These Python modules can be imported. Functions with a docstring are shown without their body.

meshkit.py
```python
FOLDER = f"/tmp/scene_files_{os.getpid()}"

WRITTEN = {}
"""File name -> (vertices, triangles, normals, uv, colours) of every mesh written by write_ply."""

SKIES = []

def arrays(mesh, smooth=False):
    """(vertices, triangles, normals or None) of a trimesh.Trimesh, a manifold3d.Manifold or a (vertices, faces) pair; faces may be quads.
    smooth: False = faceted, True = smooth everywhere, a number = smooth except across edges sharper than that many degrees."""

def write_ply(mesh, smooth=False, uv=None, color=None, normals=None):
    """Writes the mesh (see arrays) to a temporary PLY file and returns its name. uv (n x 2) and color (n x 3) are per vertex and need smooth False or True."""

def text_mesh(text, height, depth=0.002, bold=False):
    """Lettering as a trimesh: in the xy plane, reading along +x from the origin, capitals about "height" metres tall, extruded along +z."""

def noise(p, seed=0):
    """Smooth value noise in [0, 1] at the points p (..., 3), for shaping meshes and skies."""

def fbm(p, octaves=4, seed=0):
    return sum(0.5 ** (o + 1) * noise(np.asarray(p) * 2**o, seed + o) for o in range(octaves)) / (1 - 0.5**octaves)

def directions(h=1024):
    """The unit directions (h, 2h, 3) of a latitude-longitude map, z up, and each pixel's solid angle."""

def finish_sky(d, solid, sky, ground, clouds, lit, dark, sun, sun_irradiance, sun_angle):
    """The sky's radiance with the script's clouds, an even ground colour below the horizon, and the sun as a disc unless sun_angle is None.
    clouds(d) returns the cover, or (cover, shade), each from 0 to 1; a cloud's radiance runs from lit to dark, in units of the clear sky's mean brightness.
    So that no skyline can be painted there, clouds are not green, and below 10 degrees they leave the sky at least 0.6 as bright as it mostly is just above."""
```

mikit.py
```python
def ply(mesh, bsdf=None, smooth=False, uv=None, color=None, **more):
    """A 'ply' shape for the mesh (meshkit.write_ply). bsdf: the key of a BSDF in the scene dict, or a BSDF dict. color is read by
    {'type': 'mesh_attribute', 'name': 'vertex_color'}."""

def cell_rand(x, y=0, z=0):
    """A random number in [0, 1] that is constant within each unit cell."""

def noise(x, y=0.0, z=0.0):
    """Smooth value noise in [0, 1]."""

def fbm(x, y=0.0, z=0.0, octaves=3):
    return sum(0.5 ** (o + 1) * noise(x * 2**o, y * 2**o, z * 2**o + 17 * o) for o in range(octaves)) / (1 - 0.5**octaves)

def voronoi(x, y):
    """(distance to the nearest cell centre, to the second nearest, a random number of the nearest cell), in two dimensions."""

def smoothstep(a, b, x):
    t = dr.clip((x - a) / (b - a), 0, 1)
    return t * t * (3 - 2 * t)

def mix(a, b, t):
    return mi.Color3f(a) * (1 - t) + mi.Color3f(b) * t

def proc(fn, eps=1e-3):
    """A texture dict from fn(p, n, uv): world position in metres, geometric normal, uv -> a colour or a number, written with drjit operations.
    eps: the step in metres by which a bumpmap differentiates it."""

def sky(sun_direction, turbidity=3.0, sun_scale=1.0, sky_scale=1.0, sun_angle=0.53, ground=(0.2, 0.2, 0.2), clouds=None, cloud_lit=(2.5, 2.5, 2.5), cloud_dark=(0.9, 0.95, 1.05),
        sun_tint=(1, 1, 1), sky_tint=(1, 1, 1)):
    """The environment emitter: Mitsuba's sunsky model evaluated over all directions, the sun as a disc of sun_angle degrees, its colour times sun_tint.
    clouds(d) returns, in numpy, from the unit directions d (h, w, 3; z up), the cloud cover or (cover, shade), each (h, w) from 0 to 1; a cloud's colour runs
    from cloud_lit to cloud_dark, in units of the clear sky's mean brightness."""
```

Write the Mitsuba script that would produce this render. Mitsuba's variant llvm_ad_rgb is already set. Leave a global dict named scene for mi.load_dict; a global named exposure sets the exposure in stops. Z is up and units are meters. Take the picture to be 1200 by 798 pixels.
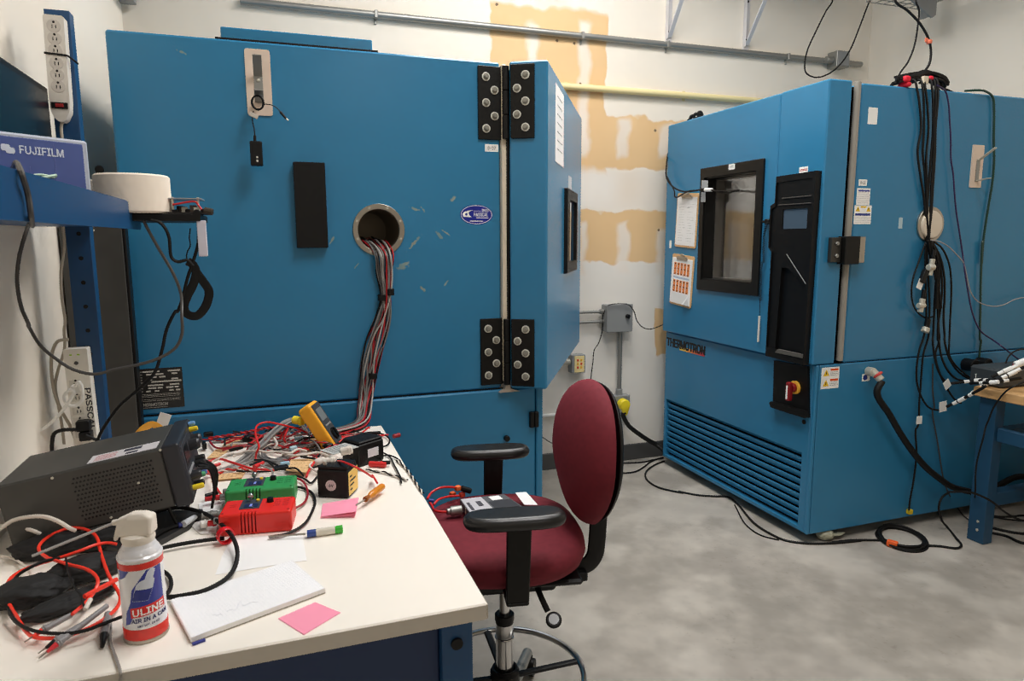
import math, random
import numpy as np, trimesh, manifold3d as m3, drjit as dr, mitsuba as mi
import mikit, meshkit
from mikit import proc, noise, fbm, smoothstep, mix
from shapely.geometry import Polygon, Point, box as sbox
T = mi.ScalarTransform4f
scene, labels = {}, {}
exposure = 0.40
# ---------------------------------------------------------------- camera, light
scene['camera'] = {'type': 'thinlens', 'fov': 73.7398, 'fov_axis': 'x', 'near_clip': 0.02, 'far_clip': 60.0,
    'aperture_radius': 0.0012, 'focus_distance': 2.4, 'to_world': T().look_at(origin=[0,0,1.36],target=[0.325521,0.934206,1.214071],up=[0.051722,0.136510,0.989287])}
LAMPS = [  # centre x, y, z, length x, length y, radiance
    (0.90, 0.90, 3.30, 0.60, 1.20, 12.5),
    (1.35, 2.55, 3.30, 1.20, 0.60, 15.5),
    (2.30, 1.55, 3.30, 0.60, 1.20, 4.5),
    (1.05, -3.00, 3.30, 0.60, 1.20, 5.5)]
LAMP_TINT = (1.0, 0.975, 0.94)


def S(r, g=None, b=None):
    """sRGB 0..255 -> linear."""
    v = np.array([r, r if g is None else g, r if b is None else b], float) / 255
    return [float(x) for x in np.where(v <= 0.04045, v / 12.92, ((v + 0.055) / 1.055) ** 2.4)]


rng = random.Random(7)
nrg = np.random.default_rng(7)
# ---------------------------------------------------------------- materials
def tex(c):
    return {'type': 'rgb', 'value': list(c)} if isinstance(c, (list, tuple)) else c


def mat(name, color, rough=0.5, metallic=0.0, bump=None, **more):
    b = {'type': 'principled', 'base_color': tex(color), 'roughness': tex(rough) if not isinstance(rough, float) else rough, 'metallic': metallic, **more}
    if bump is not None:
        b = {'type': 'bumpmap', 'arbitrary': proc(bump[0], bump[1]), 'scale': 1.0, 'bsdf': b}
    scene['mat_' + name] = {'type': 'twosided', 'bsdf': b}
    return 'mat_' + name


def C3(c):
    return mi.Color3f(*c)


PLAIN = {}
def col(r, g=None, b=None, rough=0.5, metallic=0.0, **more):
    """A plain material per colour, made once."""
    k = (r, g, b, rough, metallic, tuple(more.items()))
    if k not in PLAIN:
        PLAIN[k] = mat('plain_%d' % len(PLAIN), S(r, g, b), rough, metallic, **more)
    return PLAIN[k]


BLUE = (62, 122, 158)
def blue_fn(p, n, uv):
    a = fbm(p.x * 2.3, p.y * 2.3, p.z * 2.3)
    return mix(S(43, 117, 159), S(49, 125, 167), a)
SCUFFS = [  # marks rubbed into the paint of the left chamber's face: x, z, half length, half width, slope
    ((0.4847,2.4200,1.4683), .016, .004, -.3), ((0.5136,2.4200,1.4650), .010, .004, -1.2), ((0.6221,2.4200,1.5055), .014, .006, 1.2),
    ((0.4782,2.4200,1.3515), .028, .005, 1.1), ((0.4362,2.4200,1.2699), .022, .009, .35), ((0.5669,2.4200,1.3798), .020, .006, -1.1),
    ((0.5931,2.4200,1.3870), .014, .003, -.7), ((0.5035,2.4200,1.1890), .016, .005, -1.0), ((0.5913,2.4200,1.2051), .012, .003, 1.4),
    ((0.1956,2.4200,1.3611), .014, .003, 1.5), ((0.2739,2.4200,1.2725), .010, .002, 1.2), ((-0.2298,2.4200,1.9348), .012, .004, -.4)]
def blue_scuffed(p, n, uv):
    base = mix(S(43, 117, 159), S(49, 125, 167), fbm(p.x * 2.3, p.y * 2.3, p.z * 2.3))
    m = mi.Float(0)
    for (q, a, b, sl) in SCUFFS:
        c, s = math.cos(math.atan(sl)), math.sin(math.atan(sl))
        u, v = (p.x - q[0]) * c + (p.z - q[2]) * s, -(p.x - q[0]) * s + (p.z - q[2]) * c
        d = dr.sqrt(dr.square(u / a) + dr.square(v / b))
        m = dr.maximum(m, 1 - smoothstep(.55, 1.25, d + 1.1 * (noise(p.x * 160, p.z * 160, 3) - .5)))
    m = m * dr.select(p.y < 2.425, 1.0, 0.0)
    return mix(base, mix(S(112, 146, 150), S(150, 158, 140), noise(p.x * 40, p.z * 40)), m * .85)
def orange_peel(p, n, uv):
    return 0.00012 * noise(p.x * 420, p.y * 420, p.z * 420)
M_BLUE = mat('blue', proc(blue_fn), 0.28, specular=0.45)
M_BLUES = mat('blue_scuffed', proc(blue_scuffed), 0.28, specular=0.45)
M_BENCHBLUE = mat('bench_blue', S(20, 66, 108), 0.4)
M_NAVY = mat('navy', S(24, 46, 84), 0.45)

def wall_mud(x, z, x0, x1, z0, z1, wob, soft=.006):
    """1 inside a wobbly rectangle on the wall."""
    w = (fbm(x * 9, z * 9, 5.) - .5) * wob
    v = (fbm(x * 11, z * 11, 9.) - .5) * wob
    return smoothstep(x0 - soft, x0 + soft, x + w) * (1 - smoothstep(x1 - soft, x1 + soft, x + w)) * smoothstep(z0 - soft, z0 + soft, z + v) * (1 - smoothstep(z1 - soft, z1 + soft, z + v))
TAN = [(1.1577,1.8493,1.7429,2.6139), (1.4743,2.5340,1.7715,2.0594), (1.0723,2.6849,1.2238,1.5249), (2.2025,2.3359,0.6423,0.9462)]
MUD = [(1.3580,1.4224,2.2393,2.5124), (1.6637,1.7320,1.8152,2.5498), (1.9174,1.9921,1.8335,2.0438), (2.2021,2.3538,1.8546,2.0312), (1.6788,1.7333,1.1662,1.4510), (1.9390,2.0072,1.1609,1.4520),
       (2.1935,2.3788,1.1548,1.4125), (1.0753,2.6703,1.5346,1.7665), (1.1334,1.8829,2.6057,2.6970)]
def wall_fn(p, n, uv):
    x, z = p.x, p.z
    on_back = dr.select(p.y > 3.6, 1.0, 0.0)
    paint = mix(S(233, 226, 214), S(222, 214, 201), fbm(x * 1.1 + p.y * 1.3, z * 1.3, 2.))
    paint = mix(paint, S(222, 220, 216), .6 * wall_mud(x, z, 1.2, 2.6, .1, 1.32, .25, .05) * on_back)
    t = mi.Float(0)
    for (a, b, c, d) in TAN:
        t = dr.maximum(t, wall_mud(x, z, a, b, c, d, .07))
    m = mi.Float(0)
    for (a, b, c, d) in MUD:
        m = dr.maximum(m, wall_mud(x, z, a, b, c, d, .06, .02))
    tan = mix(S(213, 176, 128), S(222, 190, 146), fbm(x * 2.5, z * 2.5, 1.))
    c = mix(paint, tan, t * on_back)
    c = mix(c, mix(S(222, 208, 192), S(228, 222, 214), noise(x * 6, z * 6)), m * on_back * .85)
    dots = 1 - smoothstep(.25, .32, mikit.voronoi(x * 3.1, z * 3.1)[0] * 12.0)
    return mix(c, S(120, 100, 80), dots * t * on_back)
M_WALL = mat('wall_paint', proc(wall_fn), 0.75, specular=0.3)
def floor_fn(p, n, uv):
    a = fbm(p.x * 1.7, p.y * 1.7, 0., 4)
    b = fbm(p.x * 11 + 3, p.y * 11, 0., 5)
    c = mix(S(144, 139, 131), S(176, 170, 161), smoothstep(.25, .75, a * .5 + b * .5))
    st = smoothstep(.50, .78, fbm(p.x * 3.4 + 9, p.y * 3.1 + 4, 0., 4))
    c = mix(c, S(140, 134, 127), st * .5)
    sp = smoothstep(.66, .95, fbm(p.x * 60, p.y * 60)) * smoothstep(.5, .7, fbm(p.x * 2.2, p.y * 2.2 + 7))
    c = mix(c, S(120, 114, 107), sp * .4)
    lt = smoothstep(.5, .75, fbm(p.x * 4.1 + 31, p.y * 4.3 + 12, 0., 4))
    return mix(c, S(204, 199, 190), lt * .35)
def floor_rough(p, n, uv):
    return .32 + .3 * fbm(p.x * 4, p.y * 4)
M_FLOOR = mat('concrete', proc(floor_fn), proc(floor_rough), specular=0.45)
M_CEIL = mat('ceiling_paint', S(160, 158, 154), 0.8)
M_BASE = mat('baseboard_vinyl', S(72, 72, 72), 0.5)
M_TOP = mat('laminate_white', S(238, 232, 222), 0.38)
M_TOPEDGE = mat('laminate_edge', S(188, 181, 170), 0.5)
M_BLACK = mat('black_plastic', S(13, 13, 14), 0.42, specular=0.3)
M_BLACKGLOSS = mat('black_gloss', S(14, 14, 15), 0.2)
M_BLACKMETAL = mat('black_metal', S(14, 14, 13), 0.42, specular=0.3)
M_STEEL = mat('steel', S(176, 170, 160), 0.32, 1.0)
M_ZINC = mat('zinc', S(196, 194, 182), 0.36, 0.35)
M_CHROME = mat('chrome', S(205, 205, 205), 0.12, 1.0)
M_GALV = mat('galvanised', S(150, 150, 146), 0.42, 0.7)
M_GRAYBOX = mat('gray_enamel', S(132, 134, 134), 0.45)
def wood_fn(p, n, uv):
    g = noise(p.x * 60, p.y * 4, p.z * 60) * .6 + noise(p.x * 150, p.y * 9, p.z * 150) * .4
    return mix(S(186, 142, 92), S(214, 174, 122), g)
M_WOOD = mat('maple', proc(wood_fn), 0.45)
def fabric_fn(p, n, uv):
    return mix(S(98, 20, 34), S(120, 30, 44), fbm(p.x * 90, p.y * 90, p.z * 90) * .7 + .3 * fbm(p.x * 6, p.y * 6, p.z * 6))
M_FABRIC = mat('maroon_fabric', proc(fabric_fn), 0.85, sheen=0.12, bump=(lambda p, n, uv: .0005 * noise(p.x * 480, p.y * 480, p.z * 480), 5e-4))
def card_fn(p, n, uv):
    return mix(S(206, 166, 116), S(219, 183, 136), noise(p.x * 90, p.y * 90, p.z * 90))
M_CARD = mat('cardboard', proc(card_fn), 0.8)
def rack_fn(p, n, uv):
    return mix(S(58, 57, 54), S(64, 63, 60), noise(p.x * 30, p.z * 30))
M_CHAR = mat('charcoal', proc(rack_fn), 0.5)
M_PAPER = mat('paper', S(236, 236, 236), 0.8)
M_INK = col(40, 40, 44, rough=.8)
M_PINK = mat('pink_paper', S(240, 150, 176), 0.8)
M_RED = col(196, 30, 36, rough=.4)
M_TESTRED = col(232, 48, 34, rough=.35)
M_GRAYW = col(140, 138, 138, rough=.4)
M_WHITEP = mat('white_plastic', S(222, 220, 214), 0.4)
M_PWHITE = mat('strip_white', S(214, 209, 200), 0.45)
M_RUBBER = col(16, 16, 16, rough=.55, specular=.3)
scene['mat_pane'] = {'type': 'thindielectric', 'int_ior': 1.55}

# ---------------------------------------------------------------- shapes
def V(*a):
    return np.array(a, float)
def unit(v):
    v = np.asarray(v, float)
    return v / max(np.linalg.norm(v), 1e-12)
def cat(*ms):
    ms = [m for g in ms for m in (g if isinstance(g, (list, tuple)) else [g])]
    return trimesh.util.concatenate(ms)
def box(x0, x1, y0, y1, z0, z1, b=.0015):
    """A box with chamfered edges."""
    x0, x1, y0, y1, z0, z1 = min(x0, x1), max(x0, x1), min(y0, y1), max(y0, y1), min(z0, z1), max(z0, z1)
    b = min(b, .45 * (x1 - x0), .45 * (y1 - y0), .45 * (z1 - z0))
    if b <= 0:
        m = trimesh.creation.box((x1 - x0, y1 - y0, z1 - z0))
        m.apply_translation(((x0 + x1) / 2, (y0 + y1) / 2, (z0 + z1) / 2))
        return m
    pts = []
    for x, sx in ((x0, 1), (x1, -1)):
        for y, sy in ((y0, 1), (y1, -1)):
            for z, sz in ((z0, 1), (z1, -1)):
                pts += [(x + sx * b, y + sy * b, z), (x + sx * b, y, z + sz * b), (x, y + sy * b, z + sz * b)]
    return trimesh.convex.convex_hull(np.array(pts))
def rbox(x0, x1, y0, y1, z0, z1, r, n=8):
    """A box with rounded edges."""
    s = m3.Manifold.sphere(r, n * 2)
    pts = s.to_mesh().vert_properties[:, :3]
    out = [pts + V(x, y, z) for x in (x0 + r, x1 - r) for y in (y0 + r, y1 - r) for z in (z0 + r, z1 - r)]
    return trimesh.convex.convex_hull(np.vstack(out))
def M4(o, u, v, w):
    m = np.eye(4)
    m[:3, 0], m[:3, 1], m[:3, 2], m[:3, 3] = u, v, w, o
    return m
def put(mesh, o=(0, 0, 0), u=(1, 0, 0), v=None, w=None, yaw=None):
    """The mesh moved into the frame (o; u, v, w), or turned by yaw about z."""
    mesh = mesh.copy()
    if yaw is not None:
        u, v, w = (math.cos(yaw), math.sin(yaw), 0), (-math.sin(yaw), math.cos(yaw), 0), (0, 0, 1)
    u = unit(u)
    if v is None:
        v = np.cross(unit(w if w is not None else (0, 0, 1)), u)
    v = unit(v)
    mesh.apply_transform(M4(o, u, v, np.cross(u, v) if w is None else unit(w)))
    return mesh
def basis(d):
    d = unit(d)
    a = unit(np.cross(d, (0, 0, 1) if abs(d[2]) < .95 else (1, 0, 0)))
    return a, np.cross(d, a), d
def lathe(prof, o=(0, 0, 0), d=(0, 0, 1), n=24):
    """A turned solid: prof = (radius, height) pairs along d from o."""
    m = trimesh.creation.revolve(np.array(prof, float), sections=n)
    if m.volume < 0:
        m.invert()
    a, b, c = basis(d)
    m.apply_transform(M4(o, a, b, c))
    return m
def cyl(p0, p1, r, n=20, r2=None, b=None):
    p0, p1 = V(*p0), V(*p1)
    h, r2 = np.linalg.norm(p1 - p0), r if r2 is None else r2
    b = min(r, r2, h) * .12 if b is None else b
    return lathe([(0, 0), (r - b, 0), (r, b), (r2, h - b), (r2 - b, h), (0, h)], p0, p1 - p0, n)
def ring(o, d, r0, r1, h, n=40):
    """A flat ring with a bore."""
    b = h * .2
    return lathe([(r0, 0), (r1, 0), (r1, h - b), (r1 - b, h), (r0 + b, h), (r0, h - b), (r0, 0)], o, d, n)
def torus(o, d, R, r, n=48, k=10):
    a = np.linspace(0, 2 * math.pi, k + 1)
    return lathe([(R + r * math.cos(t), r * math.sin(t)) for t in a], o, d, n)
def spline(pts, res=8, closed=False):
    p = np.array(pts, float)
    if len(p) < 3:
        return p
    q = np.vstack([2 * p[0] - p[1], p, 2 * p[-1] - p[-2]]) if not closed else np.vstack([p[-1], p, p[0], p[1]])
    out = []
    for i in range(1, len(q) - 2):
        a, b, c, d = q[i - 1:i + 3]
        t0 = 0.
        t1 = t0 + max(np.linalg.norm(b - a), 1e-6) ** .5
        t2 = t1 + max(np.linalg.norm(c - b), 1e-6) ** .5
        t3 = t2 + max(np.linalg.norm(d - c), 1e-6) ** .5
        t = np.linspace(t1, t2, res, endpoint=False)[:, None]
        A1 = (t1 - t) / (t1 - t0) * a + (t - t0) / (t1 - t0) * b
        A2 = (t2 - t) / (t2 - t1) * b + (t - t1) / (t2 - t1) * c
        A3 = (t3 - t) / (t3 - t2) * c + (t - t2) / (t3 - t2) * d
        B1 = (t2 - t) / (t2 - t0) * A1 + (t - t0) / (t2 - t0) * A2
        B2 = (t3 - t) / (t3 - t1) * A2 + (t - t1) / (t3 - t1) * A3
        out.append((t2 - t) / (t2 - t1) * B1 + (t - t1) / (t2 - t1) * B2)
    if not closed:
        out.append(q[-2:-1])
    return np.vstack(out)
def frames(c):
    t = np.gradient(c, axis=0)
    t /= np.maximum(np.linalg.norm(t, axis=1, keepdims=True), 1e-12)
    a = basis(t[0])[0]
    A = []
    for k in t:
        a = unit(a - k * np.dot(a, k))
        A.append(a)
    return t, np.array(A), np.cross(t, np.array(A))
def tube(pts, r, sides=8, res=8, curve=True, flat=None):
    """A swept round (or flat: (half width, half thickness)) cord through the points."""
    c = spline(pts, res) if curve else np.array(pts, float)
    keep = np.r_[True, np.linalg.norm(np.diff(c, axis=0), axis=1) > 1e-6]
    c = c[keep]
    t, a, b = frames(c)
    th = np.arange(sides) / sides * 2 * math.pi
    if flat:
        a = np.array([unit(np.cross(k, flat[2])) for k in t])
        b = np.cross(t, a)
        prof = [(flat[0] * math.cos(x), flat[1] * math.sin(x)) for x in th]
    else:
        prof = [(r * math.cos(x), r * math.sin(x)) for x in th]
    v = np.concatenate([np.array([c[i] + a[i] * x + b[i] * y for x, y in prof]) for i in range(len(c))])
    n, k = len(c), sides
    f = []
    for i in range(n - 1):
        for j in range(k):
            p, q = i * k + j, i * k + (j + 1) % k
            f += [(p, q, q + k), (p, q + k, p + k)]
    v = np.vstack([v, c[0], c[-1]])
    for j in range(k):
        f += [(n * k, (j + 1) % k, j), (n * k + 1, (n - 1) * k + j, (n - 1) * k + (j + 1) % k)]
    m = trimesh.Trimesh(v, np.array(f), process=False)
    if m.volume < 0:
        m.invert()
    return m
def helix(pts, r, pitch, phase=0., res=None, lift=0.):
    """The points of a strand wound about the polyline."""
    c = spline(pts, 16)
    s = np.r_[0, np.cumsum(np.linalg.norm(np.diff(c, axis=0), axis=1))]
    u = np.linspace(0, s[-1], max(8, int(s[-1] / pitch * 8)))
    c = np.stack([np.interp(u, s, c[:, k]) for k in range(3)], 1)
    t, a, b = frames(c)
    w = 2 * math.pi * u / pitch + phase
    return c + r * (a * np.cos(w)[:, None] + b * np.sin(w)[:, None]) + V(0, 0, lift)
def prism(poly, depth, o=(0, 0, 0), u=(1, 0, 0), v=(0, 0, 1), base=0.):
    """A polygon (in u, v) thickened along u x v."""
    g = poly if hasattr(poly, 'exterior') else Polygon(poly)
    g = g if g.is_valid else g.buffer(0)
    m = trimesh.creation.extrude_polygon(g, depth, engine='earcut')
    m.apply_translation((0, 0, base))
    u, v = unit(u), unit(v)
    m.apply_transform(M4(o, u, v, np.cross(u, v)))
    return m
def rrect(x0, x1, y0, y1, r):
    r = min(r, .49 * (x1 - x0), .49 * (y1 - y0))
    return sbox(x0 + r, y0 + r, x1 - r, y1 - r).buffer(r, quad_segs=4)
YF = dict(u=(1, 0, 0), v=(0, 0, 1))        # a face that looks towards -y
XF = dict(u=(0, -1, 0), v=(0, 0, 1))       # a face that looks towards -x
def plate_y(R, y, t, r=.0, base=0.):
    """A plate on the plane y = const, over x0, x1, z0, z1, proud by t towards -y."""
    x0, x1, z0, z1 = R
    return prism(rrect(x0, x1, z0, z1, r) if r else sbox(x0, z0, x1, z1), t, (0, y, 0), base=base, **YF)
def plate_x(R, x, t, r=.0, base=0.):
    y0, y1, z0, z1 = R
    return prism(rrect(-y1, -y0, z0, z1, r) if r else sbox(-y1, z0, -y0, z1), t, (x, 0, 0), base=base, **XF)
def poly_x(pts, x, t, base=0., hole=None):
    """The polygon through world points, on the plane x = const, proud by t towards -x."""
    g = Polygon([(-p[1], p[2]) for p in pts])
    if hole is not None:
        g = g.difference(Polygon([(-p[1], p[2]) for p in hole]))
    return prism(g, t, (x, 0, 0), base=base, **XF)
def poly_z(pts, t, z=None):
    """The polygon through world points lying flat, thick by t upwards."""
    return prism(Polygon([(p[0], p[1]) for p in pts]), t, (0, 0, pts[0][2] if z is None else z), (1, 0, 0), (0, 1, 0))
def text(s, h, o, u, v, depth=.0006, bold=False, width=None):
    m = meshkit.text_mesh(s, h, depth, bold)
    if width:
        m.apply_scale([width / (m.bounds[1][0] - m.bounds[0][0]), 1, 1])
    m.apply_translation((-m.bounds[0][0], 0, 0))
    u, v = unit(u), unit(v)
    m.apply_transform(M4(o, u, v, np.cross(u, v)))
    return m
def bend(m, R, axis=(0, 0)):
    """Wraps a mesh lying in (x = arc length, y = height, z = out) round a vertical cylinder of radius R; arc 0 faces -y."""
    m = m.copy()
    v = m.vertices
    a, r = v[:, 0] / R - math.pi / 2, R + v[:, 2]
    m.vertices = np.stack([axis[0] + r * np.cos(a), axis[1] + r * np.sin(a), v[:, 1]], 1)
    return m
def wrapped(poly, depth, R, axis, step=.003):
    m = prism(poly, depth, (0, 0, 0), (1, 0, 0), (0, 1, 0))
    m = m.subdivide_to_size(step * 2.5)
    return bend(m, R, axis)
def hull(*parts):
    return trimesh.convex.convex_hull(np.vstack([np.asarray(getattr(p, 'vertices', p)) for p in parts]))
def ball(o, r, n=16, sc=(1, 1, 1)):
    m = trimesh.creation.icosphere(2 if n <= 16 else 3, r)
    m.vertices = m.vertices * V(*sc) + V(*o)
    return m
def diff(a, *bs):
    def mf(m):
        m = trimesh.Trimesh(m.vertices, m.faces, process=True)
        return m3.Manifold(m3.Mesh(np.array(m.vertices, np.float32), np.array(m.faces, np.uint32)))
    r = mf(a)
    for b in bs:
        r = r - mf(b)
    o = r.to_mesh()
    return trimesh.Trimesh(o.vert_properties[:, :3], o.tri_verts, process=False)

# ---------------------------------------------------------------- entries
USED = {}
def numbered(name):
    k = USED.get(name, 0)
    USED[name] = k + 1
    return name if k == 0 else '%s_%03d' % (name, k)
def say(key, label=None, category=None, group=None, kind=None):
    labels[key] = {k: v for k, v in (('label', label), ('category', category), ('group', group), ('kind', kind)) if v}
def thing(name, label, category, group=None):
    key = numbered(name)
    say(key, label, category, group)
    return key
def part(parent, name, mesh, m, smooth=30, label=None, kind=None):
    key = numbered(parent + '__' + name)
    scene[key] = mikit.ply(mesh, m, smooth) if not isinstance(mesh, dict) else {**mesh, 'bsdf': {'type': 'ref', 'id': m}}
    if label or kind:
        say(key, label, None, None, kind)
    return key
def solo(name, label, category, mesh, m, group=None, smooth=30):
    key = numbered(name)
    scene[key] = mikit.ply(mesh, m, smooth)
    say(key, label, category, group)
    return key
def struct(name, mesh, m, smooth=30):
    key = numbered(name)
    scene[key] = mikit.ply(mesh, m, smooth)
    say(key, None, None, None, 'structure')
    return key

# ---------------------------------------------------------------- the room
XL, XR, YB, YR, ZC = -.580, 3.743, 3.643, -4.2, 3.60
struct('floor', box(XL - .1, XR + .1, YR - .1, YB + .1, -.1, 0, 0), M_FLOOR, False)
struct('ceiling', box(XL - .1, XR + .1, YR - .1, YB + .1, ZC, ZC + .1, 0), M_CEIL, False)
struct('wall_back', box(XL - .1, XR + .1, YB, YB + .1, 0, ZC, 0), M_WALL, False)
struct('wall_left', box(XL - .1, XL, YR, YB, 0, ZC, 0), M_WALL, False)
struct('wall_right', box(XR, XR + .1, YR, YB, 0, ZC, 0), M_WALL, False)
struct('wall_rear', box(XL - .1, XR + .1, YR - .1, YR, 0, ZC, 0), M_WALL, False)
struct('baseboard_back', box(XL + .002, XR - .002, YB - .012, YB - .0005, .0, .1, .003), M_BASE)
struct('baseboard_right', box(XR - .012, XR - .0005, YR + .01, YB - .013, .0, .1, .003), M_BASE)
for (x, y, z, lx, ly, e) in LAMPS:
    k = thing('ceiling_light', 'white ceiling fixture hung high above the lab floor', 'ceiling light', 'ceiling fixtures above the lab')
    part(k, 'housing', cat(box(x - lx / 2 - .03, x + lx / 2 + .03, y - ly / 2 - .03, y + ly / 2 + .03, z + .01, z + .07, .01),
                           cyl((x, y - ly * .35, z + .06), (x, y - ly * .35, ZC), .006), cyl((x, y + ly * .35, z + .06), (x, y + ly * .35, ZC), .006)), M_WHITEP)
    d = numbered(k + '__diffuser')
    scene[d] = mikit.ply(trimesh.Trimesh([(x - lx / 2, y - ly / 2, z), (x - lx / 2, y + ly / 2, z), (x + lx / 2, y + ly / 2, z), (x + lx / 2, y - ly / 2, z)], [(0, 1, 2), (0, 2, 3)], process=False), M_WHITEP, False,
                         emitter={'type': 'area', 'radiance': {'type': 'rgb', 'value': [e * c for c in LAMP_TINT]}})

# ---------------------------------------------------------------- the left test chamber
Y1, X1 = 2.42, -.435
def gray_interior(p, n, uv):
    return mix(S(92, 84, 72), S(110, 100, 86), noise(p.x * 3, p.y * 3, p.z * 3))
M_INSIDE = mat('stainless_interior', proc(gray_interior), 0.35, 0.6)
M_LABELW = mat('label_white', S(235, 236, 234), 0.6)
M_BEIGE = mat('beige_plate', S(214, 196, 180), 0.45)
M_STICKER = mat('sticker_blue', S(22, 34, 138), 0.4)
M_AMBER = mat('warning_amber', S(226, 186, 40), 0.5)
M_ORANGE = mat('warning_orange', S(216, 84, 40), 0.5)


def lines_y(x0, x1, zs, y, h, r=None, gaps=.35, seed=1):
    """Rows of unreadable small print as thin bars on the plane y."""
    q, out = random.Random(seed), []
    for z in zs:
        x = x0
        while x < x1 - h:
            w = min(q.uniform(1.5, 6) * h, x1 - x)
            out.append(box(x, x + w, y - .0004, y, z - h / 2, z + h / 2, 0))
            x += w + h * .8
    return cat(out)
def lines_x(y0, y1, zs, x, h, seed=1):
    """The same on a plane x, running from the far y1 to the near y0."""
    m = lines_y(-y1, -y0, zs, 0, h, seed=seed)
    return put(m, (x, 0, 0), (0, -1, 0), (1, 0, 0), (0, 0, 1))


C1 = thing('test_chamber', 'large blue test chamber behind the white workbench, with black bolted hinges', 'test chamber')
PR = (0.2647,0.4454,1.3065,1.4841)
pc, pr = ((PR[0] + PR[1]) / 2, (PR[2] + PR[3]) / 2), (PR[3] - PR[2] + PR[1] - PR[0]) / 4
bore = cyl((pc[0], Y1 - .05, pc[1]), (pc[0], Y1 + .32, pc[1]), pr * .80, 48, b=.0001)
part(C1, 'cabinet', diff(box(X1, .800, Y1, 3.45, .802, 1.985, .006), bore), M_BLUES)
part(C1, 'lower_cabinet', box(X1 - .008, .934, Y1 - .012, 3.45, .05, .7965, .005), M_BLUE)
part(C1, 'lower_end_panel', box(.9375, .965, Y1 - .012, 3.45, .05, .7965, .004), M_BLUE)
part(C1, 'seam_gasket', box(X1 + .01, .90, Y1 + .004, 3.3, .7967, .8018, 0), M_BLACK)
for x in (X1 + .06, .90):
    for y in (Y1 + .09, 3.36):
        part(C1, 'foot', cyl((x, y, 0), (x, y, .055), .03), M_BLACK)
TP = (-0.1172,0.3568,1.9736,2.0321)
part(C1, 'top_panel', box(TP[0], TP[1], Y1 + .03, Y1 + .34, 1.993, TP[3] - .002, .003), M_BLUE)
part(C1, 'top_gasket', box(TP[0] - .016, TP[1] + .016, Y1 + .010, Y1 + .35, 1.9852, 1.9925, .001), M_BLACK)
pg = part(C1, 'port_ring', ring((pc[0], Y1, pc[1]), (0, -1, 0), pr * .80, pr, .006, 56), M_STEEL)
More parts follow.
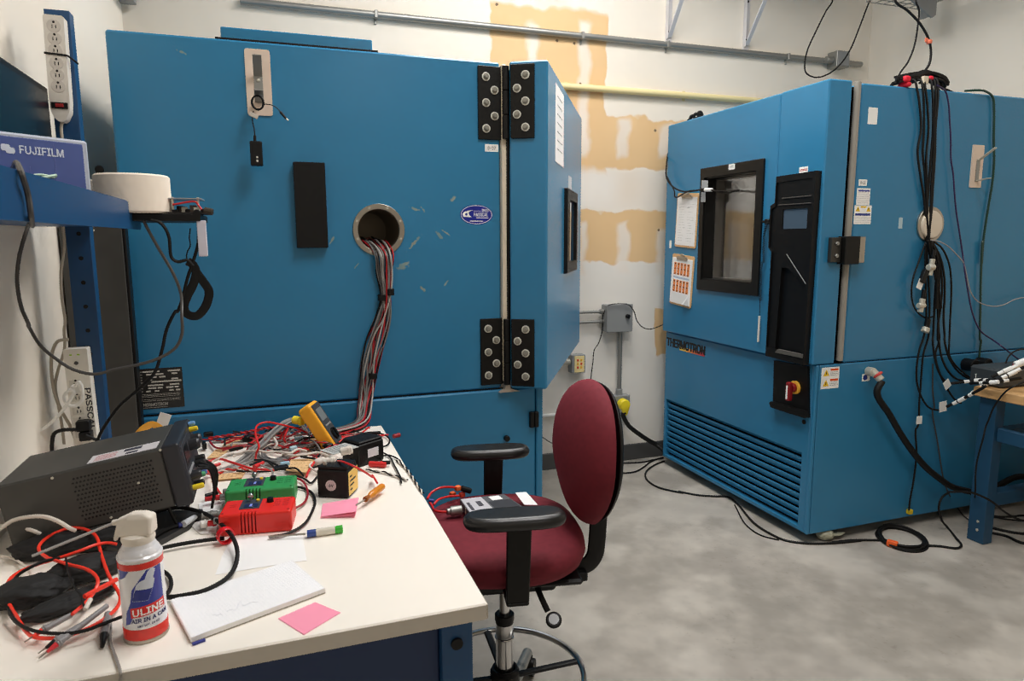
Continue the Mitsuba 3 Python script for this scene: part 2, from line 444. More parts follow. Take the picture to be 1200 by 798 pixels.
part(C1, 'port_liner', diff(cyl((pc[0], Y1 + .002, pc[1]), (pc[0], Y1 + .30, pc[1]), pr * .80, 48, b=.0001), cyl((pc[0], Y1 - .02, pc[1]), (pc[0], Y1 + .29, pc[1]), pr * .785, 48, b=.0001)), M_INSIDE)
for k in range(8):
    a = math.pi / 8 + k * math.pi / 4
    q = (pc[0] + pr * .9 * math.cos(a), Y1 - .006, pc[1] + pr * .9 * math.sin(a))
    part(pg, 'bolt', cyl(q, (q[0], q[1] - .003, q[2]), .0045, 10), M_ZINC)
# the door stands ajar; its own frame: e along its face away from the camera, t into its thickness
DN = V(.9400, 2.3070, 0)
DE, DT = unit((.51, .86, 0)), unit((-.86, .51, 0))
def door(m):
    return put(m, DN, DE, DT, (0, 0, 1))
WO = (0.4824,0.8816,1.2141,1.5778)
WI = (0.5639,0.8480,1.2619,1.5321)
slab = diff(box(0, 1.19, 0, .138, .808, 1.980, .006), box(WI[0], WI[1], -.1, .3, WI[2], WI[3], 0))
part(C1, 'door', door(slab), M_BLUE)
dk = C1 + '__door'
part(dk, 'window_frame', door(diff(box(WO[0], WO[1], -.016, .004, WO[2], WO[3], .003), box(WI[0], WI[1], -.05, .05, WI[2], WI[3], 0))), M_BLACKMETAL)
for d in (-.002, .07):
    part(dk, 'window_pane', door(trimesh.Trimesh([(WI[0], d, WI[2]), (WI[1], d, WI[2]), (WI[1], d, WI[3]), (WI[0], d, WI[3])], [(0, 1, 2), (0, 2, 3)], process=False)), 'mat_pane', False)
part(dk, 'window_back', door(box(WI[0] - .01, WI[1] + .01, .1381, .141, WI[2] - .01, WI[3] + .01, 0)), M_INSIDE)
part(dk, 'gasket', door(box(.02, 1.17, .1412, .155, .83, 1.96, .004)), M_BLACK)
DP = (0.1904,0.4366,1.6564,1.9429)
part(dk, 'log_sheet', door(prism(sbox(DP[0], DP[2], DP[1], DP[3]), .0014, (0, -.0004, 0), (1, 0, 0), (0, 0, 1))), M_PAPER, label='long white log sheet taped to the door face')
part(dk, 'log_sheet_print', door(cat([box(DP[0] + (DP[1] - DP[0]) * .2, DP[0] + (DP[1] - DP[0]) * .8, -.0024, -.0018, z, z + .0025, 0) for z in np.linspace(DP[2] + .05, DP[3] - .04, 7)])), M_INK)
DQ = (0.6165,0.7422,1.5864,1.6417)
part(dk, 'note', door(box(DQ[0], DQ[1], -.0016, -.0003, DQ[2], DQ[3], 0)), col(206, 214, 220), label='small pale note above the door window')
# hinges
M_WASHER = mat('washer_zinc', S(206, 205, 196), 0.35, 0.2)
M_BOLT = mat('bolt_zinc', S(150, 148, 138), 0.35, 0.5)
for z0, z1 in (((0.7174,0.8051,1.7160,1.9676)[2], (0.7174,0.8051,1.7160,1.9676)[3]), ((0.7116,0.8026,0.8190,1.0699)[2], (0.7116,0.8026,0.8190,1.0699)[3])):
    xa, xb = (0.7174,0.8051,1.7160,1.9676)[0], (0.7174,0.8051,1.7160,1.9676)[1]
    hg = part(C1, 'hinge', box(xa, xb, Y1 - .010, Y1 - .0005, z0, z1, .0015), M_BLACKMETAL, label='black steel hinge with two bolted leaves')
    part(hg, 'leaf', put(box(.008, .094, -.010, -.0005, z0, z1, .0015), DN + .14 * DT, -DT, DE, (0, 0, 1)), M_BLACKMETAL)
    h3 = (z1 - z0) / 3
    for k in range(3):
        part(hg, 'knuckle', cyl((.8125, Y1 - .030, z0 + k * h3 + .001), (.8125, Y1 - .030, z0 + (k + 1) * h3 - .001), .0125, 20), M_BLACKMETAL)
    for k in range(5):
        z = z1 - (z1 - z0) * (.148 + .176 * k)
        for side in (0, 1):
            if side == 0:
                b = V(xa + (xb - xa) * (.32 if k % 2 == 0 else .68), Y1 - .0105, z)
                d = V(0, -1, 0)
            else:
                b = DN + (.14 - (.062 if k % 2 == 0 else .032)) * DT - .0105 * DE
                b[2] = z
                d = -DE
            part(hg, 'washer', lathe([(0, 0), (.0150, 0), (.0150, .0018), (.0142, .0026), (0, .0026)], b, d, 28), M_WASHER, smooth=25)
            part(hg, 'bolt', cat(lathe([(0, 0), (.0108, 0), (.0100, .0024), (0, .0026)], b + .0027 * d, d, 20), lathe([(0, 0), (.0082, 0), (.0082, .007), (.0070, .009), (0, .0092)], b + .0050 * d, d, 6)), M_BOLT, smooth=15)
part(C1, 'edge_strip', box(.8015, .8185, Y1 - .020, Y1 + .05, .83, 1.975, .003), col(222, 208, 184, rough=.4), label='cream strip between cabinet and door')
HB = (0.7829,0.8639,0.7902,0.8194)
part(C1, 'hinge_bracket', prism([(HB[0], HB[2]), (HB[1], HB[2]), (HB[0] + (HB[1] - HB[0]) * .55, HB[2] + .012), (HB[0] + (HB[1] - HB[0]) * .5, HB[3]), (HB[0] + (HB[1] - HB[0]) * .3, HB[3]), (HB[0] + (HB[1] - HB[0]) * .25, HB[2] + .012)], .02, (0, Y1 - .012, 0), **YF), col(170, 160, 146, rough=.4))
# fittings on the face
BP = (0.0803,0.1803,1.3358,1.6143)
part(C1, 'cover_panel', box(BP[0], BP[1], Y1 - .034, Y1 - .0005, BP[2], BP[3], .002), M_BLACK, label='plain black rectangular cover panel')
HP = (-0.0499,0.0268,1.7587,1.9615)
hk = part(C1, 'hook_plate', plate_y(HP, Y1, .006, .008), M_BEIGE, label='beige plate with a steel double hook')
HX = ((-0.0255,2.4140,1.8660)[0], (0.0007,2.4140,1.8678)[0])
HZ = ((-0.0111,2.4140,1.8825)[2], (-0.0157,2.4140,1.7970)[2])
part(hk, 'bracket', box(HX[0], HX[1], Y1 - .010, Y1 - .0062, HZ[1], HZ[0], .001), M_GALV)
part(hk, 'arm', put(box(0, .085, 0, HX[1] - HX[0], -.002, .002, .001), (HX[0], Y1 - .0102, HZ[0] - .003), (0, -.84, .55), (1, 0, 0)), M_GALV)
part(hk, 'arm', put(box(0, .085, 0, HX[1] - HX[0], -.002, .002, .001), (HX[0], Y1 - .0102, HZ[1] + .003), (0, -.97, .24), (1, 0, 0)), M_GALV)
for f in (.2, .65):
    q = ((HX[0] + HX[1]) / 2, Y1 - .0102, HZ[0] + (HZ[1] - HZ[0]) * f)
    part(hk, 'screw', lathe([(0, 0), (.006, 0), (.004, .004), (0, .005)], q, (0, -1, 0), 14), M_ZINC)
NL = (0.7425,0.7937,1.6745,1.7008)
nk = part(C1, 'number_label', plate_y(NL, Y1, .0008), M_LABELW, label='small white label reading S-27')
part(nk, 'lettering', text('S-27', (NL[3] - NL[2]) * .42, (NL[0] + (NL[1] - NL[0]) * .2, Y1 - .0008, NL[2] + (NL[3] - NL[2]) * .28), (1, 0, 0), (0, 0, 1), .0004, True, (NL[1] - NL[0]) * .6), M_INK)
OV = (0.6468,0.7704,1.4147,1.4866)
oc, oa, ob = ((OV[0] + OV[1]) / 2, (OV[2] + OV[3]) / 2), (OV[1] - OV[0]) / 2, (OV[3] - OV[2]) / 2
def ell(a, b, n=48):
    return Polygon([(oc[0] + a * math.cos(t), oc[1] + b * math.sin(t)) for t in np.linspace(0, 2 * math.pi, n, endpoint=False)])
ok = part(C1, 'oval_sticker', prism(ell(oa, ob), .0007, (0, Y1, 0), **YF), M_STICKER, label='blue oval sticker reading IRIS PASSCAL')
part(ok, 'border', prism(ell(oa * .955, ob * .93).difference(ell(oa * .92, ob * .88)), .0003, (0, Y1, 0), base=.0007, **YF), M_LABELW)
sw = [(-.80, -.22), (-.86, .05), (-.74, .28), (-.50, .40), (-.18, .44), (-.40, .33), (-.48, .15), (-.44, -.05), (-.28, -.26), (-.55, -.24)]
part(ok, 'wave_emblem', prism(Polygon([(oc[0] + oa * a, oc[1] + ob * b) for a, b in sw]).difference(Point(oc[0] - oa * .62, oc[1] + ob * .02).buffer(oa * .07)), .0003, (0, Y1, 0), base=.0007, **YF), M_LABELW)
YT = Y1 - .0007
part(ok, 'lettering', cat(text('IRIS', ob * .26, (oc[0] + oa * .32, YT, oc[1] + ob * .30), (1, 0, 0), (0, 0, 1), .0003, True, oa * .42),
                          text('PASSCAL', ob * .34, (oc[0] - oa * .16, YT, oc[1] - ob * .16), (1, 0, 0), (0, 0, 1), .0003, True, oa * .88),
                          box(oc[0] - oa * .18, oc[0] + oa * .30, YT - .0003, YT, oc[1] + ob * .36, oc[1] + ob * .39, 0),
                          box(oc[0] - oa * .02, oc[0] + oa * .72, YT - .0003, YT, oc[1] - ob * .36, oc[1] - ob * .28, 0),
                          box(oc[0] - oa * .40, oc[0] + oa * .40, YT - .0003, YT, oc[1] - ob * .68, oc[1] - ob * .60, 0)), M_LABELW)
RP = (-0.4274,-0.2960,0.8228,0.9551)
rk = part(C1, 'rating_plate', plate_y(RP, Y1, .0015), col(34, 33, 31, rough=.4), label='black rating plate reading THERMOTRON')
def rq(x, z):
    return RP[0] + (RP[1] - RP[0]) * x, RP[3] - (RP[3] - RP[2]) * z
bars = []
for (r, segs) in ((.075, ((.12, .50), (.68, .96))), (.145, ((.20, .58), (.76, .89))), (.215, ((.28, .43), (.48, .62))), (.275, ((.22, .32), (.75, .90))), (.33, ((.30, .97),)),
                  (.415, ((.22, .56), (.70, .92))), (.485, ((.22, .40), (.43, .54), (.62, .78), (.81, .90))), (.56, ((.17, .27), (.36, .46), (.68, .78), (.83, .93)))):
    for a, b in segs:
        (xa_, za), (xb_, zb) = rq(a, r - .019), rq(b, r + .019)
        bars.append(box(xa_, xb_, Y1 - .0019, Y1 - .0015, zb, za, 0))
part(rk, 'blanks', cat(bars), col(196, 192, 184, rough=.6))
zz = [rq(0, t)[1] for t in (.075, .145, .215, .275, .34, .415, .485, .56)]
part(rk, 'lettering', cat(text('THERMOTRON', (RP[3] - RP[2]) * .075, (rq(.03, 0)[0], Y1 - .0015, rq(0, .93)[1]), (1, 0, 0), (0, 0, 1), .0004, True, (RP[1] - RP[0]) * .60),
                          lines_y(rq(.04, 0)[0], rq(.92, 0)[0], [rq(0, t)[1] for t in (.635, .665, .70, .765, .80)], Y1 - .0015, .0014, seed=3),
                          lines_y(rq(.04, 0)[0], rq(.62, 0)[0], [rq(0, .965)[1]], Y1 - .0015, .0014, seed=4),
                          lines_y(rq(.03, 0)[0], rq(.11, 0)[0], zz, Y1 - .0015, .0022, seed=5)), col(170, 166, 158, rough=.6))
LT = (0.9071,0.9419,0.6412,0.7026)
part(C1, 'latch', cat(box(LT[0], LT[0] + (LT[1] - LT[0]) * .48, Y1 - .030, Y1 - .0125, LT[2], LT[3], .002), box(LT[0] + (LT[1] - LT[0]) * .52, LT[1], Y1 - .030, Y1 - .0125, LT[2], LT[3], .002)), M_BLACK)
kq = (0.8133,2.3900,0.6073)
part(C1, 'knob', cyl((kq[0], Y1 - .012, kq[2]), (kq[0], Y1 - .03, kq[2]), .011), M_BLACK)

# adapter hanging on the hook
AD = thing('power_adapter', 'black power adapter hanging by its coiled cord from the beige hook plate', 'power adapter')
ak = (-0.0174,2.3500,1.7853)
AB = (-0.0478,-0.0113,1.5935,1.6680)
part(AD, 'brick', rbox(AB[0], AB[1], 2.335, 2.365, AB[2], AB[3], .004), M_BLACK)
part(AD, 'label_dots', cat([cyl((AB[0] + (AB[1] - AB[0]) * .55, 2.335, AB[2] + d), (AB[0] + (AB[1] - AB[0]) * .55, 2.3342, AB[2] + d), .0032, 12, b=.0001) for d in (.014, .025)]), M_PWHITE)
lp = []
for t in np.linspace(0, 2 * math.pi * 4, 40):
    lp.append((ak[0] + (.017 + .0015 * math.sin(t * .7)) * math.cos(t), 2.35 + .006 * math.sin(t * .31 + 1), HZ[1] - .011 + .021 * math.sin(t)))
part(AD, 'cord_coil', tube(lp, .0024, 6, 4), M_RUBBER)
part(AD, 'cord', tube([(-0.0310,2.3500,1.7600),(-0.0358,2.3500,1.7325),(-0.0319,2.3500,1.7053),(-0.0316,2.3500,1.6822),(-0.0319,2.3500,1.6667)], .0019, 6), M_RUBBER)
part(AD, 'strain_relief', cyl((-0.0314,2.3500,1.6860), (-0.0319,2.3500,1.6667), .0042, 10, .005), M_RUBBER)
part(AD, 'cord_tie', put(box(-.014, .014, -.004, .004, -.006, .006, .001), (-0.0316,2.3350,1.7444), (.88, 0, -.42), (0, 1, 0)), col(196, 188, 176), label='pale cord tie')
part(AD, 'plug_cord', tube([(-0.0032,2.3500,1.7824),(0.0166,2.3500,1.7824),(0.0325,2.3500,1.7773),(0.0429,2.3500,1.7686),(0.0505,2.3500,1.7590)], .0014, 6), M_RUBBER)
part(AD, 'plug', cyl((0.0480,2.3500,1.7617), (0.0650,2.3500,1.7421), .0042, 10, .0034), M_RUBBER)
part(AD, 'plug_tip', cyl((0.0639,2.3500,1.7432), (0.0712,2.3500,1.7363), .0026, 10), M_ZINC)

# cables falling out of the port
PC = {'gray': col(116, 114, 113, rough=.4), 'white': col(168, 166, 162, rough=.4), 'red': col(170, 34, 42, rough=.35), 'black': M_RUBBER, 'slate': col(66, 64, 64, rough=.4)}
q = random.Random(5)
order = ['red', 'black', 'gray', 'slate', 'gray', 'slate', 'white', 'gray', 'black', 'red', 'gray', 'red', 'gray', 'red', 'black', 'gray', 'slate', 'red', 'gray', 'white', 'black', 'red']
lefts = [(0.3268,2.4000,1.3589),(0.3278,2.4000,1.3107),(0.3362,2.4000,1.2444),(0.3442,2.4000,1.1639),(0.3285,2.4000,1.0925),(0.2951,2.4000,1.0217),(0.2743,2.4000,0.9319),(0.2681,2.4000,0.8589),(0.2566,2.4000,0.7858),(0.2209,2.4000,0.7314)]
rights = [(0.3944,2.4000,1.3498),(0.4021,2.4000,1.3099),(0.4005,2.4000,1.2520),(0.3927,2.4000,1.1714),(0.3872,2.4000,1.1083),(0.3743,2.4000,1.0360),(0.3492,2.4000,0.9548),(0.3297,2.4000,0.8822),(0.3084,2.4000,0.8095),(0.2738,2.4000,0.7190)]
NCAB = len(order)
for i, c in enumerate(order):
    f = (i + .5) / NCAB
    pts = []
    f0 = f
    start = (pc[0] - .012 + .085 * (f - .5), Y1 + .20, pc[1] - pr * .55 + q.uniform(-.01, .03))
    pts.append(start)
    pts.append((pc[0] - .006 + .082 * (f - .5), Y1 + .05, pc[1] - pr * .60 + q.uniform(0, .018)))
    for j, (a, b) in enumerate(zip(lefts, rights)):
        if j == 0:
            continue
        g = min(1, max(0, f0 + q.uniform(-.10, .10) + (.28 * math.sin(i * 2.1 + j * .55) if 4 <= j <= 8 else 0)))
        tight = .70 if j in (3,) else .9
        g = .5 + (g - .5) * tight
        p = V(*a) * (1 - g) + V(*b) * g
        lay = Y1 - .012 - .0055 * (i % 4) - (.01 if j == 1 else .0)
        if j >= 8:
            lay -= .02 * (j - 7)
        pts.append((p[0], lay, p[2]))
    e = V(*pts[-1])
    pts[-1] = (e[0], 2.262 - .01 * (i % 3), .748 + .005 * (i % 4))
    pts.append((e[0] - .09 - q.uniform(0, .05), 2.19 - q.uniform(0, .05), .746 + .005 * (i % 4)))
    solo('port_cable', {'gray': 'gray cable in the bundle falling from the round port to the workbench', 'white': 'white cable in the bundle falling from the round port to the workbench', 'red': 'red cable in the bundle falling from the round port to the workbench',
                        'black': 'black cable in the bundle falling from the round port to the workbench', 'slate': 'dark gray cable in the bundle falling from the round port to the workbench'}[c], 'cable',
         tube(pts, .0030 if c != 'red' else .0027, 7, 6), PC[c], group=c + ' cables falling from the round port')
for nm, a, b, w in (('lower left upper black strap', (0.3407,2.3880,1.1632), (0.3655,2.3880,1.1624), .022), ('upper right black strap', (0.3732,2.3880,1.1818), (0.3964,2.3880,1.1812), .024), ('lowest black strap', (0.3001,2.3850,0.8889), (0.3277,2.3850,0.8870), .022)):
    c_ = (V(*a) + V(*b)) / 2
    r_ = np.linalg.norm(V(*b) - V(*a)) / 2
    solo('cable_strap', nm + ' tying the cable bundle that falls from the round port', 'strap', put(diff(cyl((0, 0, -w / 2), (0, 0, w / 2), r_ * 1.08, 20), cyl((0, 0, -w), (0, 0, w), r_ * .98, 20)), (c_[0], 2.392, c_[2])), M_BLACK)

# ---------------------------------------------------------------- the right test chamber
Y2, X2 = 2.297, 2.165
C2 = thing('test_chamber', 'blue test chamber at the right with a louvred base, window and control panel, reading THERMOTRON', 'test chamber')
WA = [(2.1650,3.1503,1.7259),(2.1650,2.6539,1.7261)]
WB = [(2.1650,2.6630,1.0918),(2.1650,3.1524,1.0911)]
OY0, OY1, OZ0, OZ1 = (WA[1][1] + WB[0][1]) / 2, (WA[0][1] + WB[1][1]) / 2, (WB[0][2] + WB[1][2]) / 2, (WA[0][2] + WA[1][2]) / 2
IY0, IY1, IZ0, IZ1 = OY0 + .045, OY1 - .035, OZ0 + .055, OZ1 - .05
d2 = part(C2, 'door', diff(box(X2, X2 + .12, 2.5815, 3.5, .824, 1.998, .005), box(X2 - .1, X2 + .3, IY0, IY1, IZ0, IZ1, 0)), M_BLUE)
part(d2, 'window_frame', diff(box(X2 - .014, X2 - .0002, OY0, OY1, OZ0, OZ1, .003), box(X2 - .1, X2 + .1, IY0, IY1, IZ0, IZ1, 0)), M_BLACKMETAL)
part(d2, 'window_reveal', diff(box(X2 - .004, X2 + .058, IY0 + .0002, IY1 - .0002, IZ0 + .0002, IZ1 - .0002, 0), box(X2 - .1, X2 + .2, IY0 + .006, IY1 - .006, IZ0 + .006, IZ1 - .006, 0)), M_BLACKMETAL)
part(d2, 'window_liner', diff(box(X2 + .0585, X2 + .115, IY0 + .0002, IY1 - .0002, IZ0 + .0002, IZ1 - .0002, 0), box(X2 - .1, X2 + .2, IY0 + .012, IY1 - .012, IZ0 + .012, IZ1 - .012, 0)), col(120, 116, 110, rough=.3, metallic=.5))
for d in (.058, .080, .102, .112):
    part(d2, 'window_pane', trimesh.Trimesh([(X2 + d, IY0, IZ0), (X2 + d, IY1, IZ0), (X2 + d, IY1, IZ1), (X2 + d, IY0, IZ1)], [(0, 2, 1), (0, 3, 2)], process=False), 'mat_pane', False)
part(d2, 'window_back', box(X2 + .121, X2 + .124, IY0 - .01, IY1 + .01, IZ0 - .01, IZ1 + .01, 0), M_INSIDE)
part(C2, 'control_column', box(X2, X2 + .12, Y2, 2.579, .822, 2.0, .005), M_BLUE)
part(C2, 'cabinet', box(2.338, 3.60, Y2 + .003, 3.5, .822, 1.995, .006), M_BLUE)
part(C2, 'door_gasket', box(X2 + .126, 2.336, Y2 + .02, 3.48, .84, 1.98, 0), M_BLACK)
part(C2, 'hinge_bar', cyl((2.3165, Y2 + .006, .832), (2.3165, Y2 + .006, 1.999), .0140, 20), col(146, 142, 134, rough=.4), label='gray hinge bar')
part(C2, 'seam_gasket', box(X2 + .045, 3.58, Y2 + .014, 3.48, .8182, .8218, 0), M_BLACK)
LP = [(2.1900,3.4753,0.4109),(2.1900,2.3523,0.4182),(2.1900,2.3559,0.0792),(2.1900,3.4757,0.0587)]
ly0, ly1, lz0, lz1 = (LP[1][1] + LP[2][1]) / 2, (LP[0][1] + LP[3][1]) / 2, (LP[2][2] + LP[3][2]) / 2, (LP[0][2] + LP[1][2]) / 2
part(C2, 'lower_cabinet', diff(box(2.19, 3.60, Y2 + .019, 3.5, .05, .818, .005), box(2.1, 2.225, ly0, ly1, lz0, lz1, 0)), M_BLUE)
part(C2, 'lower_side_panel', box(2.2085, 3.60, Y2, Y2 + .0185, .05, .818, .003), M_BLUE)
part(C2, 'corner_trim', box(2.19, 2.205, Y2, Y2 + .0185, .05, .818, .003), M_BLUE)
part(C2, 'louvre_recess', plate_x((ly0, ly1, lz0, lz1), 2.2249, .002), M_BLACK)
NSL = 10
for k in range(NSL):
    z = lz1 - (k + .5) * (lz1 - lz0) / NSL
    h = (lz1 - lz0) / NSL
    sl = prism([(.008, z + h * .70), (-.001, z + h * .30), (-.004, z + h * .10), (-.004, z - h * .06), (.003, z - h * .10), (.016, z + h * .50), (.016, z + h * .70)], ly1 - ly0 - .002, (2.216, ly1 - .001, 0), (-1, 0, 0), (0, 0, 1))
    if sl.bounds[0][1] < ly0 - .01 or sl.bounds[1][1] > ly1 + .01:
        sl.apply_translation((0, (ly0 + ly1) / 2 - (sl.bounds[0][1] + sl.bounds[1][1]) / 2, 0))
    part(C2, 'louvre_slat', sl, M_BLUE)
for x in (2.30, 3.5):
    for y in (Y2 + .10, 3.42):
        cs = part(C2, 'caster', cat(cyl((x - .012, y, .032), (x + .012, y, .032), .031, 20), box(x - .02, x + .02, y - .02, y + .02, .045, .056, .002)), M_BLACK)
# control panel
CPO = [(2.1650,2.5477,1.6332),(2.1650,2.3106,1.6371)]
CPL = [(2.1650,2.5485,1.5185),(2.1650,2.5767,1.5067),(2.1650,2.5776,1.3220),(2.1650,2.5563,1.3020)]
CPB = [(2.1650,2.5589,0.8238),(2.1650,2.3190,0.8198)]
cpoly = [CPO[0], CPO[1], CPB[1], CPB[0], CPL[3], CPL[2], CPL[1], CPL[0]]
SC = [(2.1400,2.5025,1.4867),(2.1400,2.3540,1.4898),(2.1400,2.3495,1.4025),(2.1400,2.4988,1.4017)]
sy0, sy1, sz0, sz1 = (SC[1][1] + SC[2][1]) / 2, (SC[0][1] + SC[3][1]) / 2, (SC[2][2] + SC[3][2]) / 2, (SC[0][2] + SC[1][2]) / 2
PK = [(2.1400,2.4906,1.2318),(2.1400,2.4542,1.2332),(2.1400,2.3329,1.1643),(2.1400,2.3315,0.8657),(2.1400,2.5050,0.8472)]
cp = part(C2, 'control_panel', diff(poly_x(cpoly, X2, .024), box(X2 - .06, X2 - .018, sy0, sy1, sz0, sz1, 0), poly_x(PK, X2 - .010, .06)), M_BLACK, label='black moulded control panel')
part(cp, 'bezel_edge', diff(poly_x([V(*p) * V(1, 1, 1) for p in cpoly], X2 - .0242, .006), poly_x([tuple(V(*p) + (V(0, *(np.mean(np.array(cpoly)[:, 1:], 0))) - V(0, p[1], p[2])) * .085) for p in cpoly], X2 + .1, .3)), M_BLACK)
part(cp, 'screen', box(X2 - .019, X2 - .0182, sy0 + .0006, sy1 - .0006, sz0 + .0006, sz1 - .0006, 0), col(74, 90, 106, rough=.18), label='blue-gray touch screen, unlit')
RB = [(2.1400,2.5063,1.5355),(2.1400,2.3305,1.5366),(2.1400,2.3281,1.5070),(2.1400,2.5279,1.5074)]
part(cp, 'ridge', cat(tube([V(*RB[0]) + V(-.002, 0, 0), V(*RB[1]) + V(-.002, 0, 0)], .0035, 8, curve=False), tube([V(*RB[3]) + V(-.002, 0, 0), V(*RB[2]) + V(-.002, 0, 0)], .003, 8, curve=False)), col(52, 52, 52, rough=.35))
PE = [(2.1400,2.4612,1.2919),(2.1400,2.3355,1.1682)]
part(cp, 'pocket_edge', tube([PE[0], PE[1]], .0022, 8, curve=False), col(120, 120, 118, rough=.35))
PTR = [(2.1300,2.4933,0.8496),(2.1300,2.4758,0.8682),(2.1300,2.3206,0.8680),(2.1300,2.3216,0.8511)]
part(cp, 'tray_lip', poly_x(PTR, X2 - .0242, .010), col(88, 86, 82, rough=.4))
NB = (2.3890,2.4412,1.6374,1.6638)
nb = part(C2, 'column_label', plate_x(NB, X2, .0008), M_LABELW, label='white label above the control panel')
part(nb, 'lettering', lines_x(NB[0] + .004, NB[1] - .004, [NB[2] + (NB[3] - NB[2]) * t for t in (.4, .6)], X2 - .0008, .003, 8), col(190, 60, 50))
NC = (2.8641,2.9120,1.6963,1.7237)
nc = part(C2, 'window_label', plate_x(NC, X2 - .014, .0008), M_LABELW, label='white label reading S-22 on the window frame')
part(nc, 'lettering', text('S-22', (NC[3] - NC[2]) * .42, (X2 - .0148, NC[1] - (NC[1] - NC[0]) * .2, NC[2] + (NC[3] - NC[2]) * .3), (0, -1, 0), (0, 0, 1), .0004, True, (NC[1] - NC[0]) * .6), M_INK)
NDW = (3.4279,3.4513,1.3098,1.3527)
part(C2, 'tape_scrap', plate_x(NDW, X2, .0006), M_LABELW, label='small white strip at the door edge')
HKc = (2.1650,2.6154,1.4380)
part(C2, 'pen_holder', cat(box(X2 - .02, X2 - .0002, HKc[1] - .016, HKc[1] + .012, HKc[2] - .012, HKc[2] + .012, .004), cyl((X2 - .012, HKc[1] + .012, HKc[2]), (X2 - .012, HKc[1] + .03, HKc[2]), .006, 10)), M_BLACK)
# isolator switch
SWP = [(2.1900,2.5515,0.7998),(2.1900,2.3393,0.8089),(2.1900,2.3168,0.5851),(2.1900,2.4037,0.5839),(2.1900,2.5317,0.5836),(2.1900,2.5431,0.6023)]
sk = part(C2, 'switch_housing', cat(poly_x(SWP, 2.19, .012), poly_x([SWP[5], SWP[4], SWP[3], SWP[2]] + [tuple(V(*SWP[2]) + V(0, 0, .03)), tuple(V(*SWP[4]) + V(0, 0, .028))], 2.1778, .022)), M_BLACK, label='black isolator switch housing')
sq = (2.1700,2.3998,0.7038)
part(sk, 'switch_collar', cyl((2.1778, sq[1], sq[2]), (2.166, sq[1], sq[2]), .030, 28), col(232, 176, 60, rough=.4), label='yellow switch collar')
part(sk, 'switch_handle', cat(cyl((2.166, sq[1], sq[2]), (2.150, sq[1], sq[2]), .020, 24), rbox(2.128, 2.152, sq[1] - .012, sq[1] + .012, sq[2] - .058, sq[2] + .026, .006)), col(128, 16, 24, rough=.4), label='red rotary switch handle')
part(sk, 'switch_pointer', box(2.1265, 2.1279, sq[1] - .005, sq[1] + .005, sq[2] - .05, sq[2] + .012, .0004), M_LABELW)
tq = (2.1900,2.3514,0.5563)
part(C2, 'key_lock', cyl((2.19, tq[1], tq[2]), (2.186, tq[1], tq[2]), .010, 16), M_BLACK)
# lettering on the base: letters run from the far corner towards the camera
TM = [(2.1900,3.4869,0.7443),(2.1900,3.1070,0.7457),(2.1900,3.4888,0.7788),(2.1900,3.1093,0.7824)]
tm_w = TM[0][1] - TM[1][1]
part(C2, 'lettering', cat(*[text('THERMOTRON', .046, (2.19, TM[0][1] - d, TM[0][2] - .008 + e), (0, -1, 0), (0, 0, 1), .0012, True, tm_w) for d in (0, .0022, .0044) for e in (0, .0015)]), col(12, 10, 12), label='black lettering THERMOTRON')
sec = []
for i in range(6):
    a, b = TM[0][1] - tm_w * (.36 + .64 * i / 6), TM[0][1] - tm_w * (.36 + .64 * (i + 1) / 6)
    c_ = mix_c = [int((1 - i / 5) * u + i / 5 * v) for u, v in zip((236, 200, 80), (190, 50, 66))]
    sec.append((b, a, c_))
for (b, a, c_) in sec:
    part(C2, 'underline_bar', plate_x((b, a, TM[0][2] - .017, TM[0][2] + .004), 2.19, .0006), col(*c_))
# hinge block
HBX = [(2.2078,2.2900,1.3645),(2.2595,2.2900,1.3644),(2.3382,2.2900,1.3692),(2.3807,2.2900,1.3692),(2.3872,2.2900,1.2528),(2.2161,2.2900,1.2617)]
hb = part(C2, 'hinge_block', box(HBX[1][0], HBX[2][0], Y2 - .045, Y2 + .002, HBX[4][2], HBX[2][2], .003), M_BLACKMETAL, label='black hinge block with steel plates')
part(hb, 'plate', box(HBX[2][0] + .001, HBX[3][0], Y2 - .030, Y2 + .001, HBX[4][2] + .004, HBX[2][2] - .002, .002), M_STEEL)
part(hb, 'plate', box(HBX[0][0], HBX[1][0] - .001, Y2 - .022, Y2 - .0005, HBX[4][2] + .008, HBX[0][2], .002), col(70, 68, 64, rough=.35, metallic=.6))
for z in (HBX[4][2] + .035, HBX[0][2] - .025):
    part(hb, 'bolt', cyl(((HBX[0][0] + HBX[1][0]) / 2, Y2 - .022, z), ((HBX[0][0] + HBX[1][0]) / 2, Y2 - .030, z), .009, 6), M_GALV)
# labels on the side
def side_label(name, R, lab, y=Y2 + .003, m=M_LABELW):
    return part(C2, name, plate_y(R, y, .0008), m, label=lab)
side_label('blank_note', (2.3785,2.4293,1.8329,1.9009), 'blank pale note near the top of the side')
NS = (2.3527,2.3982,1.5802,1.6070)
ns = side_label('side_number', NS, 'white label reading S-22 on the side')
part(ns, 'lettering', text('S-22', (NS[3] - NS[2]) * .42, (NS[0] + (NS[1] - NS[0]) * .2, Y2 + .0022, NS[2] + (NS[3] - NS[2]) * .28), (1, 0, 0), (0, 0, 1), .0004, True, (NS[1] - NS[0]) * .6), M_INK)
N1 = (2.3468,2.4196,1.5006,1.5703)
n1 = side_label('notice', N1, 'white notice of small print')
part(n1, 'print', cat(lines_y(N1[0] + .004, N1[1] - .004, [N1[2] + (N1[3] - N1[2]) * t for t in (.12, .25, .38, .50, .62, .74)], Y2 + .0022, .0016, seed=11)), col(184, 184, 192))
part(n1, 'heading', box(N1[0] + .008, N1[1] - .004, Y2 + .0018, Y2 + .0022, N1[3] - .014, N1[3] - .007, 0), col(60, 70, 150))
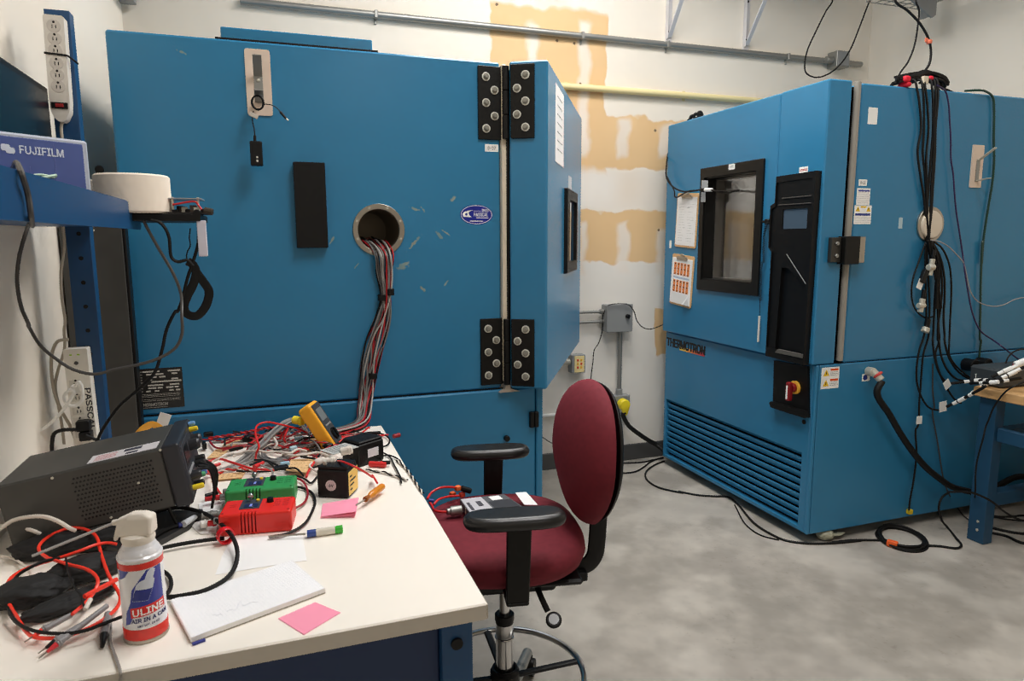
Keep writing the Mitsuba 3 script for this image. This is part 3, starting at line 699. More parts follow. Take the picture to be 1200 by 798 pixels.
N2 = (2.3396,2.4334,1.4203,1.4992)
n2 = side_label('caution_notice', N2, 'white caution notice with two amber triangles and a blue band')
w2, h2 = N2[1] - N2[0], N2[3] - N2[2]
def tri(cx, cz, s, y, axis='y'):
    return prism([(cx - s, cz - s * .8), (cx + s, cz - s * .8), (cx, cz + s * .95)], .0004, (0, y, 0), **YF)
for fx in (.2, .82):
    part(n2, 'triangle', tri(N2[0] + w2 * fx, N2[2] + h2 * .80, w2 * .13, Y2 + .0022), M_AMBER)
    part(n2, 'symbol', box(N2[0] + w2 * fx - .0012, N2[0] + w2 * fx + .0012, Y2 + .0012, Y2 + .0018, N2[2] + h2 * .76, N2[2] + h2 * .85, 0), M_INK)
part(n2, 'band', box(N2[0] + w2 * .06, N2[1] - w2 * .06, Y2 + .0018, Y2 + .0022, N2[2] + h2 * .45, N2[2] + h2 * .57, 0), col(40, 56, 130))
part(n2, 'heading', box(N2[0] + w2 * .36, N2[0] + w2 * .68, Y2 + .0018, Y2 + .0022, N2[2] + h2 * .87, N2[2] + h2 * .96, 0), M_AMBER)
part(n2, 'print', lines_y(N2[0] + .006, N2[1] - .006, [N2[2] + h2 * t for t in (.10, .20, .30, .38)], Y2 + .0022, .0015, seed=12), col(184, 184, 190))
side_label('tape_strip', (2.5924,2.6141,1.4018,1.4498), 'pale vertical strip of tape', m=col(168, 194, 206))
W1 = (2.2164,2.3142,0.7129,0.8074)
w1 = side_label('warning_label', W1, 'white double warning label with amber triangles and orange bars', y=Y2)
ww, wh = W1[1] - W1[0], W1[3] - W1[2]
for f in (.26, .74):
    part(w1, 'triangle', tri(W1[0] + ww * .27, W1[2] + wh * f, ww * .17, Y2 - .0008), M_AMBER)
    part(w1, 'symbol', box(W1[0] + ww * .27 - .0016, W1[0] + ww * .27 + .0016, Y2 - .0017, Y2 - .0012, W1[2] + wh * (f - .06), W1[2] + wh * (f + .06), 0), M_INK)
    part(w1, 'bar', box(W1[0] + ww * .50, W1[1] - ww * .06, Y2 - .0012, Y2 - .0008, W1[2] + wh * (f + .09), W1[2] + wh * (f + .19), 0), M_ORANGE)
    part(w1, 'print', lines_y(W1[0] + ww * .50, W1[1] - ww * .06, [W1[2] + wh * (f + t) for t in (.03, -.04, -.11)], Y2 - .0008, .0022, seed=14), col(150, 150, 150))
W2 = (2.4449,2.4894,0.7310,0.7644)
w2k = side_label('gland_label', W2, 'small white label beside the cable gland', y=Y2)
part(w2k, 'symbol', cyl((W2[0] + (W2[1] - W2[0]) * .4, Y2 - .0008, (W2[2] + W2[3]) / 2), (W2[0] + (W2[1] - W2[0]) * .4, Y2 - .0012, (W2[2] + W2[3]) / 2), (W2[3] - W2[2]) * .38, 18, b=.0001), col(30, 50, 130))
# side port with its plug
SPR = (2.6885,2.8572,1.3416,1.4980)
sc_, sr_ = ((SPR[0] + SPR[1]) / 2, (SPR[2] + SPR[3]) / 2), (SPR[3] - SPR[2]) / 2
sp = part(C2, 'port_ring', ring((sc_[0], Y2 + .003, sc_[1]), (0, -1, 0), sr_ * .80, sr_, .010, 48), M_STEEL)
part(sp, 'port_plug', lathe([(0, 0), (sr_ * .79, 0), (sr_ * .79, .012), (sr_ * .74, .018), (0, .020)], (sc_[0], Y2 + .0028, sc_[1]), (0, -1, 0), 40), col(214, 204, 188, rough=.6), label='cream foam plug')
HP2 = [(2.9896,2.3000,1.7735),(3.0587,2.3000,1.7748),(3.0646,2.3000,1.5859),(2.9958,2.3000,1.5860)]
hp = (min(HP2[0][0], HP2[3][0]) * .5 + max(HP2[0][0], HP2[3][0]) * .5, (HP2[1][0] + HP2[2][0]) / 2, HP2[3][2], HP2[0][2])
h2k = part(C2, 'hook_plate', plate_y(hp, Y2 + .003, .006, .004), M_BEIGE, label='beige plate with a steel double hook')
hw = hp[1] - hp[0]
part(h2k, 'bracket', box(hp[0] + hw * .38, hp[0] + hw * .64, Y2 - .008, Y2 - .0032, hp[2] + (hp[3] - hp[2]) * .14, hp[2] + (hp[3] - hp[2]) * .66, .001), M_GALV)
for t, l, a in ((.64, .085, .58), (.16, .060, .12)):
    part(h2k, 'arm', put(box(0, l, 0, hw * .26, -.002, .002, .001), (hp[0] + hw * .38, Y2 - .0082, hp[2] + (hp[3] - hp[2]) * t), (0, -math.cos(a), math.sin(a)), (1, 0, 0)), M_ZINC)
gq = (2.4802,2.2900,0.7647)
gk = part(C2, 'cable_gland', cat(cyl((gq[0] - .006, Y2, gq[2] + .012), (gq[0] - .006, Y2 - .035, gq[2] + .012), .020, 16), cyl((gq[0] - .006, Y2 - .025, gq[2] + .018), (gq[0] + .012, Y2 - .06, gq[2] - .02), .017, 16)), M_ZINC)
part(gk, 'ring_red', torus((gq[0] + .006, Y2 - .046, gq[2] + .002), unit((.018, -.035, -.038)), .0165, .006, 24, 8), col(204, 72, 66), label='orange-red gland ring')

# ---------------------------------------------------------------- on the walls
k = thing('conduit', 'long galvanised conduit running across the top of the back wall', 'conduit')
part(k, 'pipe', cyl((XL + .5, YB - .020, 2.472), (3.66, YB - .020, 2.472), .0165, 16, b=.001), M_GALV)
for x in ((2.2200,3.6200,2.4677)[0], (3.0740,3.6200,2.4694)[0], .55, (1.6787,3.6200,2.4666)[0]):
    part(k, 'clip', cat(box(x - .008, x + .008, YB - .040, YB - .001, 2.453, 2.491, .002), box(x - .006, x + .006, YB - .008, YB - .001, 2.43, 2.456, .002)), M_GALV)
k = thing('yellow_pipe', 'pale yellow pipe along the back wall between the two chambers', 'pipe')
part(k, 'pipe', cyl((.6, YB - .024, 2.198), (3.70, YB - .024, 2.198), .0175, 18, b=.001), col(222, 208, 156, rough=.4))
for x in ((1.5890,3.6200,2.1925)[0], 2.35, 3.2):
    part(k, 'saddle', box(x - .01, x + .01, YB - .007, YB - .0005, 2.170, 2.226, .002), col(214, 200, 150))
JB = (3.3996,3.4999,2.4277,2.5241)
k = thing('junction_box', 'small gray junction box at the right end of the long conduit', 'junction box')
part(k, 'body', box(JB[0], JB[1], YB - .085, YB - .001, JB[2], JB[3], .003), M_GALV)
part(k, 'cover', box(JB[0] + .006, JB[1] - .006, YB - .089, YB - .0852, JB[2] + .006, JB[3] - .006, .002), M_GRAYBOX)
part(k, 'stub', cyl((JB[0] - .05, YB - .045, 2.472), (JB[0], YB - .045, 2.472), .022, 14), M_GALV)
G1 = [(2.2141,3.6200,2.7135),(2.7511,3.6200,2.7694),(2.2194,3.6200,2.4849),(2.7534,3.6200,2.4864),(2.3488,3.6200,2.7275),(2.9585,3.6200,2.7910)]
M_BRK = col(206, 204, 206, rough=.45, metallic=.2)
SZ, SD = 2.97, .36
k = thing('wall_shelf', 'high wall shelf on two pale metal brackets above the conduit', 'shelf')
part(k, 'board', box(G1[0][0] - .10, G1[1][0] + .12, YB - .40, YB - .002, SZ, SZ + .025, .003), M_LABELW)
for i in (0, 1):
    x = G1[i][0] + .02
    zb = G1[2 + i][2]
    b = part(k, 'bracket', cat(box(x - .019, x + .019, YB - .010, YB - .0006, zb, SZ, .001), box(x - .019, x - .016, YB - .030, YB - .008, zb + .02, SZ, .0008), box(x - .019, x + .019, YB - SD, YB - .002, SZ - .012, SZ - .0005, .001)), M_BRK)
    part(b, 'brace', put(box(0, np.hypot(SZ - zb - .05, SD - .05), -.013, .013, -.004, .004, .001), (x, YB - .016, zb + .03), (0, -(SD - .05), SZ - zb - .05), (1, 0, 0)), M_BRK)
    for z in (zb + .06, zb + .28):
        part(b, 'screw', cyl((x, YB - .0105, z), (x, YB - .015, z), .007, 10), M_BLACKMETAL)
k = thing('wall_box', 'gray metal box on the left wall in the top left corner', 'box')
WBX = [(-0.5000,3.0289,2.2474),(-0.5000,3.4589,2.3506),(-0.5000,3.1755,2.2692)]
part(k, 'body', box(XL + .001, XL + .065, 3.22, 3.62, 2.405, 2.62, .003), M_GRAYBOX)
# lower boxes on the back wall
JB2 = (1.8453,1.9984,0.8273,0.9740)
k = thing('control_box', 'gray square metal box on the back wall between the two chambers', 'electrical box')
part(k, 'body', box(JB2[0] - .012, JB2[1], YB - .075, YB - .001, JB2[2] - .006, JB2[3] + .006, .003), M_GRAYBOX)
part(k, 'lid', box(JB2[0] - .014, JB2[1] + .002, YB - .080, YB - .0752, JB2[2] - .008, JB2[3] + .008, .002), M_GRAYBOX)
part(k, 'knob', cyl((JB2[1] - .035, YB - .0802, (JB2[2] + JB2[3]) / 2 + .01), (JB2[1] - .035, YB - .098, (JB2[2] + JB2[3]) / 2 + .01), .013, 18), M_BLACK)
for z in (JB2[2] + (JB2[3] - JB2[2]) * .76, JB2[2] + (JB2[3] - JB2[2]) * .36):
    part(k, 'conduit', cyl((1.2, YB - .03, z), (JB2[0] - .01, YB - .03, z), .009, 12), M_GALV)
    part(k, 'connector', cyl((JB2[0] - .04, YB - .03, z), (JB2[0] - .012, YB - .03, z), .014, 12), M_GALV)
cx_ = (1.9460,3.6000,0.6517)[0]
cz_ = (1.9446,3.6000,0.4523)[2]
k = thing('conduit', 'short gray conduit dropping from the control box to the yellow plug', 'conduit')
part(k, 'pipe', cyl((cx_, YB - .03, cz_), (cx_, YB - .03, JB2[2] - .006), .013, 14), M_GALV)
part(k, 'fitting', cat(cyl((cx_, YB - .03, cz_ - .03), (cx_, YB - .03, cz_ + .012), .02, 14), box(cx_ - .05, cx_ + .06, YB - .06, YB - .001, cz_ - .075, cz_ - .025, .004)), M_GRAYBOX)
k = thing('power_plug', 'yellow power plug with a thick black cord behind the maroon chair', 'plug')
pq = (1.9474,3.5700,0.3793)
part(k, 'shell', cat(cyl((pq[0], YB - .062, pq[2]), (pq[0], YB - .11, pq[2]), .034, 24), hull(cyl((pq[0], YB - .10, pq[2]), (pq[0], YB - .112, pq[2]), .03, 20), cyl((pq[0] + .006, YB - .09, pq[2] - .05), (pq[0] + .006, YB - .10, pq[2] - .05), .017, 16))), col(236, 214, 40, rough=.4))
part(k, 'cord', tube([(pq[0] + .006, YB - .095, pq[2] - .045), *[(1.9419,3.5500,0.3225),(1.9783,3.5500,0.2503),(2.0500,3.5500,0.1899),(2.1226,3.5500,0.1394),(2.1775,3.5500,0.1065)], (2.2020,3.5000,0.0805)], .0135, 10), M_RUBBER)
k = thing('outlet_box', 'small wall outlet box with a yellow cover plate beside the ajar door', 'outlet')
OB = (1.6336,1.7028,0.5905,0.6872)
part(k, 'body', box(OB[0] - .015, OB[1] + .002, YB - .06, YB - .001, OB[2] - .004, OB[3] + .006, .003), M_GRAYBOX)
ck = part(k, 'cover_plate', box(OB[0], OB[1] - .006, YB - .0625, YB - .0602, OB[2], OB[3], .001), col(226, 206, 148), label='pale yellow cover plate')
for i in (0, 1):
    for j in (0, 1, 2):
        part(ck, 'socket', box(OB[0] + (OB[1] - OB[0]) * (.30 + .32 * i) - .006, OB[0] + (OB[1] - OB[0]) * (.30 + .32 * i) + .006, YB - .0645, YB - .0626, OB[2] + (OB[3] - OB[2]) * (.30 + .22 * j) - .006, OB[2] + (OB[3] - OB[2]) * (.30 + .22 * j) + .006, .0006), col(*((206, 64, 44) if (i + j) % 2 == 0 else (222, 170, 40))))
oq = (1.5824,3.5800,0.6520)
part(k, 'connector', cat(cyl((oq[0] - .02, YB - .03, oq[2] - .005), (OB[0] - .015, YB - .03, oq[2]), .017, 14), ball((oq[0], YB - .034, oq[2]), .018)), M_ZINC)
k = thing('surface_raceway', 'thin pale raceway low on the back wall behind the chair', 'raceway')
rz = (1.4735,3.6200,0.3356)
part(k, 'channel', box(.98, 1.80, YB - .022, YB - .0006, rz[2] - .007, rz[2] + .007, .003), M_LABELW)
for lab, pts, r in (
        ('thin black wire looping from the control box to the right chamber', [(1.8285,3.5500,0.9798), *[(1.8561,3.5500,0.9869),(1.9628,3.5500,0.9791),(1.9977,3.5500,0.9435),(2.0221,3.5500,0.8815),(2.0576,3.5500,0.8441),(2.1044,3.5500,0.8286)], (2.1532,3.5500,0.8366), (2.1810,3.5000,0.8643)], .0028),
        ('thin black wire hanging from the control box behind the chair', [(1.8486,3.6000,0.9747),(1.8217,3.6000,0.9150),(1.8209,3.6000,0.8337),(1.7964,3.6000,0.7532),(1.7691,3.6000,0.7138),(1.7612,3.6000,0.6424),(1.7492,3.6000,0.5400),(1.7478,3.6000,0.4831),(1.7404,3.6000,0.3742)], .0026),
        ('thin black wire low on the back wall left of the chair back', [(1.3668,3.6200,0.2411),(1.4476,3.6200,0.2097),(1.4885,3.6200,0.1794),(1.5435,3.6200,0.1514),(1.6410,3.6200,0.1345)], .0026)):
    solo('wall_wire', lab, 'wire', tube(pts, r, 6), M_RUBBER)

# ---------------------------------------------------------------- overhead, top right
k = thing('cable_tray', 'wire basket cable tray hanging high in the top right corner', 'cable tray')
tz = 2.68
xs = (3.24, 3.62)
wires = [cyl((x, 1.2, tz), (x, 3.20, tz), .003, 8) for x in np.linspace(xs[0], xs[1], 7)] + [cyl((x, 1.2, tz + .10), (x, 3.20, tz + .10), .003, 8) for x in xs]
wires += [tube([(xs[0], y, tz + .1), (xs[0], y, tz), (xs[1], y, tz), (xs[1], y, tz + .1)], .0025, 6, curve=False) for y in np.arange(1.20, 3.21, .05)]
part(k, 'mesh', cat(wires), M_GALV)
for y in (1.5, 2.6):
    part(k, 'hanger', cyl(((xs[0] + xs[1]) / 2, y, tz + .0), ((xs[0] + xs[1]) / 2, y, ZC), .004, 8), M_GALV)
k = thing('support_bracket', 'gray metal bracket plate hanging beside the cable tray in the top right corner', 'bracket')
BK = [(3.3500,2.9995,2.6393),(3.3500,2.8420,2.5905),(3.3500,2.8358,2.5254),(3.3500,2.8536,2.5051),(3.3500,3.0223,2.6552)]
part(k, 'plate', prism([(3.345, 2.652), (3.520, 2.568), (3.545, 2.585), (3.545, ZC - .001), (3.345, ZC - .001)], .012, (0, 3.02, 0), **YF), M_GRAYBOX)
part(k, 'flange', box(3.532, 3.546, 3.0205, 3.10, 2.585, ZC - .001, .002), M_GRAYBOX)
solo('hanging_cable', 'black cable hanging in a loop in front of the junction box', 'cable', tube([(3.10, 3.30, 2.95), (3.0, 3.36, 2.78), *[(3.1874,3.4000,2.7466),(3.1448,3.4000,2.6809),(3.0792,3.4000,2.5618),(3.0264,3.4000,2.4543),(3.0115,3.4000,2.3808),(3.0220,3.4000,2.3297),(3.0713,3.4000,2.3072),(3.1328,3.4000,2.3105),(3.2133,3.4000,2.3437),(3.2791,3.4000,2.3961),(3.3425,3.4000,2.4804),(3.4019,3.4000,2.6121),(3.4604,3.4000,2.7541)], (3.52, 3.40, 2.86), (3.20, 3.3, 2.98)], .0042, 7), M_RUBBER)
k = thing('hanging_cable', 'black cable dropping from the tray to the chamber top with an orange tag', 'cable')
part(k, 'cord', tube([(3.13, 2.5, 2.72), *[(2.6426,2.4500,2.3952),(2.7213,2.4500,2.3569),(2.7974,2.4500,2.3102),(2.8558,2.4500,2.2498),(2.8751,2.4500,2.1998),(2.8727,2.4500,2.1477),(2.8427,2.4500,2.0897)], (3.02, 2.42, 2.015)], .0052, 8), M_RUBBER)
tg = (2.8601,2.4500,2.2391)
part(k, 'tag', cat(lathe([(0, 0), (.011, 0), (.013, .010), (.010, .017), (0, .017)], (tg[0], tg[1], tg[2] - .008), (0, 0, 1), 12), box(tg[0] - .026, tg[0] - .006, tg[1] - .003, tg[1] + .003, tg[2] - .004, tg[2] + .016, .002)), col(226, 120, 90), label='orange tag')
solo('hanging_cable', 'thinner black cable dropping from the tray to the left side of the red-tied bundle', 'cable', tube([(3.18, 2.6, 2.72), *[(2.7950,2.4800,2.4204),(2.8181,2.4800,2.3791),(2.8179,2.4800,2.3059),(2.8063,2.4800,2.2238),(2.7776,2.4800,2.1548),(2.7289,2.4800,2.0806)], (2.79, 2.45, 2.012)], .004, 7), M_RUBBER)

# ---------------------------------------------------------------- bundle over the right chamber
q = random.Random(11)
k = thing('cable_bundle', 'bundle of black cables tied with red straps on top of the right chamber', 'cable bundle')
bq = [(2.5415,2.3600,2.0194),(2.6313,2.3600,2.0432),(2.6994,2.3600,2.0530),(2.7797,2.3600,2.0536),(2.8224,2.3600,2.0362)]
for i in range(14):
    z0 = 2.003 + .008 * (i % 4)
    y0 = 2.305 + .012 * (i // 4)
    pts = [(V(*p)[0] + q.uniform(-.015, .015), y0 + q.uniform(-.006, .006), z0 + (.034 * math.sin(math.pi * j / 4)) + q.uniform(0, .012)) for j, p in enumerate(bq)]
    part(k, 'cable', tube(pts, .0055, 7, 6), M_RUBBER)
for p, w in (((2.5739,2.3000,2.0265), .017), ((2.5838,2.2900,2.0057), .013), ((2.7067,2.3000,2.0386), .013)):
    part(k, 'strap', rbox(p[0] - w, p[0] + w, 2.288, 2.345, p[2] - w * .75, p[2] + w * .75, .009), col(214, 24, 50, rough=.6), label='red strap')
pz = (2.6686,2.2900,2.0268)
part(k, 'cable_tag', rbox(pz[0] - .014, pz[0] + .014, 2.284, 2.30, pz[2] - .016, pz[2] + .016, .003), col(206, 196, 176))
SIDE = Y2 - .006
drops = [
    [(0, 0), [(2.6604,2.2850,1.8282),(2.6511,2.2850,1.7351),(2.6770,2.2850,1.6350),(2.7103,2.2850,1.5335),(2.7359,2.2850,1.4227),(2.7515,2.2850,1.3478),(2.7786,2.2850,1.2720)]],
    [(0, 0), [(2.6806,2.2880,1.8296),(2.6857,2.2880,1.7223),(2.7083,2.2880,1.6361),(2.7286,2.2880,1.5192),(2.7446,2.2880,1.4228),(2.7613,2.2880,1.3478),(2.7901,2.2880,1.2489)]],
    [(0, 0), [(2.7002,2.2830,1.8298),(2.7012,2.2830,1.7079),(2.7148,2.2830,1.6140),(2.7281,2.2830,1.4968),(2.7460,2.2830,1.3928),(2.7590,2.2830,1.3327),(2.7891,2.2830,1.2491)]],
    [(0, 0), [(2.7304,2.2860,1.8317),(2.7321,2.2860,1.6875),(2.7329,2.2860,1.5927),(2.7374,2.2860,1.4822),(2.7517,2.2860,1.3929),(2.7684,2.2860,1.3176),(2.8011,2.2860,1.2488)]],
    [(0, 0), [(2.7314,2.2810,1.8310),(2.7399,2.2810,1.7235),(2.7428,2.2810,1.5852),(2.7496,2.2810,1.4821),(2.7548,2.2810,1.3928),(2.7574,2.2810,1.3252),(2.7991,2.2810,1.2490)]],
    [(0, 0), [(2.7369,2.2790,1.8310),(2.7463,2.2790,1.7163),(2.7503,2.2790,1.5779),(2.7540,2.2790,1.4672),(2.7511,2.2790,1.3778),(2.7612,2.2790,1.3252),(2.8049,2.2790,1.2490)]]]
tops = [(2.6109,2.2880,2.0002),(2.6444,2.2880,1.9605),(2.6594,2.2880,1.9999),(2.6987,2.2880,1.9990),(2.7167,2.2880,2.0143),(2.7322,2.2880,2.0083)]
for i, (_, d) in enumerate(drops):
    top = [(tops[i][0] - .02, 2.33, 2.022), (tops[i][0], 2.296, 2.024 + .003 * i), (tops[i][0] + .004, 2.282, 1.99)]
    solo('port_drop_cable', 'black cable falling from the red-tied bundle to the foam-plugged port', 'cable', tube(top + d, .0048, 7, 6), M_RUBBER, group='black cables from the chamber top to the plugged port')
falls = [
    ('black cable from the plugged port curving right to the bench corner', [(2.7364,2.2720,1.3513),(2.7619,2.2720,1.3085),(2.7899,2.2720,1.2467),(2.8063,2.2720,1.1782),(2.8098,2.2720,1.0969),(2.8151,2.2720,1.0085),(2.8195,2.2720,0.9192)] + [(2.8073,2.2620,0.9040),(2.8270,2.2620,0.8271),(2.8610,2.2620,0.7539),(2.9069,2.2620,0.7066),(2.9493,2.2620,0.6923)], .0046),
    ('second black cable sweeping from the plugged port to the bench corner', [(2.7422,2.2700,1.3513),(2.7810,2.2700,1.3022),(2.8141,2.2700,1.2340),(2.8286,2.2700,1.1466),(2.8320,2.2700,1.0460),(2.8468,2.2700,0.9565),(2.8579,2.2700,0.8983)] + [(2.8308,2.2620,0.8377),(2.8603,2.2620,0.7594),(2.9221,2.2620,0.6721),(2.9817,2.2620,0.6114),(3.0218,2.2620,0.5923)], .0044),
    ('third black cable sweeping from the plugged port to the bench corner', [(2.7484,2.2680,1.3482),(2.7967,2.2680,1.2898),(2.8281,2.2680,1.2153),(2.8446,2.2680,1.1338),(2.8448,2.2680,1.0457),(2.8392,2.2680,0.9634),(2.8468,2.2680,0.8992)] + [(2.8347,2.2550,0.9035),(2.8576,2.2550,0.8318),(2.9023,2.2550,0.7634),(2.9674,2.2550,0.7147),(3.0294,2.2550,0.6991)], .0046),
    ('fourth black cable sweeping from the plugged port to the bench corner', [(2.7542,2.2660,1.3482),(2.8124,2.2660,1.2774),(2.8481,2.2660,1.1901),(2.8619,2.2660,1.0957),(2.8657,2.2660,1.0070),(2.8834,2.2660,0.9168)] + [(2.8711,2.2550,0.9016),(2.9017,2.2550,0.8292),(2.9537,2.2550,0.7655),(3.0189,2.2550,0.7222),(3.0823,2.2550,0.7009)], .0046),
    ('black cable hanging furthest right of those from the plugged port', [(2.7600,2.2640,1.3482),(2.8181,2.2640,1.3143),(2.8685,2.2640,1.2458),(2.8905,2.2640,1.1705),(2.9013,2.2640,1.0820),(2.9062,2.2640,0.9928),(2.9128,2.2640,0.8963)] + [(2.9030,2.2550,0.8782),(2.9069,2.2550,0.8344),(2.9435,2.2550,0.7882),(3.0092,2.2550,0.7396),(3.0661,2.2550,0.7076)], .0040),
    ('black cable hanging from the plugged port to a white tag low on the chamber side', [(2.7391,2.2760,1.3330),(2.7544,2.2760,1.2348),(2.7742,2.2760,1.1352),(2.7884,2.2760,1.0470),(2.7918,2.2760,0.9583)] + [(2.7969,2.2760,0.9242),(2.7743,2.2760,0.8389),(2.7727,2.2760,0.7573),(2.7741,2.2760,0.6805),(2.7749,2.2760,0.6086),(2.7802,2.2760,0.5414),(2.7764,2.2760,0.4971)] + [(2.7673,2.2760,0.4884),(2.7849,2.2760,0.3636),(2.7797,2.2760,0.2294),(2.7687,2.2760,0.1470),(2.7676,2.2760,0.0945)], .0042),
    ('black cable hanging from the plugged port that turns right to the lowest white tag', [(2.7292,2.2740,1.3270),(2.7424,2.2740,1.2104),(2.7606,2.2740,1.0858),(2.7735,2.2740,0.9720),(2.7603,2.2740,0.9029)] + [(2.7473,2.2740,0.8678),(2.7379,2.2740,0.7926),(2.7470,2.2740,0.7103),(2.7882,2.2740,0.6301),(2.8410,2.2740,0.5812),(2.9055,2.2740,0.5644)], .0042),
    ('black cable in a small loop left of the plugged port', [(2.7374,2.2820,1.3391),(2.7058,2.2820,1.2538),(2.6810,2.2820,1.1805),(2.6794,2.2820,1.1188),(2.6979,2.2820,1.0622),(2.7400,2.2820,1.0199),(2.7839,2.2820,1.0024),(2.8215,2.2820,1.0072)], .0036),
]
for lab, pts, r in falls:
    solo('falling_cable', lab, 'cable', tube(pts, r, 7, 6), M_RUBBER)
for i in range(6):
    a = .34 + .1 * i
    pts = [V(*p) + V(.004 * i - .008, -.012 - .003 * (i % 3), 0) for p in [(2.7244,2.2720,1.3483),(2.7527,2.2720,1.3025),(2.7844,2.2720,1.2221),(2.8004,2.2720,1.1347),(2.8132,2.2720,1.0465)]]
    pts = [p + V(q.uniform(-.012, .012), 0, 0) for p in pts]
    solo('short_cable', 'short black cable bunched under the foam-plugged port', 'cable', tube(pts, .0042, 7, 6), M_RUBBER, group='short black cables bunched under the plugged port')
for lab, p, s in (('steel connector hanging just under the plugged port', (2.7337,2.2450,1.2332), (.016, .036)), ('steel connector with a clear strain relief beside the bunched cables', (2.7012,2.2500,1.0650), (.018, .030)), ('small brass double connector hanging below the bunched cables', (2.7445,2.2550,0.9536), (.024, .010))):
    k = thing('cable_connector', lab, 'connector')
    part(k, 'shell', cat(cyl((p[0], p[1], p[2] - s[1]), (p[0] + .01, p[1], p[2] + s[1]), s[0] * .7, 14), cyl((p[0] - s[0], p[1] - .003, p[2]), (p[0] + s[0], p[1] - .003, p[2]), s[1] * .4, 12)), M_ZINC)
    part(k, 'boot', cyl((p[0] + .01, p[1], p[2] + s[1]), (p[0] + .015, p[1], p[2] + s[1] + .04), s[0] * .5, 10), M_BLACK)
k = thing('cable_connector', 'black connector with a white tag left of the bunched cables', 'connector')
p = (2.7056,2.2500,1.1939)
part(k, 'shell', put(rbox(-.013, .013, -.010, .010, -.03, .03, .004), p, (.92, 0, -.38), (0, 1, 0)), M_BLACK)
p = (2.6890,2.2500,1.1594)
part(k, 'tag', put(box(-.016, .016, -.0006, .0006, -.022, .022, 0), p, (.92, 0, -.38), (0, 1, 0)), M_LABELW)
solo('gray_wire', 'thin gray wire arcing from the plugged port out to the right', 'wire', tube([(2.7450,2.2620,1.3501),(2.7953,2.2620,1.3450),(2.8569,2.2620,1.3201),(2.9126,2.2620,1.2825),(2.9556,2.2620,1.2477),(2.9859,2.2620,1.1811),(3.0160,2.2620,1.1168),(3.0614,2.2620,1.0738),(3.1179,2.2620,1.0525),(3.1825,2.2620,1.0437),(3.2459,2.2620,1.0500),(3.3079,2.2620,1.0710),(3.3727,2.2620,1.0782),(3.4404,2.2620,1.0714),(3.5209,2.2620,1.0520)], .0026, 6), col(150, 150, 156))
solo('purple_cable', 'dark purple cable hanging over the right chamber and on to the bench', 'cable', tube([(tops[5][0] + .03, 2.32, 2.012), *[(2.7311,2.2830,2.0072),(2.7781,2.2830,1.9891),(2.8040,2.2830,1.9410),(2.8197,2.2830,1.8702),(2.8345,2.2830,1.7986),(2.8481,2.2830,1.7043),(2.8676,2.2830,1.6460),(2.8859,2.2830,1.5647),(2.9066,2.2830,1.4824),(2.9369,2.2830,1.3915),(2.9749,2.2830,1.2759)]] + [(2.9471,2.2500,1.2263),(2.9817,2.2500,1.1249),(3.0266,2.2500,1.0150),(3.0861,2.2500,0.9349),(3.1789,2.2500,0.8843)] + [(3.1602,2.2000,0.8666),(3.2189,2.2000,0.8329),(3.2741,2.2000,0.8018),(3.3265,2.2000,0.7732)], .0034, 7), col(44, 34, 78, rough=.4))
gpts = [(3.0434,2.2900,2.0004),(3.0781,2.2900,1.9806),(3.0926,2.2900,1.9299),(3.1069,2.2900,1.8116),(3.1246,2.2900,1.6993),(3.1252,2.2900,1.6003),(3.1137,2.2900,1.4848),(3.1042,2.2900,1.3527),(3.1080,2.2900,1.2427)]
solo('green_cable', 'dark green cable running over the edge of the right chamber and straight down', 'cable', tube([(2.9397,2.3193,2.0060), (2.9917,2.2875,2.0060), *gpts, *[(3.0920,2.2850,1.3436),(3.1019,2.2850,1.2031),(3.1200,2.2850,1.0340),(3.1403,2.2850,0.8815)], *[(3.1443,2.2850,0.8833),(3.1433,2.2850,0.8327),(3.1453,2.2850,0.7305)]], .0048, 7), col(24, 58, 48, rough=.4))
tags = [('white tag on the cables left of the bench corner, upper', (2.8866,2.2350,0.6980), .019, .6), ('white tag low on the chamber side, left of the bench leg', (2.8734,2.2350,0.5948), .022, .1),
        ('gray-white tag on the cable hanging lowest on the chamber side', (2.7666,2.2620,0.5339), .017, 0.), ('white tag standing up from the connectors on the bench corner', (2.9679,2.1500,0.7429), .019, .3)]
for lab, p, s, a in tags:
    solo('cable_tag', lab, 'tag', put(box(-s, s, -.0007, .0007, -s * 1.1, s * 1.1, 0), p, (math.cos(a), 0, math.sin(a)), (0, 1, 0)), M_LABELW)
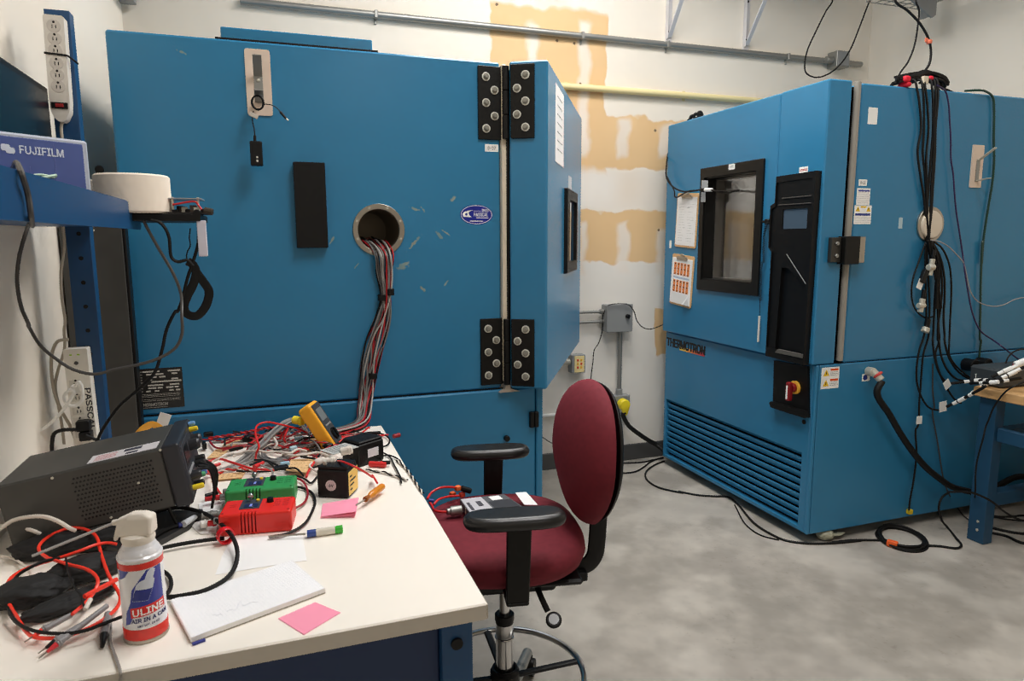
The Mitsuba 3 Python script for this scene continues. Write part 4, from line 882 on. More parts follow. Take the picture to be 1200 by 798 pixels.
# connector leads laid on the bench corner
for i, (a, b, c_) in enumerate((((2.8685,2.2000,0.7106), (2.9474,2.1400,0.7302), (2.8874,2.0200,0.7579)), ((2.8525,2.2000,0.6042), (2.8569,2.1400,0.6488), (2.8344,2.0200,0.7363)), ((2.9381,2.1800,0.6469), (2.9391,2.1200,0.7001), (2.8867,2.0200,0.7631)),
                                ((2.9053,2.1400,0.7199), (2.8671,2.0100,0.7537), (2.9697,1.9700,0.7719)), ((2.8782,2.0300,0.7720), (2.9164,2.0000,0.8030), (2.9783,1.9700,0.8371)), ((2.8664,2.0100,0.7588), (2.9177,1.9800,0.7914), (2.9508,1.9500,0.8247)))):
    k = thing('sensor_lead', ('black sensor lead with white sleeves ' + ('reaching left from the bench corner, upper', 'reaching down and left from the bench corner', 'reaching down from the bench corner, shorter', 'lying along the bench edge', 'rising right from the bench corner, upper', 'rising right from the bench corner, lower')[i]), 'sensor lead')
    L_ = tube([a, b, c_], .0062, 8, 10)
    part(k, 'lead', L_, M_RUBBER)
    for t in (.25, .45, .72):
        c0 = spline([a, b, c_], 20)
        i0 = int(t * (len(c0) - 3))
        part(k, 'sleeve', cyl(c0[i0], c0[i0] + unit(c0[i0 + 2] - c0[i0]) * (.022 if t != .45 else .035),   .0078 if t != .45 else .0092, 12), M_LABELW)

# ---------------------------------------------------------------- bench at the right
k = thing('workbench', 'maple-topped workbench with dark blue legs at the right edge, in front of the right chamber', 'workbench')
BZ = .712
part(k, 'top', box(2.905, XR - .02, .95, 2.125, BZ - .042, BZ, .004), M_WOOD)
M_LEG = mat('leg_blue', S(28, 70, 100), 0.45)
for x0, y0 in ((2.935, 2.035), (2.935, 1.02), (XR - .12, 2.035), (XR - .12, 1.02)):
    lk = part(k, 'leg', cat(box(x0, x0 + .004, y0, y0 + .075, .002, BZ - .043, .001), box(x0, x0 + .055, y0, y0 + .004, .002, BZ - .043, .001)), M_LEG)
    for z in (.10, .06):
        part(lk, 'bolt', cyl((x0 - .0005, y0 + .03, z), (x0 - .004, y0 + .03, z), .006, 10), M_ZINC)
part(k, 'rail', box(2.945, 3.60, 2.042, 2.10, .17, .23, .003), M_LEG)
part(k, 'rail', box(2.945, 2.975, 1.10, 2.03, .48, .54, .003), M_LEG)
part(k, 'rail', box(2.945, 3.60, 2.042, 2.10, .46, .52, .003), M_LEG)
k = thing('instrument_case', 'dark gray instrument case lying on the maple bench behind the connectors', 'case')
IC = [(3.0894,2.2330,0.7130),(3.3223,2.1910,0.7130)]
part(k, 'body', box(2.950, 3.38, 2.035, 2.185, .7125, .795, .010), col(52, 58, 62, rough=.5))
k2 = thing('cord_reel', 'black round handle standing behind the instrument case, left of two', 'handle', 'black round handles behind the instrument case')
labels[k2]['label'] = 'black round handle behind the instrument case on the maple bench'
for x, lab in (((3.0651,2.2000,0.7871), 0), ((3.1523,2.2000,0.7871), 1)):
    kk = k2 if lab == 0 else thing('cord_reel', 'black round handle behind the instrument case on the maple bench', 'handle', 'black round handles behind the instrument case')
    part(kk, 'knob', cyl((x[0], 2.2965, x[2] - .016), (x[0], 2.24, x[2] - .016), .029, 20), M_BLACK)
solo('cable_tie', 'small red cable tie behind the instrument case at the right edge', 'tie', rbox((3.0899,2.1000,0.8144)[0] - .02, (3.0899,2.1000,0.8144)[0] + .02, 2.06, 2.08, .7955, .815, .004), M_RED)
solo('cable_sleeve', 'white cable sleeve on the cables above the instrument case at the right edge', 'sleeve', cyl((2.9554,1.9900,0.8250), (2.9872,1.9700,0.8441), .015, 14), M_LABELW)
solo('bench_cable', 'thin black cable arching over the right end of the instrument case', 'cable', tube([*[(3.0575,2.1000,0.8074),(3.0686,2.1000,0.8333),(3.1021,2.1000,0.8578),(3.1655,2.1000,0.8649),(3.1999,2.1000,0.8576)]], .0032, 7), M_RUBBER)
solo('bench_cable', 'thin black cable hanging over the maple bench edge down to the floor', 'cable', tube([*[(2.9541,1.9300,0.7656),(2.9194,1.9300,0.7632)], *[(2.8900,1.9462,0.7446),(2.8900,1.9729,0.7189),(2.8900,1.9986,0.6776),(2.8900,2.0194,0.6316),(2.8900,2.0324,0.5816),(2.8900,2.0420,0.5476)], *[(2.8700,2.0323,0.5145),(2.8700,2.0519,0.3736),(2.8700,2.0454,0.2583)], (3.3490,2.3747,0.0100), (3.2678,2.2534,0.0060), (3.2978,2.2010,0.0060), (3.3671,2.1490,0.0060)], .0035, 7), M_RUBBER)

# ---------------------------------------------------------------- floor cables
solo('power_cable', 'thick black power cable from the gland on the right chamber down behind the bench leg', 'cable', tube([(gq[0] + .014, Y2 - .062, gq[2] - .022), *[(2.4701,2.2350,0.6920),(2.5545,2.2350,0.5835),(2.6340,2.2350,0.4824),(2.7139,2.2350,0.3940),(2.8014,2.2350,0.3128),(2.8888,2.2350,0.2508),(2.9769,2.2350,0.1979),(3.0931,2.2350,0.1596),(3.1818,2.2350,0.1341)], (3.42, 2.22, .20), (3.62, 2.2, .1)], .0145, 10), M_RUBBER)
floor_lines = [
    ('black floor cable curving from the far wall to the right chamber', [*[(1.9134,3.5929,0.0060),(2.0148,3.5631,0.0060),(2.0919,3.5525,0.0060),(2.1870,3.5708,0.0060),(2.2449,3.5856,0.0060)]], .0045),
    ('black floor cable, nearer of the two behind the chair back', [*[(1.8267,3.4491,0.0060),(1.8762,3.4153,0.0060),(1.9539,3.4126,0.0060),(2.0432,3.4682,0.0060),(2.1314,3.5382,0.0060),(2.2159,3.5782,0.0060),(2.2500,3.5838,0.0060)]], .0045),
    ('long black floor cable looping along the right chamber base to the coil', [*[(2.2191,3.5238,0.0060),(2.1356,3.4851,0.0060),(2.0309,3.4072,0.0060),(1.9686,3.3198,0.0060),(1.9435,3.2390,0.0060),(1.9481,3.1372,0.0060),(1.9904,3.0668,0.0060),(2.0285,3.0261,0.0060)], *[(2.0152,3.0535,0.0060),(2.0839,2.9711,0.0060),(2.1596,2.9250,0.0060),(2.2166,2.8970,0.0060),(2.2048,2.7996,0.0060),(2.1250,2.5649,0.0060),(2.1176,2.4350,0.0060),(2.1358,2.3590,0.0060),(2.2180,2.2972,0.0060),(2.3501,2.2606,0.0060),(2.4640,2.2468,0.0060)], *[(2.3165,2.2750,0.0060),(2.4243,2.2599,0.0060),(2.5334,2.2208,0.0060)]], .0048),
    ('thin black floor cable under the louvred front of the right chamber', [*[(2.1856,2.7942,0.0040),(2.0762,2.5570,0.0040),(2.0690,2.4430,0.0040),(2.1110,2.3780,0.0040)]], .003),
    ('black cable lying from the coil and rising along the chamber base', [*[(2.6665,2.1149,0.0060),(2.7320,2.0846,0.0060),(2.7834,2.0436,0.0060),(2.8315,2.0558,0.0060),(2.8810,2.1199,0.0060),(2.9523,2.2188,0.0060)], *[(2.8808,2.2000,0.0663),(2.8596,2.2000,0.1319),(2.8750,2.2000,0.1714),(2.9197,2.2000,0.1915)]], .0048),
    ('black cable crossing the blue bench leg', [*[(2.6543,2.0000,0.2977),(2.7682,2.0000,0.2829),(2.8486,2.0000,0.2532),(2.9253,2.0000,0.2137),(3.0059,2.0000,0.1582),(3.1337,2.0000,0.0999)]], .0045),
    ('black cable drooping behind the blue bench leg', [*[(3.0462,2.1600,0.1321),(3.1015,2.1600,0.0824),(3.1909,2.1600,0.0485),(3.2939,2.1600,0.0338),(3.3801,2.1600,0.0269)]], .005),
    ('black cable at the foot of the bench leg, far right', [*[(3.1415,2.1508,0.0060),(3.1624,2.1051,0.0060),(3.2180,2.0477,0.0060)]], .006),
    ('black cable at the foot of the bench leg, lowest at far right', [*[(3.0833,2.1084,0.0060),(3.1136,2.0607,0.0060),(3.1145,1.9773,0.0060)]], .006),
    ('thin gray-black cord running down the right chamber to the bench leg', [*[(2.8489,2.2850,0.7872),(2.8637,2.2850,0.6591),(2.8819,2.2850,0.5751)], *[(2.8663,2.2800,0.5701),(2.9199,2.2800,0.3998),(2.9846,2.2800,0.2025),(3.0194,2.2800,0.1444)], *[(3.2369,2.3979,0.0050),(3.1493,2.2846,0.0050),(3.1152,2.2151,0.0050)]], .003)]
for lab, pts, r in floor_lines:
    if 'bench leg' in lab and 'running' not in lab:
        pts = pts + [(3.45, pts[-1][1] - .02, max(.006, pts[-1][2] * .5)), (3.70, pts[-1][1] - .06, .0065)]
    solo('floor_cable', lab, 'cable', tube(pts, r, 7), M_RUBBER if 'gray' not in lab else col(60, 56, 54))
k = thing('cable_coil', 'coil of black cable with an orange tie on the floor beside the right chamber', 'cable coil')
cc = [(2.5684,2.2713,0.0100),(2.7251,2.1428,0.0100),(2.5335,2.1086,0.0100),(2.7442,2.2710,0.0100)]
ccx, ccy = np.mean([p[0] for p in cc]), np.mean([p[1] for p in cc])
ra, rb = np.hypot(cc[1][0] - cc[0][0], cc[1][1] - cc[0][1]) / 2, np.hypot(cc[3][0] - cc[2][0], cc[3][1] - cc[2][1]) / 2
ux = unit(V(*cc[1]) - V(*cc[0]))
uy = V(-ux[1], ux[0], 0)
for i in range(5):
    pts = [V(ccx, ccy, .007 + .006 * (i // 2) + .004 * math.sin(t * 2 + i)) + ux * (ra - .006 * (i % 2) * 1.4 - .003 * i) * math.cos(t) + uy * (rb - .008 * (i % 2) - .003 * i) * math.sin(t) for t in np.linspace(0, 2 * math.pi, 40)]
    part(k, 'turn', tube(pts, .0052, 7, 3), M_RUBBER)
tq = (2.5397,2.1514,0.0200)
part(k, 'tie', put(rbox(-.013, .013, -.022, .022, -.014, .014, .006), (tq[0], tq[1] + .005, .016), yaw=.5), col(232, 96, 34, rough=.6), label='orange tie')
k = thing('crumpled_wrap', 'crumpled pale plastic wrap under the near corner of the right chamber', 'wrap')
cw = (2.3165,2.2986,0.0100)
m = ball((0, 0, 0), .04, 24, (1.0, .8, .62))
m.vertices = m.vertices * (1 + .55 * (meshkit.fbm(m.vertices * 40 + 3)[:, None] - .5)) + V(cw[0], cw[1] + .02, .026)
fl = trimesh.creation.icosphere(3, .03)
fl.vertices = (fl.vertices * V(1.6, .5, .25)) * (1 + .7 * (meshkit.fbm(fl.vertices * 50 + 9)[:, None] - .5)) + V(cw[0] + .055, cw[1] + .01, .022)
part(k, 'wrap', m, col(166, 166, 146, rough=.4), smooth=20)
part(k, 'flap', fl, col(156, 156, 138, rough=.4), smooth=20)
solo('floor_clip', 'small yellow clip at the bottom of the right chamber side', 'clip', rbox((2.7845,2.2800,0.0800)[0] - .012, (2.7845,2.2800,0.0800)[0] + .012, 2.276, 2.296, (2.7845,2.2800,0.0800)[2] - .010, (2.7845,2.2800,0.0800)[2] + .012, .003), col(214, 186, 40))

# ---------------------------------------------------------------- clipboards and cable at the right chamber's window
def clipboard(lab, quad, paper_marks, curl, label_paper=None):
    k = thing('clipboard', lab, 'clipboard')
    c = np.mean([V(*p) for p in quad], 0)
    u = unit(V(*quad[1]) - V(*quad[0]) + V(*quad[2]) - V(*quad[3]))
    v = unit(V(*quad[0]) - V(*quad[3]) + V(*quad[1]) - V(*quad[2]))
    w = unit(np.cross(u, v))
    v = np.cross(w, u)
    W, Hh = np.linalg.norm(V(*quad[1]) - V(*quad[0])), np.linalg.norm(V(*quad[3]) - V(*quad[0]))
    o = c - u * W / 2 - v * Hh / 2 + V(0, 0, 0)
    def on(m):
        return put(m, o, u, v, w)
    part(k, 'board', on(prism(rrect(0, W, 0, Hh, .012), .004, (0, 0, .001), (1, 0, 0), (0, 1, 0))), M_CARD)
    pg = part(k, 'paper', on(box(W * .03, W * .95, Hh * .035, Hh * .93, .0052, .0066 + .002 * curl, .0003)), M_PAPER)
    if curl:
        part(pg, 'curled_corner', on(hull([(W * .62, Hh * .04, .008), (W * .95, Hh * .04, .009), (W * .95, Hh * .30, .009), (W * .80, Hh * .06, .03), (W * .92, Hh * .2, .022)])), M_PAPER, smooth=False)
    for nm, mesh, m in paper_marks(W, Hh):
        part(pg, nm, on(mesh), m)
    cl = part(k, 'clip', on(cat(box(W * .26, W * .74, Hh * .90, Hh * .955, .0072 + .002 * curl, .013 + .002 * curl, .002), cyl((W * .30, Hh * .95, .013), (W * .70, Hh * .95, .013), .006, 12))), M_STEEL)
    part(cl, 'lever', on(box(W * .42, W * .58, Hh * .955, Hh * 1.02, .008, .016, .003)), M_STEEL)
    return k
def marks1(W, H_):
    q = random.Random(3)
    z = .0067
    bars = [box(W * x0, W * x1, H_ * y - .0008, H_ * y + .0008, z, z + .0003, 0) for y in np.linspace(.12, .80, 15) for x0, x1 in ((.14, .14 + q.uniform(.15, .34)), (.54, .54 + q.uniform(.12, .34)))]
    return [('form_print', cat(bars), col(186, 184, 182)), ('heading', cat(box(W * .12, W * .2, H_ * .73, H_ * .737, z, z + .0004, 0), box(W * .5, W * .62, H_ * .73, H_ * .737, z, z + .0004, 0)), M_INK)]
def marks2(W, H_):
    z = .0087
    out = []
    for r in (0, 1):
        y0, y1 = ((.60, .84), (.26, .50))[r]
        for i in range(5):
            x = .14 + .15 * i
            out.append(('orange_block', box(W * x, W * (x + .11), H_ * y0, H_ * y1, z, z + .0004, 0), col(226, 132, 70)))
            out.append(('block_mark', cat(*[box(W * (x + .03), W * (x + .075), H_ * (y0 + (y1 - y0) * t) - .003, H_ * (y0 + (y1 - y0) * t) + .003, z + .0004, z + .0007, 0) for t in (.08, .5, .88)]), M_INK))
    out.append(('blue_print', box(W * .14, W * .86, H_ * .53, H_ * .565, z, z + .0004, 0), col(176, 190, 214)))
    return out
clipboard('clipboard with a white form hanging left of the right chamber window, upper', [(2.1640,3.3772,1.6142),(2.1640,3.1735,1.5986),(2.1640,3.1778,1.3124),(2.1640,3.3815,1.3200)], marks1, 0)
clipboard('tilted clipboard with rows of orange blocks, below the upper clipboard', [(2.1640,3.4057,1.2811),(2.1640,3.1911,1.2682),(2.1640,3.2058,0.9764),(2.1640,3.4223,0.9957)], marks2, 1)
solo('probe_cable', 'black cable running across the upper clipboard and into the window frame', 'cable', tube([(2.1875,3.5300,1.8506), *[(2.1350,3.4566,1.7790),(2.1350,3.4557,1.7098),(2.1350,3.4219,1.6725),(2.1350,3.3634,1.6400),(2.1350,3.2934,1.6195),(2.1350,3.2135,1.6127),(2.1350,3.1247,1.6147),(2.1350,3.0573,1.6101),(2.1350,3.0038,1.6037),(2.1350,2.9456,1.5916),(2.1350,2.8786,1.5839),(2.1350,2.8465,1.5885),(2.1350,2.8044,1.5903)]], .0042, 7), M_RUBBER)
solo('probe_cable', 'second black cable drooping in a loop over the upper clipboard clip', 'cable', tube([(2.1300,3.4481,1.7167),(2.1300,3.3917,1.6586),(2.1300,3.3571,1.6183),(2.1300,3.3558,1.5955),(2.1300,3.3318,1.5888),(2.1300,3.2780,1.6020),(2.1300,3.2191,1.6152),(2.1300,3.1676,1.6146),(2.1300,3.0805,1.6130),(2.1300,2.9850,1.6009),(2.1300,2.8944,1.5935),(2.1300,2.8084,1.5917)], .0035, 7), M_RUBBER)
solo('tape_strip', 'pale gray strip of tape on the left of the window frame', 'tape', cat(poly_x([(2.1500,3.1348,1.6657),(2.1500,3.0782,1.6597),(2.1500,3.0781,1.6203),(2.1500,3.1347,1.6242)], 2.1505, .0008), poly_x([(2.1500,3.1334,1.6041),(2.1500,3.0963,1.6003),(2.1500,3.0932,1.5518),(2.1500,3.1352,1.5525)], 2.1505, .0008)), col(160, 164, 168))
solo('cable_label', 'white sleeve on the black cable at the window frame', 'sleeve', cyl((2.1330,3.0750,1.6113), (2.1330,3.0188,1.6081), .010, 12), M_LABELW)
k = thing('stylus', 'white stylus hanging on a coiled black cord beside the control panel', 'stylus')
part(k, 'cord', tube(helix([(2.1500,2.6119,1.4329),(2.1500,2.6242,1.3953),(2.1500,2.6263,1.3203),(2.1500,2.6243,1.2552)] + [(2.1500,2.6321,1.2532),(2.1500,2.6342,1.1548),(2.1500,2.6323,1.0738)], .0055, .0075), .0014, 5, 1, curve=False), M_RUBBER)
part(k, 'cord_end', tube([(2.1500,2.6324,1.0756),(2.1500,2.6323,1.0376),(2.1500,2.6309,0.9996)], .0014, 6), M_RUBBER)
part(k, 'pen', cyl((2.1530,2.6347,1.0009), (2.1530,2.6365,0.8769), .0052, 12), M_WHITEP)
k = thing('cable_lump', 'short black coiled cable on top of the right chamber at its far corner', 'cable')
kq = [(2.1800,3.5691,2.3266),(2.1800,3.3611,2.0155),(2.1800,3.2484,2.0193)]
part(k, 'coil', cat([torus((2.21, kq[1][1] - .03 - .035 * i, 2.017 + .004 * i), (.25, .9, .2), .012, .006, 20, 8) for i in range(3)] + [tube([(2.21, kq[1][1] + .01, 2.008), (2.215, kq[1][1] - .06, 2.03), (2.22, kq[2][1], 2.02)], .007, 7)]), M_RUBBER)

# ---------------------------------------------------------------- workbench at the left with its uprights and shelf
DX0, DX1, DY0, DY1, DZ = XL + .004, .320, 1.052, 2.267, .740
k = WB_ = thing('workbench', 'long workbench at the left with a white top, navy frame and blue upper shelf', 'workbench')
part(k, 'top', box(DX0, DX1, DY0, DY1, DZ - .031, DZ, .0025), M_TOP)
part(k, 'edge_band', cat(box(DX0, DX1 - .002, DY0 - .0008, DY0 - .0001, DZ - .029, DZ - .0025, 0), box(DX1 + .0001, DX1 + .0008, DY0, DY1, DZ - .029, DZ - .0025, 0)), M_TOPEDGE)
for y0, y1 in ((DY0 + .020, DY0 + .075), (DY1 - .09, DY1 - .035)):
    for x0 in (.243, DX0 + .02):
        lg = part(k, 'leg', cat(box(x0, x0 + .055, y0, y0 + .003, .004, DZ - .0315, .001), box(x0, x0 + .003, y0, y1, .004, DZ - .0315, .001), box(x0 + .052, x0 + .055, y0, y1, .004, DZ - .0315, .001)), M_BENCHBLUE)
        if x0 > 0:
            part(lg, 'cap', cyl((x0 + .026, y0 - .0002, DZ - .075), (x0 + .026, y0 - .006, DZ - .075), .0105, 18), M_BLACK)
part(k, 'apron', box(DX0 + .08, .243, DY0 + .040, DY0 + .056, .40, DZ - .032, .003), M_NAVY)
part(k, 'apron', box(DX0 + .08, .243, DY1 - .07, DY1 - .05, .40, DZ - .032, .003), M_NAVY)
part(k, 'rail', box(.250, .290, DY0 + .078, DY1 - .092, .58, DZ - .032, .002), M_NAVY)
PX0, PX1, PY0, PY1 = -.502, -.447, 2.070, 2.110
up = part(k, 'upright', cat(box(PX0, PX1, PY0, PY0 + .003, DZ + .0005, 1.93, .0008), box(PX1 - .003, PX1, PY0 + .003, PY1, DZ + .0005, 1.93, .0008), box(PX0, PX0 + .003, PY0 + .003, PY1, DZ + .0005, 1.93, .0008)), M_BENCHBLUE)
for z in np.arange(1.38, .78, -.0635):
    part(up, 'slot', cyl((PX0 + .030, PY0 + .0002, z), (PX0 + .030, PY0 - .0006, z), .0055, 12, b=.0001), M_BLACK)
sh = part(k, 'shelf', cat(box(XL + .003, -.302, .30, 1.90, 1.398, 1.404, .001), box(XL + .003, -.43, 1.90, 2.0695, 1.398, 1.404, .001)), M_BENCHBLUE)
part(sh, 'shelf_lip', prism([(.30, 1.384), (1.885, 1.388), (1.899, 1.398), (1.895, 1.410), (1.85, 1.428), (1.765, 1.446), (1.73, 1.450), (.30, 1.450)], .004, (-.298, 0, 0), (0, 1, 0), (0, 0, 1), base=-.004), M_BENCHBLUE)

# things on and around the shelf
k = thing('monitor', 'black monitor standing on the upper shelf at the left edge', 'monitor')
part(k, 'casing', box(-.522, -.498, 1.45, 2.022, 1.44, 1.733, .004), M_BLACK)
part(k, 'screen', box(-.4978, -.4966, 1.47, 2.006, 1.46, 1.717, 0), col(10, 22, 28, rough=.25))
part(k, 'stand', cat(box(-.53, -.505, 1.66, 1.78, 1.4105, 1.442, .003), box(-.56, -.44, 1.62, 1.82, 1.4045, 1.412, .003)), M_BLACK)
FB = (-0.3193,1.5000,1.4504)
fo, fu = V(-.3125, 1.50, 1.405), unit((.755, .656, 0))
fv = V(-fu[1], fu[0], 0)
def fj(m):
    return put(m, fo, fu, fv, (0, 0, 1))
k = thing('film_box', 'blue and white plastic case lettered FUJIFILM on the upper shelf', 'box')
FW, FH = .34, .140
part(k, 'case', fj(box(-FW, 0, .0015, .085, 0, FH, .004)), col(176, 182, 196, rough=.3), label='pale translucent case')
part(k, 'printed_front', fj(box(-FW + .006, -.011, -.0002, .0014, .004, FH - .0075, .001)), col(74, 90, 148, rough=.35), label='violet-blue printed front')
part(k, 'lettering', fj(text('FUJIFILM', .0130, (-.118, -.0003, FH - .034), (1, 0, 0), (0, 0, 1), .0006, True, .072)), col(206, 212, 226))
part(k, 'logo', fj(cat(prism(rrect(-.146, -.132, FH - .032, FH - .021, .003), .0006, (0, -.0003, 0), (1, 0, 0), (0, 0, 1)), prism(rrect(-.139, -.125, FH - .036, FH - .026, .003), .0006, (0, -.0003, 0), (1, 0, 0), (0, 0, 1)))), col(206, 212, 226))
part(k, 'swirl', fj(cat(tube([(-.122, -.0004, .052), (-.11, -.0004, .066), (-.09, -.0004, .072), (-.065, -.0004, .069)], .0022, 6), tube([(-.105, -.0004, .062), (-.085, -.0004, .067), (-.062, -.0004, .073)], .003, 6))), col(186, 214, 190))
part(k, 'panel_line', fj(cat(box(-.104, -.1035, -.0008, -.0002, .01, .085, 0), box(-.062, -.0615, -.0008, -.0002, .01, FH - .012, 0))), col(110, 118, 172))
k = thing('pale_box', 'pale gray box with a black handle hole behind the film case on the upper shelf', 'box')
pb = [(-0.3884,1.8800,1.5637),(-0.3338,1.8800,1.5657),(-0.3737,1.8800,1.5274)]
part(k, 'body', box(-.50, -.318, 1.905, 1.96, 1.4045, 1.507, .004), col(176, 168, 156, rough=.6))
part(k, 'hole', cyl(((-0.3785,1.9040,1.5296)[0], 1.9052, (-0.3785,1.9040,1.5296)[2]), ((-0.3785,1.9040,1.5296)[0], 1.9035, (-0.3785,1.9040,1.5296)[2]), .010, 16, b=.0001), M_BLACK)
labels[k]['label'] = 'pale gray box with a black hole, behind the film case on the upper shelf'
k = thing('foam_roll', 'white foam roll standing on a black tray at the end of the upper shelf', 'roll')
part(k, 'roll', cyl((-.300, 1.835, 1.4245), (-.300, 1.835, 1.512), .080, 48, b=.004), col(238, 226, 210, rough=.7))
part(k, 'core', cyl((-.300, 1.835, 1.5115), (-.300, 1.835, 1.5125), .03, 24, b=.0002), col(196, 180, 156, rough=.8))
k = thing('component_tray', 'thin black tray under the white roll at the end of the upper shelf', 'tray')
part(k, 'tray', box(-.382, -.155, 1.79, 1.985, 1.4065, 1.424, .002), M_BLACK)
EBX = [(-0.2274,1.8600,1.4502),(-0.1520,1.8600,1.4419),(-0.1963,1.8600,1.3905),(-0.1388,1.8600,1.4094)]
k = thing('circuit_board', 'bare circuit board with red wires and black plugs at the end of the upper shelf', 'circuit board')
bx0, bx1 = -.225, EBX[1][0] + .012
part(k, 'board', box(bx0, bx1, 1.80, 1.90, 1.4245, 1.4275, .0004), col(34, 30, 28))
part(k, 'cover_plate', box(bx0, EBX[1][0], 1.81, 1.90, 1.458, 1.461, .0005), col(150, 148, 150, rough=.2), label='clear top plate')
for x in (bx0 + .01, EBX[1][0] - .008):
    part(k, 'standoff', cyl((x, 1.815, 1.4275), (x, 1.815, 1.463), .0028, 8), M_ZINC)
for i in range(12):
    x, y, h = bx0 + .015 + (bx1 - bx0 - .03) * (i * .37 % 1), 1.803 + .05 * (i * .61 % 1), .006 + .012 * (i * .29 % 1)
    part(k, 'component', box(x - .007, x + .007, y, y + .012, 1.4275, 1.4275 + h, .0008), [M_BLACK, M_ZINC, col(60, 46, 36), M_BLACK][i % 4])
part(k, 'red_wire', tube([(bx0 + .01, 1.81, 1.445), (bx0 + .06, 1.805, 1.452), (bx1 - .02, 1.806, 1.446), (bx1 - .012, 1.80, 1.434)], .0026, 6), M_RED)
part(k, 'jack', cyl((bx1 - .022, 1.80, 1.425), (bx1 - .022, 1.79, 1.425), .009, 14), M_BLACK)
part(k, 'jack', cyl((bx1 - .006, 1.80, 1.432), (bx1 + .012, 1.795, 1.428), .008, 12), col(52, 44, 34))
TG = (-0.1650,-0.1443,1.3236,1.3887)
solo('paper_tag', 'white tag hanging below the circuit board', 'tag', put(rbox(-.5 * (TG[1] - TG[0]), .5 * (TG[1] - TG[0]), -.003, .003, 0, TG[3] - TG[2] + .02, .0025), ((TG[0] + TG[1]) / 2, 1.797, TG[2])), col(206, 204, 216))
k = thing('strap_loop', 'black hook-and-loop strap hanging in a loop below the circuit board', 'strap')
part(k, 'strap', tube([(-0.1909,1.8000,1.3126),(-0.1790,1.8000,1.3033),(-0.1739,1.8000,1.2848),(-0.1820,1.8000,1.2574),(-0.1988,1.8000,1.2255),(-0.2058,1.8000,1.2026),(-0.1993,1.8000,1.1861),(-0.1807,1.8000,1.1807),(-0.1626,1.8000,1.1964),(-0.1502,1.8000,1.2240),(-0.1490,1.8000,1.2426),(-0.1584,1.8000,1.2614),(-0.1680,1.8000,1.2778),(-0.1757,1.8000,1.2894)], .0, 10, 8, flat=(.010, .0014, (0, 1, .12))), M_BLACK)
solo('shelf_cable', 'thin black wire from the circuit board to the strap loop', 'wire', tube([(-0.1795,1.8000,1.3896),(-0.1831,1.8000,1.3670),(-0.1822,1.8000,1.3489),(-0.1894,1.8000,1.3353),(-0.1920,1.8000,1.3217),(-0.1852,1.8000,1.3034)], .0016, 6), M_RUBBER)
solo('shelf_cable', 'black cord dropping from the tray to the strap loop', 'cable', tube([(-0.2591,1.7800,1.4088),(-0.2415,1.7800,1.4032),(-0.2305,1.7800,1.3891),(-0.2239,1.7800,1.3670),(-0.2238,1.7800,1.3404),(-0.2211,1.7800,1.3203),(-0.2094,1.7800,1.3120),(-0.1886,1.7800,1.3153),(-0.1771,1.7800,1.3016)], .0036, 7), M_RUBBER)
solo('shelf_cable', 'black cable from the circuit board jack down to the white power strip', 'cable', tube([*[(-0.1616,1.8000,1.3896),(-0.1652,1.8000,1.3533),(-0.1784,1.8000,1.3124),(-0.1937,1.8000,1.2714),(-0.2072,1.8000,1.2258),(-0.2198,1.8000,1.1938)], *[(-0.2275,1.8200,1.1916),(-0.2490,1.8200,1.1509),(-0.2647,1.8200,1.0942),(-0.2846,1.8200,1.0429),(-0.3245,1.8200,1.0036),(-0.3636,1.8200,0.9699),(-0.3938,1.8200,0.9305),(-0.4093,1.8200,0.9056),(-0.4203,1.8200,0.8803)]], .0038, 7), M_RUBBER)
solo('shelf_cable', 'gray cable draped in a wide loop from the shelf lip to the shelf end', 'cable', tube([*[(-0.4187,1.4400,1.4877)], *[(-0.2920,1.0336,1.4456),(-0.2920,1.0497,1.4203),(-0.2920,1.0535,1.3934)], *[(-0.4555,1.6000,1.3774),(-0.4704,1.6000,1.3316),(-0.4787,1.6000,1.2813),(-0.4762,1.6000,1.2303),(-0.4681,1.6000,1.1999)], *[(-0.5092,1.7500,1.1715),(-0.4927,1.7500,1.1326),(-0.4668,1.7500,1.1023),(-0.4360,1.7500,1.0760),(-0.3951,1.7500,1.0619),(-0.3516,1.7500,1.0704),(-0.3075,1.7500,1.0775),(-0.2623,1.7500,1.0898),(-0.2246,1.7500,1.1129),(-0.2090,1.7500,1.1424),(-0.2059,1.7500,1.1876)], *[(-0.2104,1.8000,1.2382),(-0.2234,1.8000,1.2843),(-0.2510,1.8000,1.3448),(-0.2702,1.8000,1.3894),(-0.2850,1.8000,1.4284),(-0.2969,1.8000,1.4452),(-0.3139,1.8000,1.4513)]], .0036, 7), col(74, 72, 70, rough=.45))

# the dark cabinet beside the chamber
k = thing('dark_cabinet', 'tall charcoal cabinet standing between the blue upright and the left test chamber', 'cabinet')
part(k, 'front_panel', box(XL + .006, -.414, 2.300, 2.306, .02, 1.412, .002), M_CHAR)
part(k, 'body', box(XL + .006, -.406, 2.306, 2.352, .0, 1.412, .003), M_BLACK)
part(k, 'corner_cap', box(-.424, -.405, 2.2985, 2.353, 1.4125, 1.418, .002), M_STEEL)
sx = (-0.4861,2.3000,1.4096)
for d in (0, .012):
    part(k, 'screw', cyl((sx[0], 2.2998, 1.404 - d), (sx[0], 2.297, 1.404 - d), .0035, 10), M_ZINC)

